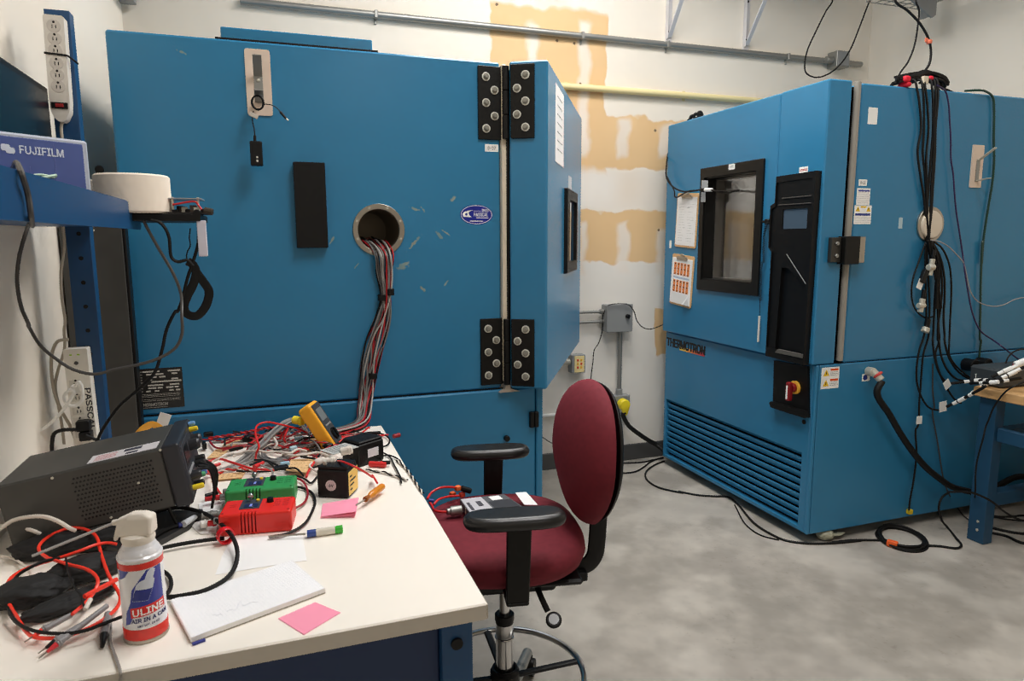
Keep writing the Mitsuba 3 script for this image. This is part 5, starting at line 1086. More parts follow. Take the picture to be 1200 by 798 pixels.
# power strips
def outlet(m_):
    return cat(box(-.0045, -.0025, -.0004, .001, 0, .008, 0), box(.0032, .0052, -.0004, .001, 0, .008, 0), cyl((0, .001, .0145), (0, -.0004, .0145), .0028, 10, b=.0001))
k = thing('power_strip', 'light gray six-outlet power strip mounted at the top of the blue upright', 'power strip')
SP = [(-0.4967,2.0350,1.9072),(-0.4526,2.0350,1.9085),(-0.5007,2.0350,1.6898),(-0.4560,2.0350,1.6975),(-0.4794,2.0350,1.6561)]
pt_, pb_ = V(SP[0][0] + SP[1][0], 0, SP[0][2] + SP[1][2]) / 2, V(*SP[4])
sw_ = SP[1][0] - SP[0][0]
L_ = pt_[2] - pb_[2]
poly = rrect(-sw_ / 2, sw_ / 2, L_ * .16, L_, .006).union(Polygon([(-sw_ / 2, L_ * .2), (sw_ / 2, L_ * .2), (sw_ * .46, L_ * .10), (sw_ * .25, L_ * .02), (sw_ * .10, 0), (-sw_ * .10, 0), (-sw_ * .30, L_ * .03), (-sw_ * .46, L_ * .10)]))
so_, sv_ = V(pb_[0], 2.069, pb_[2]), unit(V(pt_[0] - pb_[0], 0, L_))
part(k, 'housing', prism(poly, .034, so_, (sv_[2], 0, -sv_[0]), sv_), M_PWHITE)
uu_ = V(sv_[2], 0, -sv_[0])
FY = 2.035
for i, t in enumerate((.90, .785, .675, .555, .445, .335)):
    c_ = V(so_[0], FY, so_[2]) + sv_ * L_ * t
    ol = part(k, 'outlet', lathe([(0, 0), (.0155, 0), (.0145, .0012), (0, .0012)], c_, (0, -1, 0), 24), col(196, 190, 182))
    part(ol, 'slots', put(outlet(0), c_ + V(0, -.0012, -.006), uu_, (0, 1, 0), sv_), M_BLACK)
c_ = V(so_[0], FY, so_[2]) + sv_ * L_ * .15
part(k, 'switch_frame', put(box(-.018, .018, -.003, 0, -.007, .008, .001), c_, uu_, (0, 1, 0), sv_), M_BLACK)
part(k, 'switch', put(box(-.009, .009, -.005, -.003, -.004, .005, .001), c_, uu_, (0, 1, 0), sv_), col(150, 30, 34, rough=.3), label='red rocker switch')
part(k, 'cord', tube([V(so_[0], 2.052, so_[2] + .004), *[(-0.4834,2.0500,1.6469),(-0.4845,2.0500,1.6130),(-0.4861,2.0500,1.5789),(-0.4883,2.0500,1.5578)], *[(-0.5036,2.0600,1.3933),(-0.5049,2.0600,1.3497),(-0.5183,2.0600,1.2785),(-0.5216,2.0600,1.2120),(-0.5197,2.0600,1.1503)], *[(-0.5235,2.0600,1.1346),(-0.5269,2.0600,1.0838),(-0.5477,2.0600,1.0223),(-0.5570,2.0600,0.9828),(-0.5537,2.0600,0.9247),(-0.5510,2.0600,0.8719),(-0.5501,2.0600,0.8248)]], .0038, 7), col(176, 168, 154))
solo('cable_tie', 'black tie around the middle of the six-outlet power strip', 'tie', cat(put(box(-sw_ * .56, sw_ * .56, -.0022, 0, -.0025, .0025, .0005), V(so_[0], FY - .0003, so_[2]) + sv_ * L_ * .635, unit(uu_ + V(0, 0, -.04)), (0, 1, 0), sv_), tube([V(so_[0] + sw_ * .56, FY, so_[2]) + sv_ * L_ * .63, V(so_[0] + sw_ * .8, FY + .02, so_[2]) + sv_ * L_ * .60, V(so_[0] + sw_ * .9, FY + .03, so_[2]) + sv_ * L_ * .585], .0022, 6)), M_BLACK)
k = thing('power_strip', 'white surge strip marked PASSCAL leaning against the lower part of the blue upright', 'power strip')
US = [(-0.5241,2.0450,1.0847),(-0.4698,2.0450,1.0828),(-0.4679,2.0450,0.8620),(-0.5188,2.0450,0.8494)]
ub, ut = (V(*US[2]) + V(*US[3])) / 2, (V(*US[0]) + V(*US[1])) / 2
uw = US[1][0] - US[0][0]
uv_ = unit(ut - ub)
UH = np.linalg.norm(ut - ub) + .03
uo = V(ub[0], 2.068, ub[2]) - uv_ * .03
ur = V(uv_[2], 0, -uv_[0])
part(k, 'housing', prism(rrect(-uw / 2, uw / 2, 0, UH, .004), .038, uo, ur, uv_), col(226, 222, 212, rough=.4))
def us(m, x, t, d=0.):
    return put(m, V(uo[0], 2.030 - d, uo[2]) + ur * uw * x + uv_ * UH * t, ur, (0, 1, 0), uv_)
part(k, 'button', us(cyl((0, 0, 0), (0, -.003, 0), .0048, 14), .0, .855), col(70, 70, 70))
for x in (-.20, .12):
    part(k, 'indicator', us(box(-.003, .003, -.0012, 0, -.0015, .0015, 0), x, .94), col(150, 200, 40))
for t in (.64, .50, .36, .25, .12):
    ol = part(k, 'outlet', us(box(-.016, .010, -.0008, 0, -.010, .011, 0), -.10, t), col(206, 202, 192))
    part(ol, 'slots', us(outlet(0), -.12, t - .02, .0008), M_BLACK)
part(k, 'lettering', put(text('PASSCAL', .0135, (0, 0, 0), (1, 0, 0), (0, 1, 0), .0004, True, UH * .44), V(uo[0], 2.0298, uo[2]) + ur * uw * .22 + uv_ * UH * .59, -uv_, ur, (0, -1, 0)), M_INK)
kc = thing('wall_plug', 'white plug and looped cord in the middle of the surge strip', 'plug')
part(kc, 'body', us(put(rbox(-.013, .013, -.028, -.001, -.012, .012, .005), (0, 0, 0)), -.02, .60), M_WHITEP)
pl = [(-0.4949,1.9900,0.9924),(-0.4845,1.9900,1.0028),(-0.4797,1.9900,0.9743),(-0.4839,1.9900,0.9521),(-0.5016,1.9900,0.9412),(-0.5175,1.9900,0.9493),(-0.5206,1.9900,0.9691),(-0.5050,1.9900,0.9847),(-0.4984,1.9900,0.9786),(-0.5072,1.9900,0.9596),(-0.5392,1.9900,0.9174),(-0.5796,1.9900,0.8846),(-0.6176,1.9900,0.8744),(-0.6388,1.9900,0.8682),(-0.6429,1.9900,0.8490),(-0.6268,1.9900,0.8249),(-0.6054,1.9900,0.8055)]
part(kc, 'cord', tube(pl, .0042, 8), M_WHITEP)
kc = thing('wall_plug', 'black plugs and cord at the bottom of the surge strip', 'plug')
part(kc, 'body', us(rbox(-.016, .016, -.030, -.001, -.014, .014, .004), .08, .22), M_BLACK)
part(kc, 'body', us(rbox(-.014, .014, -.034, -.001, -.012, .012, .004), .14, .115), M_BLACK)
part(kc, 'cord', tube([*[(-0.5021,1.9900,0.8788),(-0.5330,1.9900,0.8801),(-0.5501,1.9900,0.8733),(-0.5582,1.9900,0.8458),(-0.5602,1.9900,0.8118)]], .0048, 8), M_RUBBER)
part(kc, 'cord', tube([*[(-0.4819,1.9900,0.8608),(-0.4586,1.9900,0.8469),(-0.4401,1.9900,0.8334)]], .0042, 8), M_RUBBER)
solo('upright_cord', 'beige cord looping beside the surge strip and down behind the bench', 'cord', tube([(-0.5137,2.0500,1.1072),(-0.5382,2.0500,1.1028),(-0.5526,2.0500,1.0754),(-0.5589,2.0500,1.0305),(-0.5572,2.0500,0.9676),(-0.5467,2.0500,0.9207),(-0.5288,2.0500,0.8725),(-0.5181,2.0500,0.8243)], .0042, 8), col(170, 162, 148))
oc_ = (-0.5377,2.0000,0.8264)
solo('orange_connector', 'orange connector on the bench below the surge strip', 'connector', rbox(oc_[0] - .018, oc_[0] + .018, 1.985, 2.02, DZ + .0005, DZ + .05, .005), col(222, 72, 28))
gc_ = [(-0.5087,1.9700,0.8293),(-0.4405,1.9700,0.8392),(-0.4426,1.9700,0.8738),(-0.4632,1.9700,0.8587)]
solo('gray_pad', 'small gray-green pad leaning behind the power supply', 'pad', put(box(-.035, .035, -.008, .0, 0, .05, .003), (gc_[1][0] - .035, 1.97, DZ + .0006), (.95, .3, 0)), col(116, 118, 106))

# ---------------------------------------------------------------- bench power supply
po = V(-.517, 1.538, .757)
pt = .156                     # the front stands raised on its bail
pd = V(math.cos(pt), 0, math.sin(pt))
pn = V(0, 1, 0)
PH, PWD, PLEN = .1305, .211, .336
def ps(m):
    return put(m, po, pd, pn, np.cross(pd, pn))
k = thing('power_supply', 'charcoal bench power supply with a vented side and knobbed front on the white workbench', 'power supply')
part(k, 'body', ps(box(0, PLEN - .034, 0, PWD, 0, PH, .004)), M_CHAR)
bz = part(k, 'bezel', ps(rbox(PLEN - .035, PLEN, -.003, PWD + .003, -.004, PH + .004, .006)), col(36, 38, 44, rough=.45))
holes = []
for i in range(22):
    for j in range(11):
        x, z = PLEN - .058 - i * .0068 - (.0034 if j % 2 else 0), .022 + j * .0088
        holes.append(cyl((x, .0002, z), (x, -.0004, z), .0024, 6, b=.0001))
part(k, 'vent_holes', ps(cat(holes)), M_BLACK, kind='stuff')
for x, z in ((.10, .122), (.245, .07), (.30, .128), (.18, .012)):
    part(k, 'screw', ps(cyl((x, 0, z), (x, -.0012, z), .0028, 10)), M_ZINC)
st = part(k, 'sticker', ps(box(PLEN - .175, PLEN - .045, .012, .065, PH + .0002, PH + .0010, 0)), col(196, 192, 194))
part(st, 'print', ps(cat(box(PLEN - .112, PLEN - .078, .040, .058, PH + .0010, PH + .0014, 0), box(PLEN - .105, PLEN - .082, .018, .030, PH + .0010, PH + .0014, 0))), col(60, 60, 70))
part(st, 'red_print', ps(cat(*[box(PLEN - .165, PLEN - .125, .020 + .008 * i, .0225 + .008 * i, PH + .0010, PH + .0013, 0) for i in range(5)])), col(190, 120, 120))
for y in (.02, PWD - .02):
    part(k, 'foot', cyl((po[0] + .03, po[1] + y, DZ + .0004), (po[0] + .03, po[1] + y, .762), .010, 12), M_BLACK)
part(k, 'bail', tube([po + pd * .285 + V(0, .012, -.001), V(po[0] + .300, po[1] + .012, DZ + .0046), V(po[0] + .300, po[1] + PWD - .012, DZ + .0046), po + pd * .285 + V(0, PWD - .012, -.001)], .004, 8, curve=False), M_BLACKMETAL)
part(bz, 'front_panel', ps(box(PLEN - .001, PLEN + .001, .010, PWD - .010, .008, PH - .008, .0005)), col(46, 48, 54))
part(bz, 'display', ps(box(PLEN + .001, PLEN + .002, .030, .085, .070, .112, .0005)), col(16, 18, 22, rough=.2))
for y, z, r, l, c_ in ((.115, .095, .013, .022, (40, 40, 44)), (.155, .095, .013, .022, (40, 40, 44)), (.045, .045, .010, .02, (40, 40, 44)), (.165, .118, .006, .018, (226, 200, 40)), (.172, .130, .005, .014, (110, 160, 210)), (.100, .030, .006, .024, (110, 150, 220)),
                       (.085, .030, .006, .022, (90, 170, 120)), (.030, .022, .006, .022, (226, 200, 40)), (.060, .020, .007, .02, (30, 30, 30)), (.13, .045, .008, .022, (30, 30, 30)), (.15, .05, .008, .02, (30, 30, 30))):
    part(bz, 'knob' if r > .009 else 'binding_post', ps(lathe([(0, 0), (r, 0), (r, l * .8), (r * .8, l), (0, l)], (PLEN + .001, y, z), (1, 0, 0), 16)), col(*c_, rough=.35))
for i in range(9):
    part(bz, 'button', ps(box(PLEN + .001, PLEN + .004, .024 + .0085 * i, .029 + .0085 * i, .054, .060, .0005)), col(150, 152, 156))
part(bz, 'leads', ps(cat(*[tube([(PLEN + .012, .06 + .03 * i, .05), (PLEN + .034, .065 + .03 * i, .045 - .008 * i), (PLEN + .036, .07 + .03 * i, .0), (PLEN + .020, .075 + .03 * i, -.050)], .0030, 7) for i in range(4)])), M_RUBBER)
yk = [(-0.3946,2.2103,0.8000),(-0.3888,2.2561,0.8000),(-0.3766,2.3018,0.8000),(-0.3534,2.2596,0.8000)]
solo('yellow_lead', 'yellow strap arching behind the top of the power supply', 'lead', tube([(yk[0][0], yk[0][1] + .06, .80), *[V(*p) + V(0, .0, 0) for p in [(-0.3837,2.1500,0.8173),(-0.3703,2.1500,0.8292),(-0.3518,2.1500,0.8369),(-0.3380,2.1500,0.8286),(-0.3297,2.1500,0.8182)]]], 0., 10, 8, flat=(.011, .003, (0, 1, .3))), col(228, 160, 50))
wc = (-0.3322,2.2000,0.8264)
solo('white_card', 'small white card standing behind the power supply', 'card', put(box(-.016, .016, -.001, .001, -.03, .03, 0), (wc[0], 2.20, wc[2]), (.92, 0, -.38), (0, 1, 0)), col(212, 210, 206))
sl = [(-0.2644,1.5621,0.7420),(-0.2625,1.6403,0.7420),(-0.1772,1.6249,0.7420),(-0.1846,1.5900,0.7420)]
solo('dark_tray', 'flat dark gray tray on the bench in front of the power supply', 'tray', poly_z([(-0.3931,1.5421,0.7405),(-0.2935,1.6640,0.7405),(-0.1800,1.6439,0.7405),(-0.1997,1.5569,0.7405),(-0.2830,1.4423,0.7405)], .012), col(42, 42, 42))

# ---------------------------------------------------------------- dust can
k = thing('duster_can', 'white, blue and red spray can of compressed air at the front of the workbench', 'spray can')
cb = V(*(-0.2200,1.1474,0.7405))
CR = .0325
ca = (cb[0], cb[1])
yaw_c = math.radians(-14)
def cn(m):
    return put(m, (cb[0], cb[1], .7405), yaw=yaw_c)
part(k, 'can', cn(lathe([(0, .002), (CR - .003, 0), (CR, .003), (CR - .0008, .006), (CR - .0008, .132), (CR, .134), (CR, .137), (CR - .0025, .1395), (CR - .0025, .1415), (CR - .0055, .147), (CR - .008, .150), (CR - .008, .1515), (.0225, .155), (.0225, .157), (.016, .160), (0, .160)], n=48)), col(226, 226, 230, rough=.22, metallic=.15), label='white can')
part(k, 'base_rim', cn(lathe([(CR - .004, 0), (CR + .0004, .001), (CR + .0006, .004), (CR, .006), (CR - .004, .006), (CR - .004, 0)], n=48)), M_STEEL)
def wr(poly, d=.0004):
    return cn(wrapped(poly, d, CR - .0008, (0, 0)))
W_ = CR * math.pi
part(k, 'upper_red_band', cn(lathe([(CR - .004, .121), (CR - .0003, .121), (CR - .0003, .131), (CR - .004, .131), (CR - .004, .121)], n=48)), col(214, 50, 40, rough=.25))
part(k, 'lower_red_band', cn(lathe([(CR - .004, .006), (CR - .0003, .006), (CR - .0003, .024), (CR - .004, .024), (CR - .004, .006)], n=48)), col(214, 50, 40, rough=.25))
M_CANBLUE = col(52, 62, 150, rough=.25)
part(k, 'blue_field', wr(Polygon([(-.018, .030), (-.014, .052), (-.006, .068), (-.002, .090), (.010, .106), (.020, .119), (.044, .1205), (.046, .05), (-.004, .044), (-.009, .034)])), M_CANBLUE)
part(k, 'blue_corner', wr(Polygon([(-.024, .1205), (-.004, .1205), (-.012, .110), (-.024, .104)])), M_CANBLUE)
pic = part(k, 'pictured_can', wr(Polygon([(-.003, .072), (.020, .070), (.027, .088), (.0315, .101), (.029, .105), (.0335, .117), (.029, .1205), (.022, .117), (.017, .105), (.010, .103), (.005, .098)]), .0007), col(206, 212, 224, rough=.25))
part(pic, 'pictured_label', wr(Polygon([(-.0028, .0725), (.0198, .0705), (.0265, .088), (.0035, .0905)]), .0010), col(44, 54, 130, rough=.25))
part(k, 'red_plate', wr(Polygon([(-.0065, .044), (.046, .050), (.046, .066), (-.0065, .060)]), .0008), col(214, 44, 40, rough=.25))
def ctext(s, h, x, y, width, slope=0., d=.0011):
    m = meshkit.text_mesh(s, h, .0005, True)
    m.apply_scale([width / (m.bounds[1][0] - m.bounds[0][0]), 1, 1])
    m.apply_translation((x - m.bounds[0][0], y, 0))
    m.vertices[:, 1] += slope * (m.vertices[:, 0] - x)
    m = m.subdivide_to_size(.004)
    m.vertices[:, 2] += d - .0005
    return cn(bend(m, CR - .0008))
part(k, 'lettering_name', ctext('ULINE', .0105, -.0035, .0468, .046, .10), M_LABELW)
part(k, 'lettering', ctext('AIR IN A CAN', .0062, -.0065, .0350, .056, .08, .0008), col(40, 46, 100))
part(k, 'lettering_small', ctext('NET WT. 10 OZ', .0028, .002, .0280, .032, .08, .0008), col(70, 74, 110))
nz = part(k, 'nozzle', cn(cat(lathe([(0, .156), (.0225, .156), (.0245, .162), (.0235, .168), (.013, .172), (0, .172)], n=32), hull(rbox(-.026, .025, -.015, .015, .168, .178, .0049), rbox(-.014, .026, -.013, .013, .182, .200, .006), rbox(-.010, .018, -.011, .011, .19, .2035, .006), rbox(-.029, -.016, -.008, .008, .182, .194, .004)))), col(226, 218, 206, rough=.4), label='cream trigger nozzle')
part(nz, 'trigger', cn(hull(rbox(-.030, -.022, -.005, .005, .176, .186, .003), rbox(-.036, -.031, -.004, .004, .158, .166, .0025))), col(222, 214, 202, rough=.4))
part(nz, 'spout', cn(cyl((-.024, 0, .189), (-.036, 0, .187), .0045, 12)), col(222, 214, 202, rough=.4))
ns_ = put(trimesh.Trimesh([(-.034, 0, .187), (-.035, 0, .187), (-.034, .001, .187)], [(0, 1, 2)], process=False), (cb[0], cb[1], .7405), yaw=yaw_c).vertices[0]
part(k, 'straw', cyl(ns_, (-0.3631,1.1500,0.8934), .0020, 10), col(176, 172, 170, rough=.3))

# ---------------------------------------------------------------- red and green handheld boxes
def handheld(lab, c, c2, p0, p1, dep, hgt):
    k = thing('trigger_box', lab, 'instrument')
    p0, p1 = V(*p0), V(*p1)
    u = unit(p1 - p0)
    w_ = np.linalg.norm(p1 - p0)
    def j(m):
        return put(m, (p0[0], p0[1], DZ + .0006), u, (-u[1], u[0], 0), (0, 0, 1))
    M_, M2 = col(*c, rough=.38), col(*c2, rough=.45)
    slots = [box(w_ * (.30 + .048 * i), w_ * (.30 + .048 * i) + .003, -.01, .010, .004, hgt + .01, 0) for i in range(5)]
    part(k, 'case', j(diff(rbox(0, w_, 0, dep, 0, hgt, .006), *slots)), M_)
    part(k, 'slot_liner', j(box(w_ * .29, w_ * .52, .0085, .0112, .006, hgt - .004, 0)), M2)
    pn_ = part(k, 'panel', j(box(w_ * .25, w_ * .53, dep * .30, dep * .92, hgt - .001, hgt + .0012, .0005)), col(52, 56, 66))
    part(pn_, 'display', j(box(w_ * .31, w_ * .50, dep * .36, dep * .60, hgt + .0012, hgt + .002, 0)), col(30, 36, 70, rough=.2))
    part(pn_, 'digits', j(box(w_ * .385, w_ * .42, dep * .40, dep * .56, hgt + .002, hgt + .0023, 0)), col(120, 140, 220))
    part(pn_, 'button', j(cyl((w_ * .475, dep * .78, hgt + .001), (w_ * .475, dep * .78, hgt + .005), .004, 14)), col(222, 190, 40))
    part(pn_, 'post', j(cat(cyl((w_ * .37, dep * .80, hgt + .001), (w_ * .37, dep * .80, hgt + .008), .003, 10), ball((w_ * .37, dep * .80, hgt + .013), .0065))), M_CHROME)
    part(k, 'dial', j(lathe([(0, 0), (.0075, 0), (.0065, .009), (0, .010)], (w_ * .655, dep * .70, hgt), (0, 0, 1), 16)), M_BLACK)
    for x, y in ((.05, .10), (.05, .92), (.95, .10), (.95, .92)):
        part(k, 'screw', j(cyl((w_ * x, dep * y, hgt - .001), (w_ * x, dep * y, hgt + .0006), .003, 10, b=.0001)), M2)
    part(k, 'print', j(cat(*[box(w_ * x, w_ * x + .008, dep * y, dep * y + .0016, hgt + .0001, hgt + .0004, 0) for x in (.72, .76, .84, .88) for y in (.40, .52, .64, .76)], *[box(w_ * .10, w_ * .19, dep * y, dep * y + .0016, hgt + .0001, hgt + .0004, 0) for y in (.5, .62)])), M2)
    for y in (.3, .7):
        part(k, 'socket', j(cyl((.001, dep * y, hgt * .55), (-.014, dep * y, hgt * .55), .0075, 14)), M_GALV)
    return j, w_
jr, wr_ = handheld('bright red instrument box in front of the green one on the white workbench', (214, 36, 24), (150, 20, 16), (-0.1366,1.4955,0.7410), (0.0107,1.4751,0.7410), .088, .047)
jg, wg_ = handheld('green instrument box behind the red one on the white workbench', (48, 140, 74), (24, 84, 44), (-0.1328,1.6387,0.7410), (0.0205,1.6210,0.7410), .090, .047)
k = thing('safety_strap', 'glossy red strap curled at the near left corner of the red box', 'strap')
rs = (-0.1245,1.4603,0.7570)
part(k, 'loop', put(diff(cyl((0, 0, -.008), (0, 0, .008), .017, 28, b=.001), cyl((0, 0, -.02), (0, 0, .02), .014, 28, b=.001)), (rs[0] + .004, rs[1] - .004, DZ + .0185), (.9, .35, 0), (0, 0, 1), (.35, -.9, 0)), col(214, 28, 40, rough=.2))
for i, (a, b, r, m_, lab) in enumerate((((-0.1745,1.5636,0.7650), (-0.1422,1.5645,0.7650), .009, M_GALV, 'steel connector plugged into the left end of the red box'), ((-0.1752,1.5403,0.7550), (-0.1607,1.5440,0.7550), .0085, M_WHITEP, 'white plug cap left of the red box'),
                                      ((-0.1599,1.5363,0.7580), (-0.1428,1.5344,0.7580), .0065, M_RED, 'short red plug at the near left of the red box'), ((-0.1790,1.6898,0.7580), (-0.1560,1.6922,0.7580), .0055, M_RED, 'red banana plug between the green and red boxes'),
                                      ((-0.1555,1.6920,0.7580), (-0.1395,1.6913,0.7580), .0065, M_RED, 'thicker red banana plug at the left end of the green box'), ((-0.1814,1.7287,0.7520), (-0.1550,1.7416,0.7520), .0055, M_BLACK, 'black banana plug at the left end of the green box'),
                                      ((-0.1941,1.6022,0.7500), (-0.1789,1.6031,0.7500), .008, M_BLACKMETAL, 'dark metal coupling left of the red box'))):
    solo('plug', lab, 'plug', cat(cyl(a, b, r, 14), cyl(V(*a) + (V(*b) - V(*a)) * .55, V(*a) + (V(*b) - V(*a)) * .75, r * 1.18, 14)), m_)
solo('paper_scrap', 'crumpled white paper scrap under the plugs left of the boxes', 'paper', poly_z([(-0.1960,1.7130,0.7410),(-0.1728,1.7153,0.7410),(-0.1409,1.6967,0.7410),(-0.1447,1.6463,0.7410),(-0.1665,1.6343,0.7410),(-0.1892,1.6623,0.7410)], .0015), M_PAPER)
solo('paper_scrap', 'white wrapper beside the plugs at the left end of the red box', 'paper', poly_z([(-0.2015,1.5839,0.7410),(-0.1792,1.6005,0.7410),(-0.1436,1.5631,0.7410),(-0.1425,1.5157,0.7410),(-0.1744,1.5215,0.7410)], .0015), col(214, 210, 206))
solo('clear_cap', 'clear plastic cap on a black lead with a blue ring, left of the red box', 'cap', cyl((-0.2092,1.5446,0.7600), (-0.1887,1.5806,0.7600), .0075, 14, .0055), col(196, 200, 204, rough=.2))
k = thing('black_lead', 'black lead with a blue ring running to the clear cap', 'lead')
part(k, 'cord', tube([(-0.2611,1.4968,0.7580),(-0.2459,1.5242,0.7580),(-0.2288,1.5426,0.7580),(-0.2092,1.5523,0.7580)], .0042, 8), M_RUBBER)
part(k, 'ring', cyl((-0.2194,1.5461,0.7580), (-0.2092,1.5523,0.7580), .0055, 12), col(40, 50, 120))

# ---------------------------------------------------------------- multimeter
k = thing('multimeter', 'yellow multimeter tilted back on its stand among the wires', 'multimeter')
mb = V(*(0.1611,2.0239,0.7450))
mn = V(.80, -.30, .52)
mn = unit(mn)
mw = unit(np.cross((0, 0, 1), mn))
ml = np.cross(mn, mw)
def mm(m):
    return put(m, mb, mw, ml, mn)
part(k, 'holster', mm(rbox(-.012, .066, -.012, .162, -.042, .0, .009)), col(238, 166, 36, rough=.45))
fc = part(k, 'face', mm(box(-.004, .058, .002, .154, -.001, .0024, .002)), col(58, 58, 60))
part(fc, 'display', mm(box(.004, .050, .098, .138, .0024, .003, .0005)), col(112, 116, 116, rough=.25))
part(fc, 'keys', mm(cat(*[box(.004 + .012 * i, .012 + .012 * i, .078, .084, .0024, .0042, .0008) for i in range(4)])), col(140, 140, 140))
part(fc, 'dial', mm(cat(lathe([(0, 0), (.019, 0), (.018, .006), (0, .006)], (.027, .048, .0024), (0, 0, 1), 28), box(.0245, .0295, .032, .064, .008, .0125, .001))), M_BLACK)
part(fc, 'sockets', mm(cat(*[cyl((.006 + .014 * i, .016, .0024), (.006 + .014 * i, .016, .006), .0045, 12) for i in range(4)])), M_BLACK)
part(k, 'stand', mm(put(box(.004, .050, -.002, .080, -.003, 0, .001), (0, .06, -.041), (1, 0, 0), (0, -.72, -.70))), col(60, 56, 50))

# ---------------------------------------------------------------- batteries
def frame_on(p0, p1, z=None):
    p0, p1 = V(*p0), V(*p1)
    u = unit(V(p1[0] - p0[0], p1[1] - p0[1], 0))
    w_ = np.hypot(*(p1 - p0)[:2])
    return (lambda m: put(m, (p0[0], p0[1], DZ + .0006 if z is None else z), u, (-u[1], u[0], 0), (0, 0, 1))), w_
bc_, be_ = V(*(0.1443,1.6230,0.7410)), V(*(0.1994,1.7304,0.7410))
bv_ = unit(be_ - bc_)
bw = .078
jb, bw = frame_on(bc_ - bw * V(bv_[1], -bv_[0], 0), bc_)
k = thing('battery', 'black sealed battery with a yellow side label and a round white sticker', 'battery')
part(k, 'case', jb(box(0, bw, 0, .066, 0, .070, .003)), M_BLACK)
part(k, 'lid', jb(box(.002, bw - .002, .002, .064, .0702, .078, .002)), M_BLACK)
part(k, 'side_label', jb(box(bw + .0002, bw + .0010, .004, .064, .006, .064, 0)), col(236, 200, 110), label='yellow warning label')
part(k, 'label_print', jb(cat(*[box(bw + .0010, bw + .0014, .012, .014 + .035 * (i % 3 + 1) / 3, .016 + .011 * i, .020 + .011 * i, 0) for i in range(4)])), M_INK)
part(k, 'round_sticker', jb(cyl((bw * .45, -.0002, .032), (bw * .45, -.0010, .032), .0135, 24, b=.0001)), col(206, 190, 190))
part(k, 'sticker_print', jb(text('6V', .007, (bw * .45 - .005, -.0011, .0285), (1, 0, 0), (0, 0, 1), .0003, True)), M_INK)
for y in (.015, .05):
    part(k, 'terminal', jb(box(bw * .15, bw * .15 + .008, y - .004, y + .004, .078, .088, .001)), M_ZINC)
jb2, bw2 = frame_on((0.2075,1.8545,0.7410), (0.2562,1.8860,0.7410))
k = thing('battery', 'black battery box with a small white side label behind the yellow-labelled battery', 'battery')
part(k, 'case', jb2(box(-.012, bw2 + .02, 0, .075, 0, .062, .003)), M_BLACK)
part(k, 'lid', jb2(box(-.010, bw2 + .018, .002, .073, .0622, .070, .003)), M_BLACK)
part(k, 'side_label', jb2(box(bw2 * .32, bw2 * .98, -.0010, -.0002, .020, .044, 0)), col(214, 214, 218))
k = thing('label_sheet', 'gray printed label lying across the battery boxes', 'label')
part(k, 'sheet', jb2(put(box(-.10, -.015, -.005, .055, .0, .0014, 0), (0, 0, .060))), col(168, 170, 168))
part(k, 'print', jb2(put(cat(*[box(-.09, -.03, .004 + .01 * i, .008 + .01 * i, .0014, .0017, 0) for i in range(5)]), (0, 0, .060))), col(110, 112, 112))

# ---------------------------------------------------------------- paper, notes and drivers
k = thing('notepad', 'white gridded notepad with a blue edge lying at the front of the white workbench', 'notepad')
q4 = [(-0.1956,1.2291,0.7410),(-0.1502,1.0920,0.7410),(0.0589,1.1801,0.7410),(0.0062,1.3147,0.7410)]
part(k, 'cover', poly_z(q4, .0012, DZ + .0005), col(150, 140, 128))
part(k, 'sheets', poly_z([V(*p) * V(1, 1, 1) + V(0, .0015, 0) for p in q4], .0075, DZ + .0018), col(232, 230, 228, rough=.8))
def grid_fn(p, n, uv):
    c, s = math.cos(.42), math.sin(.42)
    a, b = (p.x * c + p.y * s) / .0055, (-p.x * s + p.y * c) / .0055
    l = dr.maximum(smoothstep(.86, .93, dr.abs(2 * (a - dr.floor(a)) - 1)), smoothstep(.86, .93, dr.abs(2 * (b - dr.floor(b)) - 1)))
    return mix(S(240, 240, 242), S(206, 212, 224), l * .8)
M_GRID = mat('grid_paper', proc(grid_fn), 0.8)
ctr = np.mean([V(*p) for p in q4], 0)
part(k, 'top_sheet', poly_z([ctr + (V(*p) - ctr) * .985 for p in q4], .0004, DZ + .0095), M_GRID)
part(k, 'writing', cat(*[tube(np.array(l_) + V(0, 0, .0001),   .0003, 5, 3) for l_ in ([(-0.1231,1.1511,0.7502),(-0.1190,1.1526,0.7502),(-0.1156,1.1446,0.7502),(-0.1118,1.1515,0.7502),(-0.1078,1.1456,0.7502)], [(-0.1019,1.1549,0.7502),(-0.0949,1.1602,0.7502),(-0.0892,1.1542,0.7502),(-0.0813,1.1848,0.7502),(-0.0768,1.1655,0.7502),(-0.0713,1.1675,0.7502)], [(-0.0695,1.1692,0.7502),(-0.0621,1.1731,0.7502),(-0.0538,1.1685,0.7502)])]), col(196, 198, 210))
bsp = [(-0.1481,1.0843,0.7420),(-0.1228,1.0939,0.7420)]
part(k, 'blue_edge', put(box(0, .019, -.0012, .004, .0, .0035, .0004), (bsp[0][0] + .001, bsp[0][1] + .001, DZ + .0005), unit(V(*bsp[1]) - V(*bsp[0]))), col(40, 50, 130), label='blue corner of the backing')
solo('paper_sheet', 'loose white sheet tucked under the notepad behind it', 'paper', poly_z([(-0.1117,1.4808,0.7405),(0.0302,1.4571,0.7405),(0.0335,1.3216,0.7405),(0.0021,1.3235,0.7405),(-0.1313,1.3193,0.7405),(-0.1247,1.3963,0.7405)], .0004), M_PAPER)
solo('sticky_note', 'single pink sticky note near the front edge of the white workbench', 'sticky note', poly_z([(-0.0214,1.1210,0.7405),(0.0396,1.1534,0.7405),(0.0775,1.1048,0.7405),(0.0169,1.0577,0.7405)], .0010), M_PINK)
k = thing('sticky_pad', 'pink sticky-note pad fanned beside the battery', 'sticky notes')
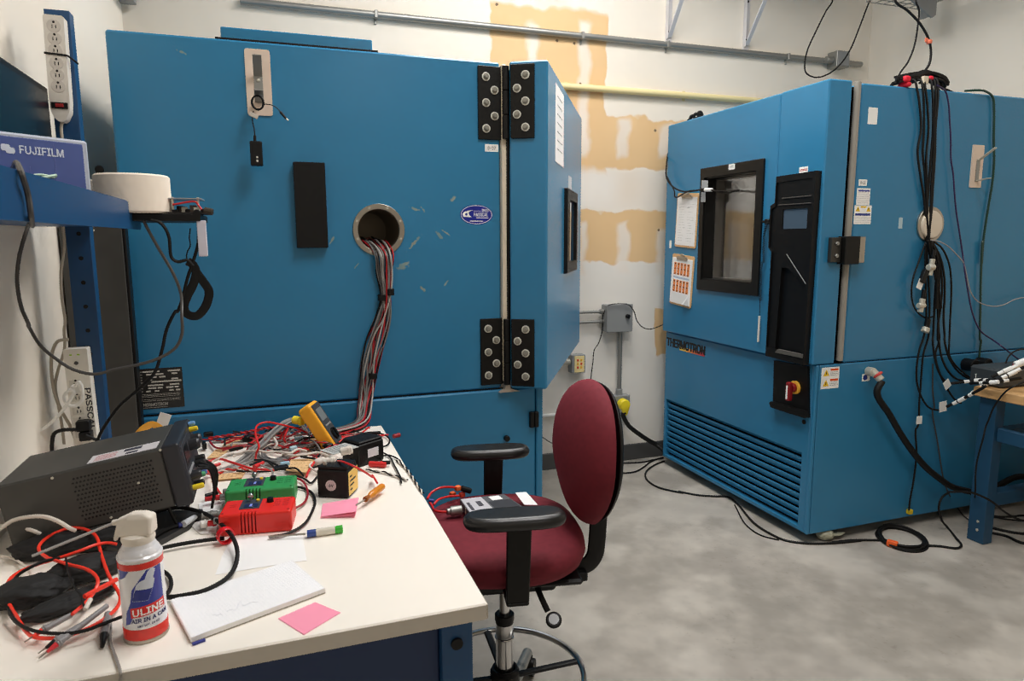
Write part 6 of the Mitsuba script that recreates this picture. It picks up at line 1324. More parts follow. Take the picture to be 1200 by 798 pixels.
pk = [(0.0822,1.6027,0.7420),(0.1624,1.6007,0.7420),(0.1454,1.5053,0.7420),(0.0728,1.5256,0.7420)]
for i in range(5):
    sh_ = V(.0010 * i, -.0012 * i, 0)
    A_, B_, C_, D_ = [V(*p) + sh_ * (.3 if j in (0, 3) else 1) for j, p in enumerate(pk)]
    zl, zr = DZ + .0006 + .0009 * i, DZ + .0006 + .0026 * i
    lift = .004 if i == 4 else 0
    q8 = [(A_[0], A_[1], zl), (B_[0], B_[1], zr), (C_[0], C_[1], zr + lift), (D_[0], D_[1], zl)]
    q8 += [(x, y, z + .0008) for x, y, z in q8]
    fc_ = [(0, 2, 1), (0, 3, 2), (4, 5, 6), (4, 6, 7)] + [t for a in range(4) for t in ((a, (a + 1) % 4, (a + 1) % 4 + 4), (a, (a + 1) % 4 + 4, a + 4))]
    part(k, 'note', trimesh.Trimesh(q8, fc_, process=False), M_PINK, smooth=False)
def driver(lab, hA, hB, sB, r, mats, z):
    k = thing('screwdriver', lab, 'screwdriver')
    a, b, s = V(*hA), V(*hB), V(*sB)
    d = unit(b - a)
    L = np.linalg.norm(b - a)
    seg = mats
    for nm, t0, t1, r0, r1, m_ in seg:
        part(k, nm, lathe([(0, 0), (r * r0 * .92, 0), (r * r0, L * .02), (r * r1, (t1 - t0) * L - L * .02), (r * r1 * .92, (t1 - t0) * L), (0, (t1 - t0) * L)], a + d * L * t0, d, 12), m_)
    part(k, 'shaft', cyl(b, s, .0021, 10), M_STEEL)
M_AMB = col(206, 128, 34, rough=.2)
driver('amber-handled screwdriver resting on the pink pad', (0.2288,1.6356,0.7570), (0.1772,1.5627,0.7570), (0.1534,1.5376,0.7560), .0088, [('handle', 0, .62, .95, 1.0, M_AMB), ('collar', .62, .80, 1.0, .55, M_AMB), ('tip_cap', .80, 1.0, .62, .80, col(150, 84, 26, rough=.25))], 0)
driver('clear-handled screwdriver with a green cap and blue collar lying behind the notepad', (0.1126,1.4306,0.7490), (0.0363,1.4303,0.7490), (-0.0371,1.4460,0.7480), .0080, [('green_cap', 0, .21, 1.05, 1.0, col(60, 168, 50, rough=.25)), ('handle', .21, .72, 1.0, 1.0, col(206, 200, 186, rough=.15)), ('blue_collar', .72, .96, .95, .95, col(36, 62, 130, rough=.3))], 0)

# ---------------------------------------------------------------- wire heap at the far end of the bench
WR = {'red': col(206, 40, 40, rough=.35), 'dark red': col(150, 24, 36, rough=.35), 'gray': col(112, 110, 110, rough=.4), 'white': col(214, 206, 196, rough=.45), 'black': M_RUBBER, 'light gray': col(146, 144, 142, rough=.4)}
def wire(lab, pts, r, c, group=None):
    return solo('wire', lab, 'wire', tube(pts, r, 7, 6), WR[c], group=group)
cards = [([(-0.1545,2.2632,0.7460),(-0.1150,2.2658,0.7460),(-0.1329,2.1582,0.7460),(-0.1713,2.1722,0.7460)], 'cardboard tag at the back of the wire heap, left'), ([(-0.0919,2.2616,0.7480),(-0.0513,2.2411,0.7480),(-0.0617,2.1568,0.7480),(-0.1002,2.1603,0.7480)], 'cardboard tag at the back of the wire heap behind the gray bundle'),
         ([(-0.1877,2.1375,0.7460),(-0.1504,2.1340,0.7460),(-0.1619,2.0606,0.7460),(-0.2048,2.0576,0.7460)], 'cardboard tag at the left of the wire heap nearest the power supply'), ([(0.0213,1.9458,0.7520),(0.0881,1.9267,0.7520),(0.0543,1.8162,0.7520),(0.0054,1.8563,0.7520)], 'cardboard tag with handwriting just behind the green box'),
         ([(0.0908,2.1940,0.7480),(0.1212,2.1830,0.7480),(0.1229,2.1142,0.7480),(0.0723,2.1147,0.7480)], 'cardboard tag behind the multimeter'), ([(0.0633,2.0900,0.7460),(0.1159,2.0594,0.7460),(0.1076,2.0288,0.7460),(0.0599,2.0461,0.7460)], 'small cardboard tag left of the multimeter foot'), ([(-0.1740,1.9072,0.7440),(-0.0975,1.9038,0.7440),(-0.1054,1.8588,0.7440),(-0.1777,1.8618,0.7440)], 'cardboard tag half under the red wires left of the green box')]
for pts, lab in cards:
    k = thing('cardboard_tag', lab, 'tag')
    part(k, 'card', poly_z(pts, .0022), M_CARD)
    P_ = [V(*p) for p in pts]
    ws = []
    for i in range(4):
        for j in range(5):
            a, b = .14 + .19 * i, .12 + .16 * j
            c_ = (P_[0] * (1 - b) + P_[1] * b) * (1 - a) + (P_[3] * (1 - b) + P_[2] * b) * a
            ws.append(put(box(0, .006 - .0012 * ((i + j) % 3), -.0006, .0006, 0, .0003, 0), c_ + V(0, 0, .0022), P_[1] - P_[0]))
    part(k, 'writing', cat(ws), col(120, 84, 56))
q = random.Random(21)
def off(pts, s, z=0.):
    o = V(q.uniform(-s, s), q.uniform(-s, s), 0)
    return [V(*p) + o + V(q.uniform(-s, s) * .4, q.uniform(-s, s) * .4, z + q.uniform(0, .003)) for p in pts]
wire('red wire rising in the tall loop over the heap', [(-0.0663,1.9523,0.7520),(-0.0725,1.9735,0.7600),(-0.0691,1.9687,0.7750),(-0.0620,1.9717,0.7900),(-0.0672,1.9992,0.8050),(-0.0710,2.0311,0.8220),(-0.0627,2.0683,0.8300),(-0.0402,2.0805,0.8320),(-0.0058,2.0724,0.8250),(0.0209,2.0845,0.8120),(0.0480,2.0920,0.8000),(0.0730,2.1126,0.7800)], .0030, 'red')
g1 = [(-0.1238,1.9620,0.7500),(-0.1021,1.9907,0.7580),(-0.0769,2.0232,0.7680),(-0.0507,2.0513,0.7800),(-0.0317,2.0921,0.7900),(-0.0066,2.1175,0.8000),(0.0195,2.1585,0.8080),(0.0428,2.1821,0.8060),(0.0646,2.1629,0.7950),(0.0792,2.1288,0.7750)]
for i in range(8):
    wire('gray wire in the bundle bending over the middle of the heap', off(g1, .010, -.004 * (i % 3)), .0030, 'gray' if i % 3 else 'light gray', 'gray wires bending over the middle of the heap')
g2 = [(-0.0587,2.1523,0.7520),(-0.0485,2.0867,0.7520),(-0.0571,2.0217,0.7520),(-0.0490,1.9818,0.7520),(-0.0285,1.9475,0.7520),(-0.0030,1.9561,0.7520),(0.0216,2.0122,0.7520),(0.0447,2.0629,0.7520),(0.0749,2.0621,0.7520)]
for i in range(5):
    wire('gray wire looping low in front of the tall red loop', off(g2, .008), .0032, 'gray', 'gray wires looping low in front of the tall red loop')
g3 = [(-0.1636,1.9319,0.7480),(-0.1355,1.9468,0.7480),(-0.1098,1.9808,0.7480),(-0.0773,1.9868,0.7480),(-0.0490,1.9588,0.7480),(-0.0112,1.9275,0.7480)]
for i in range(4):
    wire('gray wire along the near side of the heap', off(g3, .012), .0028, 'light gray', 'gray wires along the near side of the heap')
for lab, pts, r, c in (
        ('thick white wire arching at the back of the heap', [(-0.0490,2.1368,0.7750),(-0.0321,2.1085,0.7820),(-0.0202,2.0782,0.7780),(-0.0155,2.0601,0.7680),(-0.0227,2.0569,0.7580)], .0042, 'white'),
        ('white wire looping at the left end of the heap', [(-0.1884,1.9791,0.7520),(-0.1814,1.9881,0.7580),(-0.1664,1.9900,0.7640),(-0.1481,2.0179,0.7660),(-0.1341,2.0354,0.7620)], .0034, 'white'),
        ('long white wire crossing the middle of the heap', [(-0.1320,1.9956,0.7640),(-0.1096,2.0093,0.7700),(-0.0891,2.0046,0.7720),(-0.0630,1.9864,0.7760),(-0.0428,1.9784,0.7720),(-0.0172,1.9805,0.7700),(0.0184,1.9602,0.7680),(0.0430,1.9961,0.7660),(0.0662,1.9885,0.7600)], .0032, 'white'),
        ('white wire running right from the heap to the battery', [(-0.0005,1.9786,0.7600),(0.0303,1.9374,0.7660),(0.0616,1.9297,0.7680),(0.0913,1.9462,0.7660),(0.1169,1.8929,0.7700),(0.1272,1.7625,0.8000)], .0034, 'white'),
        ('thick red wire along the near side of the heap', [(-0.1858,2.0139,0.7560),(-0.1613,1.9857,0.7620),(-0.1339,1.9367,0.7660),(-0.1056,1.8968,0.7660),(-0.0763,1.8697,0.7620),(-0.0477,1.8675,0.7580),(-0.0238,1.8691,0.7520)], .0032, 'red'),
        ('red wire dropping from the heap to the green box plugs', [(-0.1882,1.8944,0.7600),(-0.1757,1.8370,0.7660),(-0.1637,1.7728,0.7640),(-0.1481,1.7169,0.7600),(-0.1384,1.6931,0.7580)], .0028, 'red'),
        ('dark red wire along the back left of the heap', [(-0.2099,2.2250,0.7500),(-0.1983,2.1785,0.7500),(-0.1780,2.1201,0.7560),(-0.1560,2.1053,0.7580),(-0.1245,2.1070,0.7600),(-0.0928,2.1159,0.7600)], .0030, 'dark red'),
        ('red wire across the right of the heap behind the multimeter', [(-0.0056,2.1369,0.7600),(0.0008,2.1461,0.7750),(0.0185,2.1519,0.7900),(0.0054,2.0973,0.7700),(0.0104,2.0992,0.7600)], .0032, 'red'),
        ('dark red wire running past the multimeter foot', [(-0.0026,2.0707,0.7520),(0.0219,2.0681,0.7600),(0.0524,2.0660,0.7640),(0.0881,2.0485,0.7620),(0.1197,2.0625,0.7580)], .0032, 'dark red'),
        ('red wire lying right of the multimeter towards the bench corner', [(0.1775,2.2014,0.7480),(0.2058,2.1650,0.7480),(0.2429,2.1387,0.7480),(0.2804,2.1187,0.7480),(0.3206,2.1168,0.7480)], .0030, 'red'),
        ('second red wire lying right of the multimeter', [(0.1777,2.1497,0.7480),(0.2159,2.1358,0.7480),(0.2518,2.1040,0.7480),(0.2842,2.0984,0.7480),(0.2807,2.0629,0.7480),(0.2695,2.0197,0.7480)], .0026, 'red'),
        ('red wire arching over the yellow-labelled battery to the screwdriver', [(0.1242,1.7068,0.8120),(0.1383,1.6420,0.8280),(0.1597,1.6068,0.8260),(0.1871,1.6314,0.8000),(0.2103,1.6758,0.7700)] + [(0.2167,1.7261,0.7570),(0.2202,1.6646,0.7570)], .0026, 'red'),
        ('black wire curving from the port cables to the bench edge', [(0.1806,2.2541,0.7480),(0.2118,2.2223,0.7480),(0.2459,2.1633,0.7480),(0.2856,2.1554,0.7480),(0.3100,2.1142,0.7480),(0.3133,2.0510,0.7480),(0.2961,2.0043,0.7480),(0.2714,1.9882,0.7480)], .0024, 'black'),
        ('black wire curving down the right side of the bench top', [(0.2679,1.9651,0.7460),(0.2874,1.9098,0.7460),(0.2888,1.8095,0.7460),(0.2876,1.7191,0.7460)] + [(0.2874,1.7177,0.7460),(0.2822,1.6740,0.7460)], .0022, 'black'),
        ('short black wire at the bench edge right of the batteries', [(0.2612,1.8682,0.7460),(0.2670,1.9068,0.7460),(0.2852,1.9159,0.7460),(0.3023,1.8888,0.7460),(0.3108,1.8502,0.7460)], .0022, 'black'),
        ('black wire from the green box bending round to the red box', [(0.0240,1.7406,0.7460),(0.0390,1.7272,0.7460),(0.0602,1.6883,0.7460),(0.0664,1.6194,0.7460),(0.0556,1.5548,0.7460),(0.0390,1.4974,0.7460),(0.0200,1.4685,0.7460),(-0.0065,1.4494,0.7460),(-0.0363,1.4479,0.7460)], .0032, 'black'),
        ('red wire from the green box curling behind the battery', [(0.0259,1.8006,0.7480),(0.0410,1.7781,0.7480),(0.0515,1.7170,0.7480),(0.0515,1.6631,0.7480),(0.0393,1.6097,0.7480),(0.0169,1.5835,0.7480)], .0028, 'dark red'),
        ('red wire beside the cardboard tag behind the green box', [(0.0901,1.9346,0.7540),(0.0788,1.8891,0.7540),(0.0614,1.8209,0.7540),(0.0540,1.7798,0.7540)], .0030, 'red'),
        ('black wire in the gap between the green box and the battery', [(0.0287,1.8269,0.7460),(0.0513,1.7876,0.7460),(0.0640,1.7528,0.7460),(0.0863,1.8061,0.7460),(0.1090,1.8467,0.7460)], .0026, 'black')):
    wire(lab, pts, r, c)
rp = [(-0.2144,2.2350,0.7553),(-0.1911,2.2350,0.7560),(-0.1634,2.2350,0.7578),(-0.1355,2.2350,0.7606),(-0.1016,2.2350,0.7641),(-0.0731,2.2350,0.7669),(-0.0443,2.2350,0.7716),(-0.0214,2.2350,0.7687)]
for i, c in enumerate(('red', 'dark red')):
    wire(('bright' if i == 0 else 'dark') + ' red strand of the twisted pair along the back edge of the bench', helix([V(*p) + V(0, 0, .003) for p in rp], .0028, .034, math.pi * i), .0024, c)
rp = [(-0.1949,1.9107,0.7520),(-0.1684,1.9011,0.7520),(-0.1455,1.9131,0.7520),(-0.1217,1.9169,0.7520),(-0.0923,1.9062,0.7520),(-0.0676,1.8849,0.7520)]
for i, c in enumerate(('red', 'white')):
    wire(('red' if i == 0 else 'white') + ' strand of the twisted pair at the near left of the heap', helix(rp, .0030, .034, math.pi * i), .0024, c)
for nm, rp in (('at the right of the bench top', [(0.1883,1.8244,0.7450),(0.2214,1.8008,0.7450),(0.2533,1.7729,0.7450),(0.2815,1.7275,0.7450),(0.3005,1.6929,0.7450)]), ('along the right edge of the bench top', [*[(0.3034,1.8656,0.7450),(0.3144,1.7934,0.7450),(0.3178,1.7194,0.7450)], *[(0.3189,1.6543,0.7440),(0.3204,1.5907,0.7440)]])):
    for i, c in enumerate(('black', 'white')):
        wire(c + ' strand of the twisted pair ' + nm, helix(rp, .0022, .05, math.pi * i), .0019, c)
# fill: loose wires in the heap
HB_ = [(-0.1937,1.9193,0.7450),(-0.1950,2.0948,0.7450),(-0.1580,2.2238,0.7450),(-0.0976,2.2574,0.7450),(-0.0225,2.2765,0.7450),(0.0519,2.2494,0.7450),(0.0398,1.9361,0.7450),(-0.0241,1.8824,0.7450),(-0.1065,1.8878,0.7450)] + [(0.1351,2.1510,0.7450),(0.1831,2.0731,0.7450),(0.1356,1.9577,0.7450),(0.0950,1.9724,0.7450)]
HP_ = Polygon([(p[0], p[1]) for p in HB_]).convex_hull
minx, miny, maxx, maxy = HP_.bounds
n_ = 0
while n_ < 54:
    x, y = q.uniform(minx, maxx), q.uniform(miny, maxy)
    if not HP_.contains(Point(x, y)):
        continue
    a = q.gauss(.15, .55)
    pts, z = [], q.uniform(.744, .764)
    for s in range(6):
        pts.append((min(x, .27), min(y, 2.235), z + .012 * math.sin(s * 1.3 + n_)))
        a += q.gauss(0, .55)
        x, y = x + .042 * math.cos(a), y + .042 * math.sin(a)
    pts = [(x, y, max(z, .7445)) for x, y, z in pts]
    c = q.choice(['red', 'red', 'gray', 'gray', 'white', 'black', 'black', 'black', 'dark red', 'dark red', 'light gray'])
    wire(c + ' wire tangled in the heap at the far end of the white workbench', pts, q.uniform(.0020, .0030), c, c + ' wires tangled in the heap')
    n_ += 1
for i, (a, b) in enumerate((((180, 640), (265, 622)), ((225, 690), (335, 652)), ((195, 740), (305, 712)), ((690, 685), (785, 640)), ((230, 770), (330, 750)))):
    pass
bp = [[(-0.2048,1.9898,0.7560),(-0.1836,1.9997,0.7560)], [(-0.1888,1.9289,0.7600),(-0.1629,1.9516,0.7600)], [(-0.1927,1.8941,0.7580),(-0.1674,1.9092,0.7580)], [(-0.0733,1.8602,0.7700),(-0.0509,1.8914,0.7700)]]
for (a, b), lab in zip(bp, ('red banana plug at the left of the heap, farthest back of three', 'red banana plug at the left of the heap, middle of three', 'red banana plug at the left of the heap, nearest of three', 'red banana plug in front of the tall red loop')):
    solo('banana_plug', lab, 'plug', cat(cyl(a, V(*a) * .4 + V(*b) * .6, .0058, 12, .0052), cyl(V(*a) * .42 + V(*b) * .58, b, .0044, 12)), WR['red'])
for p, s, a, lab, c in (((-0.0968,2.1684,0.7650), (.017, .011, .010), .9, 'black taped joint at the back of the heap', M_BLACK), ((-0.2173,2.2749,0.7600), (.014, .008, .008), .1, 'black clip at the back left corner of the bench', M_BLACK), ((-0.2212,2.1696,0.7550), (.006, .016, .010), .2, 'black clip beside the power supply front', M_BLACK),
                        ((-0.1289,2.0886,0.7600), (.020, .007, .006), .5, 'black tape wrapped round wires left of the tall red loop', M_BLACK), ((0.1276,2.0004,0.7620), (.012, .010, .012), .4, 'black and green clip at the multimeter foot', M_BLACK), ((0.2764,2.1375,0.7520), (.022, .006, .005), -.1, 'black connector right of the multimeter', M_BLACK),
                        ((0.2410,2.0703,0.7500), (.024, .007, .005), -.1, 'dark connector between the multimeter and the rear battery', col(52, 48, 48)), ((0.2677,1.8319,0.7520), (.012, .005, .005), -.3, 'black clip right of the rear battery', M_BLACK)):
    solo('connector', lab, 'connector', put(rbox(-s[0], s[0], -s[1], s[1], -s[2], s[2], min(s) * .6), p, yaw=a), c)
for p, s, a, lab, c in (((-0.0063,1.8318,0.7700), (.018, .010, .004), .2, 'black and white terminal block in front of the tall loop', M_BLACK), ((0.0039,1.8677,0.7680), (.012, .006, .005), .2, 'pale blue connector on the terminal block', col(150, 186, 206)), ((0.0479,2.1076,0.7660), (.012, .007, .005), .3, 'pale blue label in the wires left of the multimeter', col(168, 200, 214)),
                        ((0.0297,2.0181,0.7640), (.010, .006, .005), .3, 'pale blue connector below the pale blue label', col(170, 200, 212)), ((-0.1197,2.0056,0.7680), (.012, .006, .005), .3, 'white connector at the left of the heap', WR['white'])):
    solo('connector', lab, 'connector', put(rbox(-s[0], s[0], -s[1], s[1], -s[2], s[2], min(s) * .4), p, yaw=a), c)
for a, b, r, lab, c in (((0.0927,1.6998,0.8150), (0.1241,1.6877,0.8180), .010, 'white plug on top of the yellow-labelled battery', WR['white']), ((0.1472,1.8176,0.8000), (0.1762,1.8118,0.8060), .011, 'white plug in front of the multimeter foot', WR['white']), ((0.1788,2.0250,0.7560), (0.2200,2.0544,0.7600), .008, 'clear gray sleeve right of the multimeter', WR['light gray']),
                        ((0.1919,2.0931,0.7520), (0.2242,2.0914,0.7560), .009, 'pale sleeve behind the clear gray one', WR['white']), ((0.2244,1.8474,0.7490), (0.2661,1.8226,0.7490), .0075, 'red battery plug beside the rear battery', WR['red']), ((0.3298,2.0799,0.7520), (0.3519,2.0908,0.7520), .0065, 'red plug overhanging the far corner of the bench', WR['dark red']),
                        ((0.0375,2.1206,0.8220), (0.0629,2.0936,0.8220), .0125, 'yellow sleeve on the gray wires at the back of the heap', col(236, 214, 50))):
    solo('plug', lab, 'plug', cat(cyl(a, b, r, 14), cyl(V(*a) * .35 + V(*b) * .65, V(*a) * .2 + V(*b) * .8, r * 1.15, 14)), c)
solo('white_bag', 'small crumpled clear bag between the batteries', 'bag', put(ball((0, 0, 0), .022, 24, (1.2, .9, .5)), V(*(0.1059,1.9032,0.7650)) + V(0, 0, -.012)), col(214, 206, 198, rough=.3))

# ---------------------------------------------------------------- probes and pouch at the near left
k = thing('tool_pouch', 'heap of black fabric pouch and straps under the red test leads at the near left', 'pouch')
def lump(px, rad, sc, seed, yaw=0.):
    m = trimesh.creation.icosphere(4, 1.)
    v = m.vertices * V(*sc) * rad
    v = v * (1 + .55 * (meshkit.fbm(m.vertices * 1.9 + seed, 4)[:, None] - .5))
    m.vertices = v
    m = put(m, (0, 0, 0), yaw=yaw)
    m.vertices = m.vertices + V(px[0], px[1], DZ - m.vertices[:, 2].min() * .78)
    m.vertices[:, 2] = np.maximum(m.vertices[:, 2], DZ + .0006)
    return m
M_CLOTH = mat('black_cloth', S(20, 20, 21), 0.75, sheen=.3)
for nm, px, r, sc, sd, yw in (('body', (-0.3598,1.3833,0.7550), .062, (1.1, .6, .38), 3, .45), ('flap', (-0.4453,1.5203,0.7650), .060, (1.15, .5, .42), 5, .2), ('glove', (-0.4265,1.3259,0.7500), .060, (1.0, .75, .40), 9, .3), ('strap', (-0.3563,1.2725,0.7500), .060, (1.2, .42, .26), 13, .55), ('strap', (-0.3593,1.5231,0.7480), .055, (1.2, .5, .4), 17, .2)):
    part(k, nm, lump(px, r, sc, sd, yw), M_CLOTH, smooth=True)
TL = col(236, 58, 40, rough=.3)
k = thing('test_leads', 'red test lead coiled over the black pouch at the near left', 'test lead')
part(k, 'lead', tube([(-0.4167,1.3969,0.7850),(-0.4385,1.4310,0.7850),(-0.4484,1.4609,0.7850),(-0.4473,1.4929,0.7850),(-0.4337,1.5248,0.7850),(-0.4163,1.5376,0.7850),(-0.3935,1.5283,0.7850),(-0.3682,1.4986,0.7850),(-0.3506,1.4608,0.7850),(-0.3368,1.4131,0.7820),(-0.3172,1.3525,0.7750),(-0.2990,1.3074,0.7650),(-0.2841,1.2781,0.7580)] + [(-0.2783,1.2651,0.7520),(-0.2764,1.2266,0.7520),(-0.2887,1.1947,0.7520),(-0.3069,1.1728,0.7520),(-0.3293,1.1604,0.7520),(-0.3525,1.1601,0.7520),(-0.3789,1.1728,0.7520),(-0.3926,1.1887,0.7520),(-0.4215,1.2410,0.7550),(-0.4457,1.2857,0.7600),(-0.4602,1.3213,0.7650)] + [(-0.4649,1.3406,0.7680),(-0.4683,1.3700,0.7680),(-0.4598,1.3964,0.7680),(-0.4350,1.3990,0.7750),(-0.3984,1.3913,0.7850),(-0.3658,1.4000,0.7900),(-0.3437,1.4193,0.7900),(-0.3274,1.4264,0.7880),(-0.3103,1.4212,0.7850)], .0030, 8), TL)
solo('test_leads', 'second red test lead ending in the gray probe over the pouch', 'test lead', tube([(-0.4151,1.3942,0.7860),(-0.3916,1.3710,0.7860),(-0.3740,1.3538,0.7860),(-0.3418,1.3285,0.7840),(-0.3223,1.3057,0.7800),(-0.3137,1.2825,0.7760),(-0.3151,1.2638,0.7700)] + [(-0.3180,1.2605,0.7660),(-0.3234,1.2308,0.7660),(-0.3337,1.2007,0.7660)], .0030, 8), TL)
solo('test_leads', 'thick red lead end behind the spray can', 'test lead', tube([(-0.3270,1.2493,0.7700),(-0.3134,1.2670,0.7700),(-0.3002,1.2818,0.7700),(-0.2884,1.2976,0.7700)], .0042, 8), TL)
solo('test_leads', 'black test lead coiled beside the red one at the near left', 'test lead', tube([(-0.3947,1.3844,0.7880),(-0.4195,1.3767,0.7880),(-0.4329,1.3599,0.7880),(-0.4543,1.3631,0.7750),(-0.4620,1.3455,0.7650)] + [(-0.4544,1.3084,0.7580),(-0.4338,1.2510,0.7580),(-0.4089,1.2098,0.7580),(-0.3806,1.1808,0.7580),(-0.3530,1.1642,0.7580),(-0.3276,1.1552,0.7580),(-0.3028,1.1565,0.7580),(-0.2829,1.1684,0.7580),(-0.2592,1.1814,0.7580)], .0028, 8), M_RUBBER)
def probe(lab, a, b, tip, tipc, r=.0052):
    k = thing('test_probe', lab, 'test probe')
    a, b, t = V(*a), V(*b), V(*tip)
    d = unit(b - a)
    part(k, 'handle', cat(cyl(a, b, r * .8, 12, r), ring(b - d * .006, d, r * .5, r * 1.3, .003, 20)), col(140, 138, 140, rough=.35))
    part(k, 'tip', cyl(b, b + (t - b) * .55, r * .85, 12, r * .45), tipc)
    part(k, 'needle', cyl(b + (t - b) * .55, t, .0011, 8), M_STEEL)
probe('gray probe with a red tip, farther of two at the near left', (-0.3364,1.2071,0.7620), (-0.3712,1.1826,0.7560), (-0.3896,1.1622,0.7520), TL)
probe('gray probe with a red tip, nearer of two at the near left', (-0.2860,1.2116,0.7660), (-0.3410,1.1391,0.7520), (-0.3597,1.1193,0.7445), col(200, 40, 50))
probe('gray probe with a black tip beside the nearer red-tipped one', (-0.3150,1.1728,0.7600), (-0.3458,1.1489,0.7520), (-0.3631,1.1302,0.7470), M_BLACK)
k = thing('test_probe', 'short gray probe with a black tip left of the spray can foot', 'test probe')
part(k, 'handle', cyl((-0.2871,1.2151,0.7500), (-0.2801,1.1505,0.7480), .0056, 12, .007), col(134, 132, 134, rough=.35))
part(k, 'tip', cyl((-0.2801,1.1505,0.7480), (-0.2765,1.1198,0.7460), .0062, 12, .003), M_BLACK)
solo('gray_cable', 'gray cord running from the short probe over the front edge of the bench', 'cord', tube([*[(-0.2873,1.2187,0.7450),(-0.2765,1.1785,0.7450),(-0.2685,1.1348,0.7450),(-0.2555,1.0952,0.7450),(-0.2458,1.0676,0.7450),(-0.2394,1.0479,0.7450)], (-0.2380,1.0421,0.7420), *[(-0.2391,1.0460,0.7352),(-0.2402,1.0460,0.7226),(-0.2415,1.0460,0.7101)]], .0022, 7), col(140, 136, 132))
for lab, pts, r in (('thick white cable arching over the power supply foot at the left edge', [(-0.5510,1.5379,0.7850),(-0.5338,1.5382,0.8000),(-0.5105,1.5366,0.8150),(-0.4722,1.5189,0.8250),(-0.4478,1.5085,0.8250),(-0.4233,1.4951,0.8180),(-0.4019,1.4841,0.8050),(-0.3960,1.4943,0.7950)], .0040), ('second white cable dropping behind the black pouch at the left edge', [(-0.5614,1.5887,0.7900),(-0.5280,1.5645,0.7950),(-0.5012,1.5477,0.7950),(-0.4803,1.5366,0.7900),(-0.4670,1.5379,0.7800)], .0040),
                    ('thin white cable curling down beside the black pouch at the left edge', [(-0.5502,1.5400,0.7460),(-0.5378,1.5346,0.7460),(-0.5152,1.5187,0.7460),(-0.4825,1.4695,0.7520),(-0.4484,1.4003,0.7600),(-0.4318,1.3568,0.7640),(-0.4293,1.3261,0.7580)] + [(-0.4321,1.3156,0.7500),(-0.4334,1.2883,0.7500)], .0022)):
    solo('white_cable', lab, 'cable', tube(pts, r, 8), WR['white'])
for lab, p in (('white crimp on the thin lead over the pouch', (-0.3131,1.1915,0.7750)),):
    solo('crimp', lab, 'crimp', cyl(p, V(*p) + V(.004, .022, .006), .0036, 10), WR['white'])
solo('thin_lead', 'thin dark lead hanging over the pouch to the white crimp', 'lead', tube([(-0.3856,1.3845,0.7860),(-0.3637,1.3122,0.7900),(-0.3441,1.2618,0.7860),(-0.3276,1.2342,0.7780)] + [(-0.3219,1.2190,0.7720),(-0.3147,1.1976,0.7720)], .0018, 6), M_RUBBER)
solo('coax_cable', 'thick black cable sweeping in a big loop right of the spray can', 'cable', tube([(-0.2776,1.5849,0.7750),(-0.2604,1.6041,0.7750),(-0.2254,1.6083,0.7750),(-0.1758,1.5708,0.7720),(-0.1302,1.4966,0.7680),(-0.1017,1.4153,0.7630),(-0.0932,1.3426,0.7570),(-0.1063,1.2737,0.7540),(-0.1399,1.2411,0.7520),(-0.1764,1.2376,0.7500),(-0.2053,1.2446,0.7480),(-0.2437,1.2621,0.7460)], .0042, 9), M_RUBBER)
solo('coax_cable', 'black cable running straight from behind the spray can to the red strap', 'cable', tube([(-0.2712,1.4388,0.7500),(-0.2375,1.4566,0.7500),(-0.1917,1.4649,0.7500),(-0.1390,1.4652,0.7500),(-0.1243,1.4624,0.7500)], .0040, 9), M_RUBBER)
solo('coax_cable', 'short black cable bend peeping out right of the spray can', 'cable', tube([(-0.2444,1.3773,0.7480),(-0.2184,1.3446,0.7480),(-0.2041,1.3058,0.7480),(-0.2036,1.2623,0.7480),(-0.2207,1.2411,0.7480)], .0036, 9), M_RUBBER)

# ---------------------------------------------------------------- drafting chair
CX, CY, CA = .538, 1.614, math.radians(11)
cf, cl_ = V(-math.cos(CA), math.sin(CA), 0), V(-math.sin(CA), -math.cos(CA), 0)
def ch(m):
    return put(m, (CX, CY, 0), cf, cl_, (0, 0, 1))
k = thing('drafting_chair', 'maroon drafting chair with black armrests and a chrome foot ring beside the white workbench', 'chair')
th = np.linspace(0, 2 * math.pi, 72, endpoint=False)
def sup(t, a, b, e):
    c, s = math.cos(t), math.sin(t)
    return a * math.copysign(abs(c) ** e, c), b * math.copysign(abs(s) ** e, s)
rings = []
SZ0, SZ1 = .548, .63
for (sc, z) in ((.0, SZ0), (.80, SZ0), (.90, SZ0 + .006), (.965, SZ0 + .020), (1.0, SZ0 + .042), (.985, SZ0 + .060), (.94, SZ0 + .073), (.86, SZ0 + .080), (.70, SZ0 + .081), (.45, SZ0 + .077), (.2, SZ0 + .073), (.0, SZ0 + .072)):
    rr_ = []
    for t in th:
        f, l = sup(t, .208, .232, .78)
        rr_.append((f * sc + .004 + .02 * (1 if f > 0 else 0) * sc * abs(f) / .225, l * sc, z - (.018 * max(0, f / .225) ** 3 * sc if z > SZ0 + .02 else 0)))
    rings.append(rr_)
def loft(rings):
    v = np.array([p for r in rings for p in r])
    n = len(rings[0])
    f = []
    for i in range(len(rings) - 1):
        for j in range(n):
            a, b = i * n + j, i * n + (j + 1) % n
            f += [(a, b, b + n), (a, b + n, a + n)]
    m = trimesh.Trimesh(v, f, process=False)
    m.merge_vertices()
    m.update_faces(m.nondegenerate_faces())
    if m.volume < 0:
        m.invert()
    return m
part(k, 'seat', ch(loft(rings)), M_FABRIC, smooth=True)
part(k, 'seat_pan', ch(box(-.17, .17, -.18, .18, SZ0 - .016, SZ0 - .0005, .006)), M_BLACK)
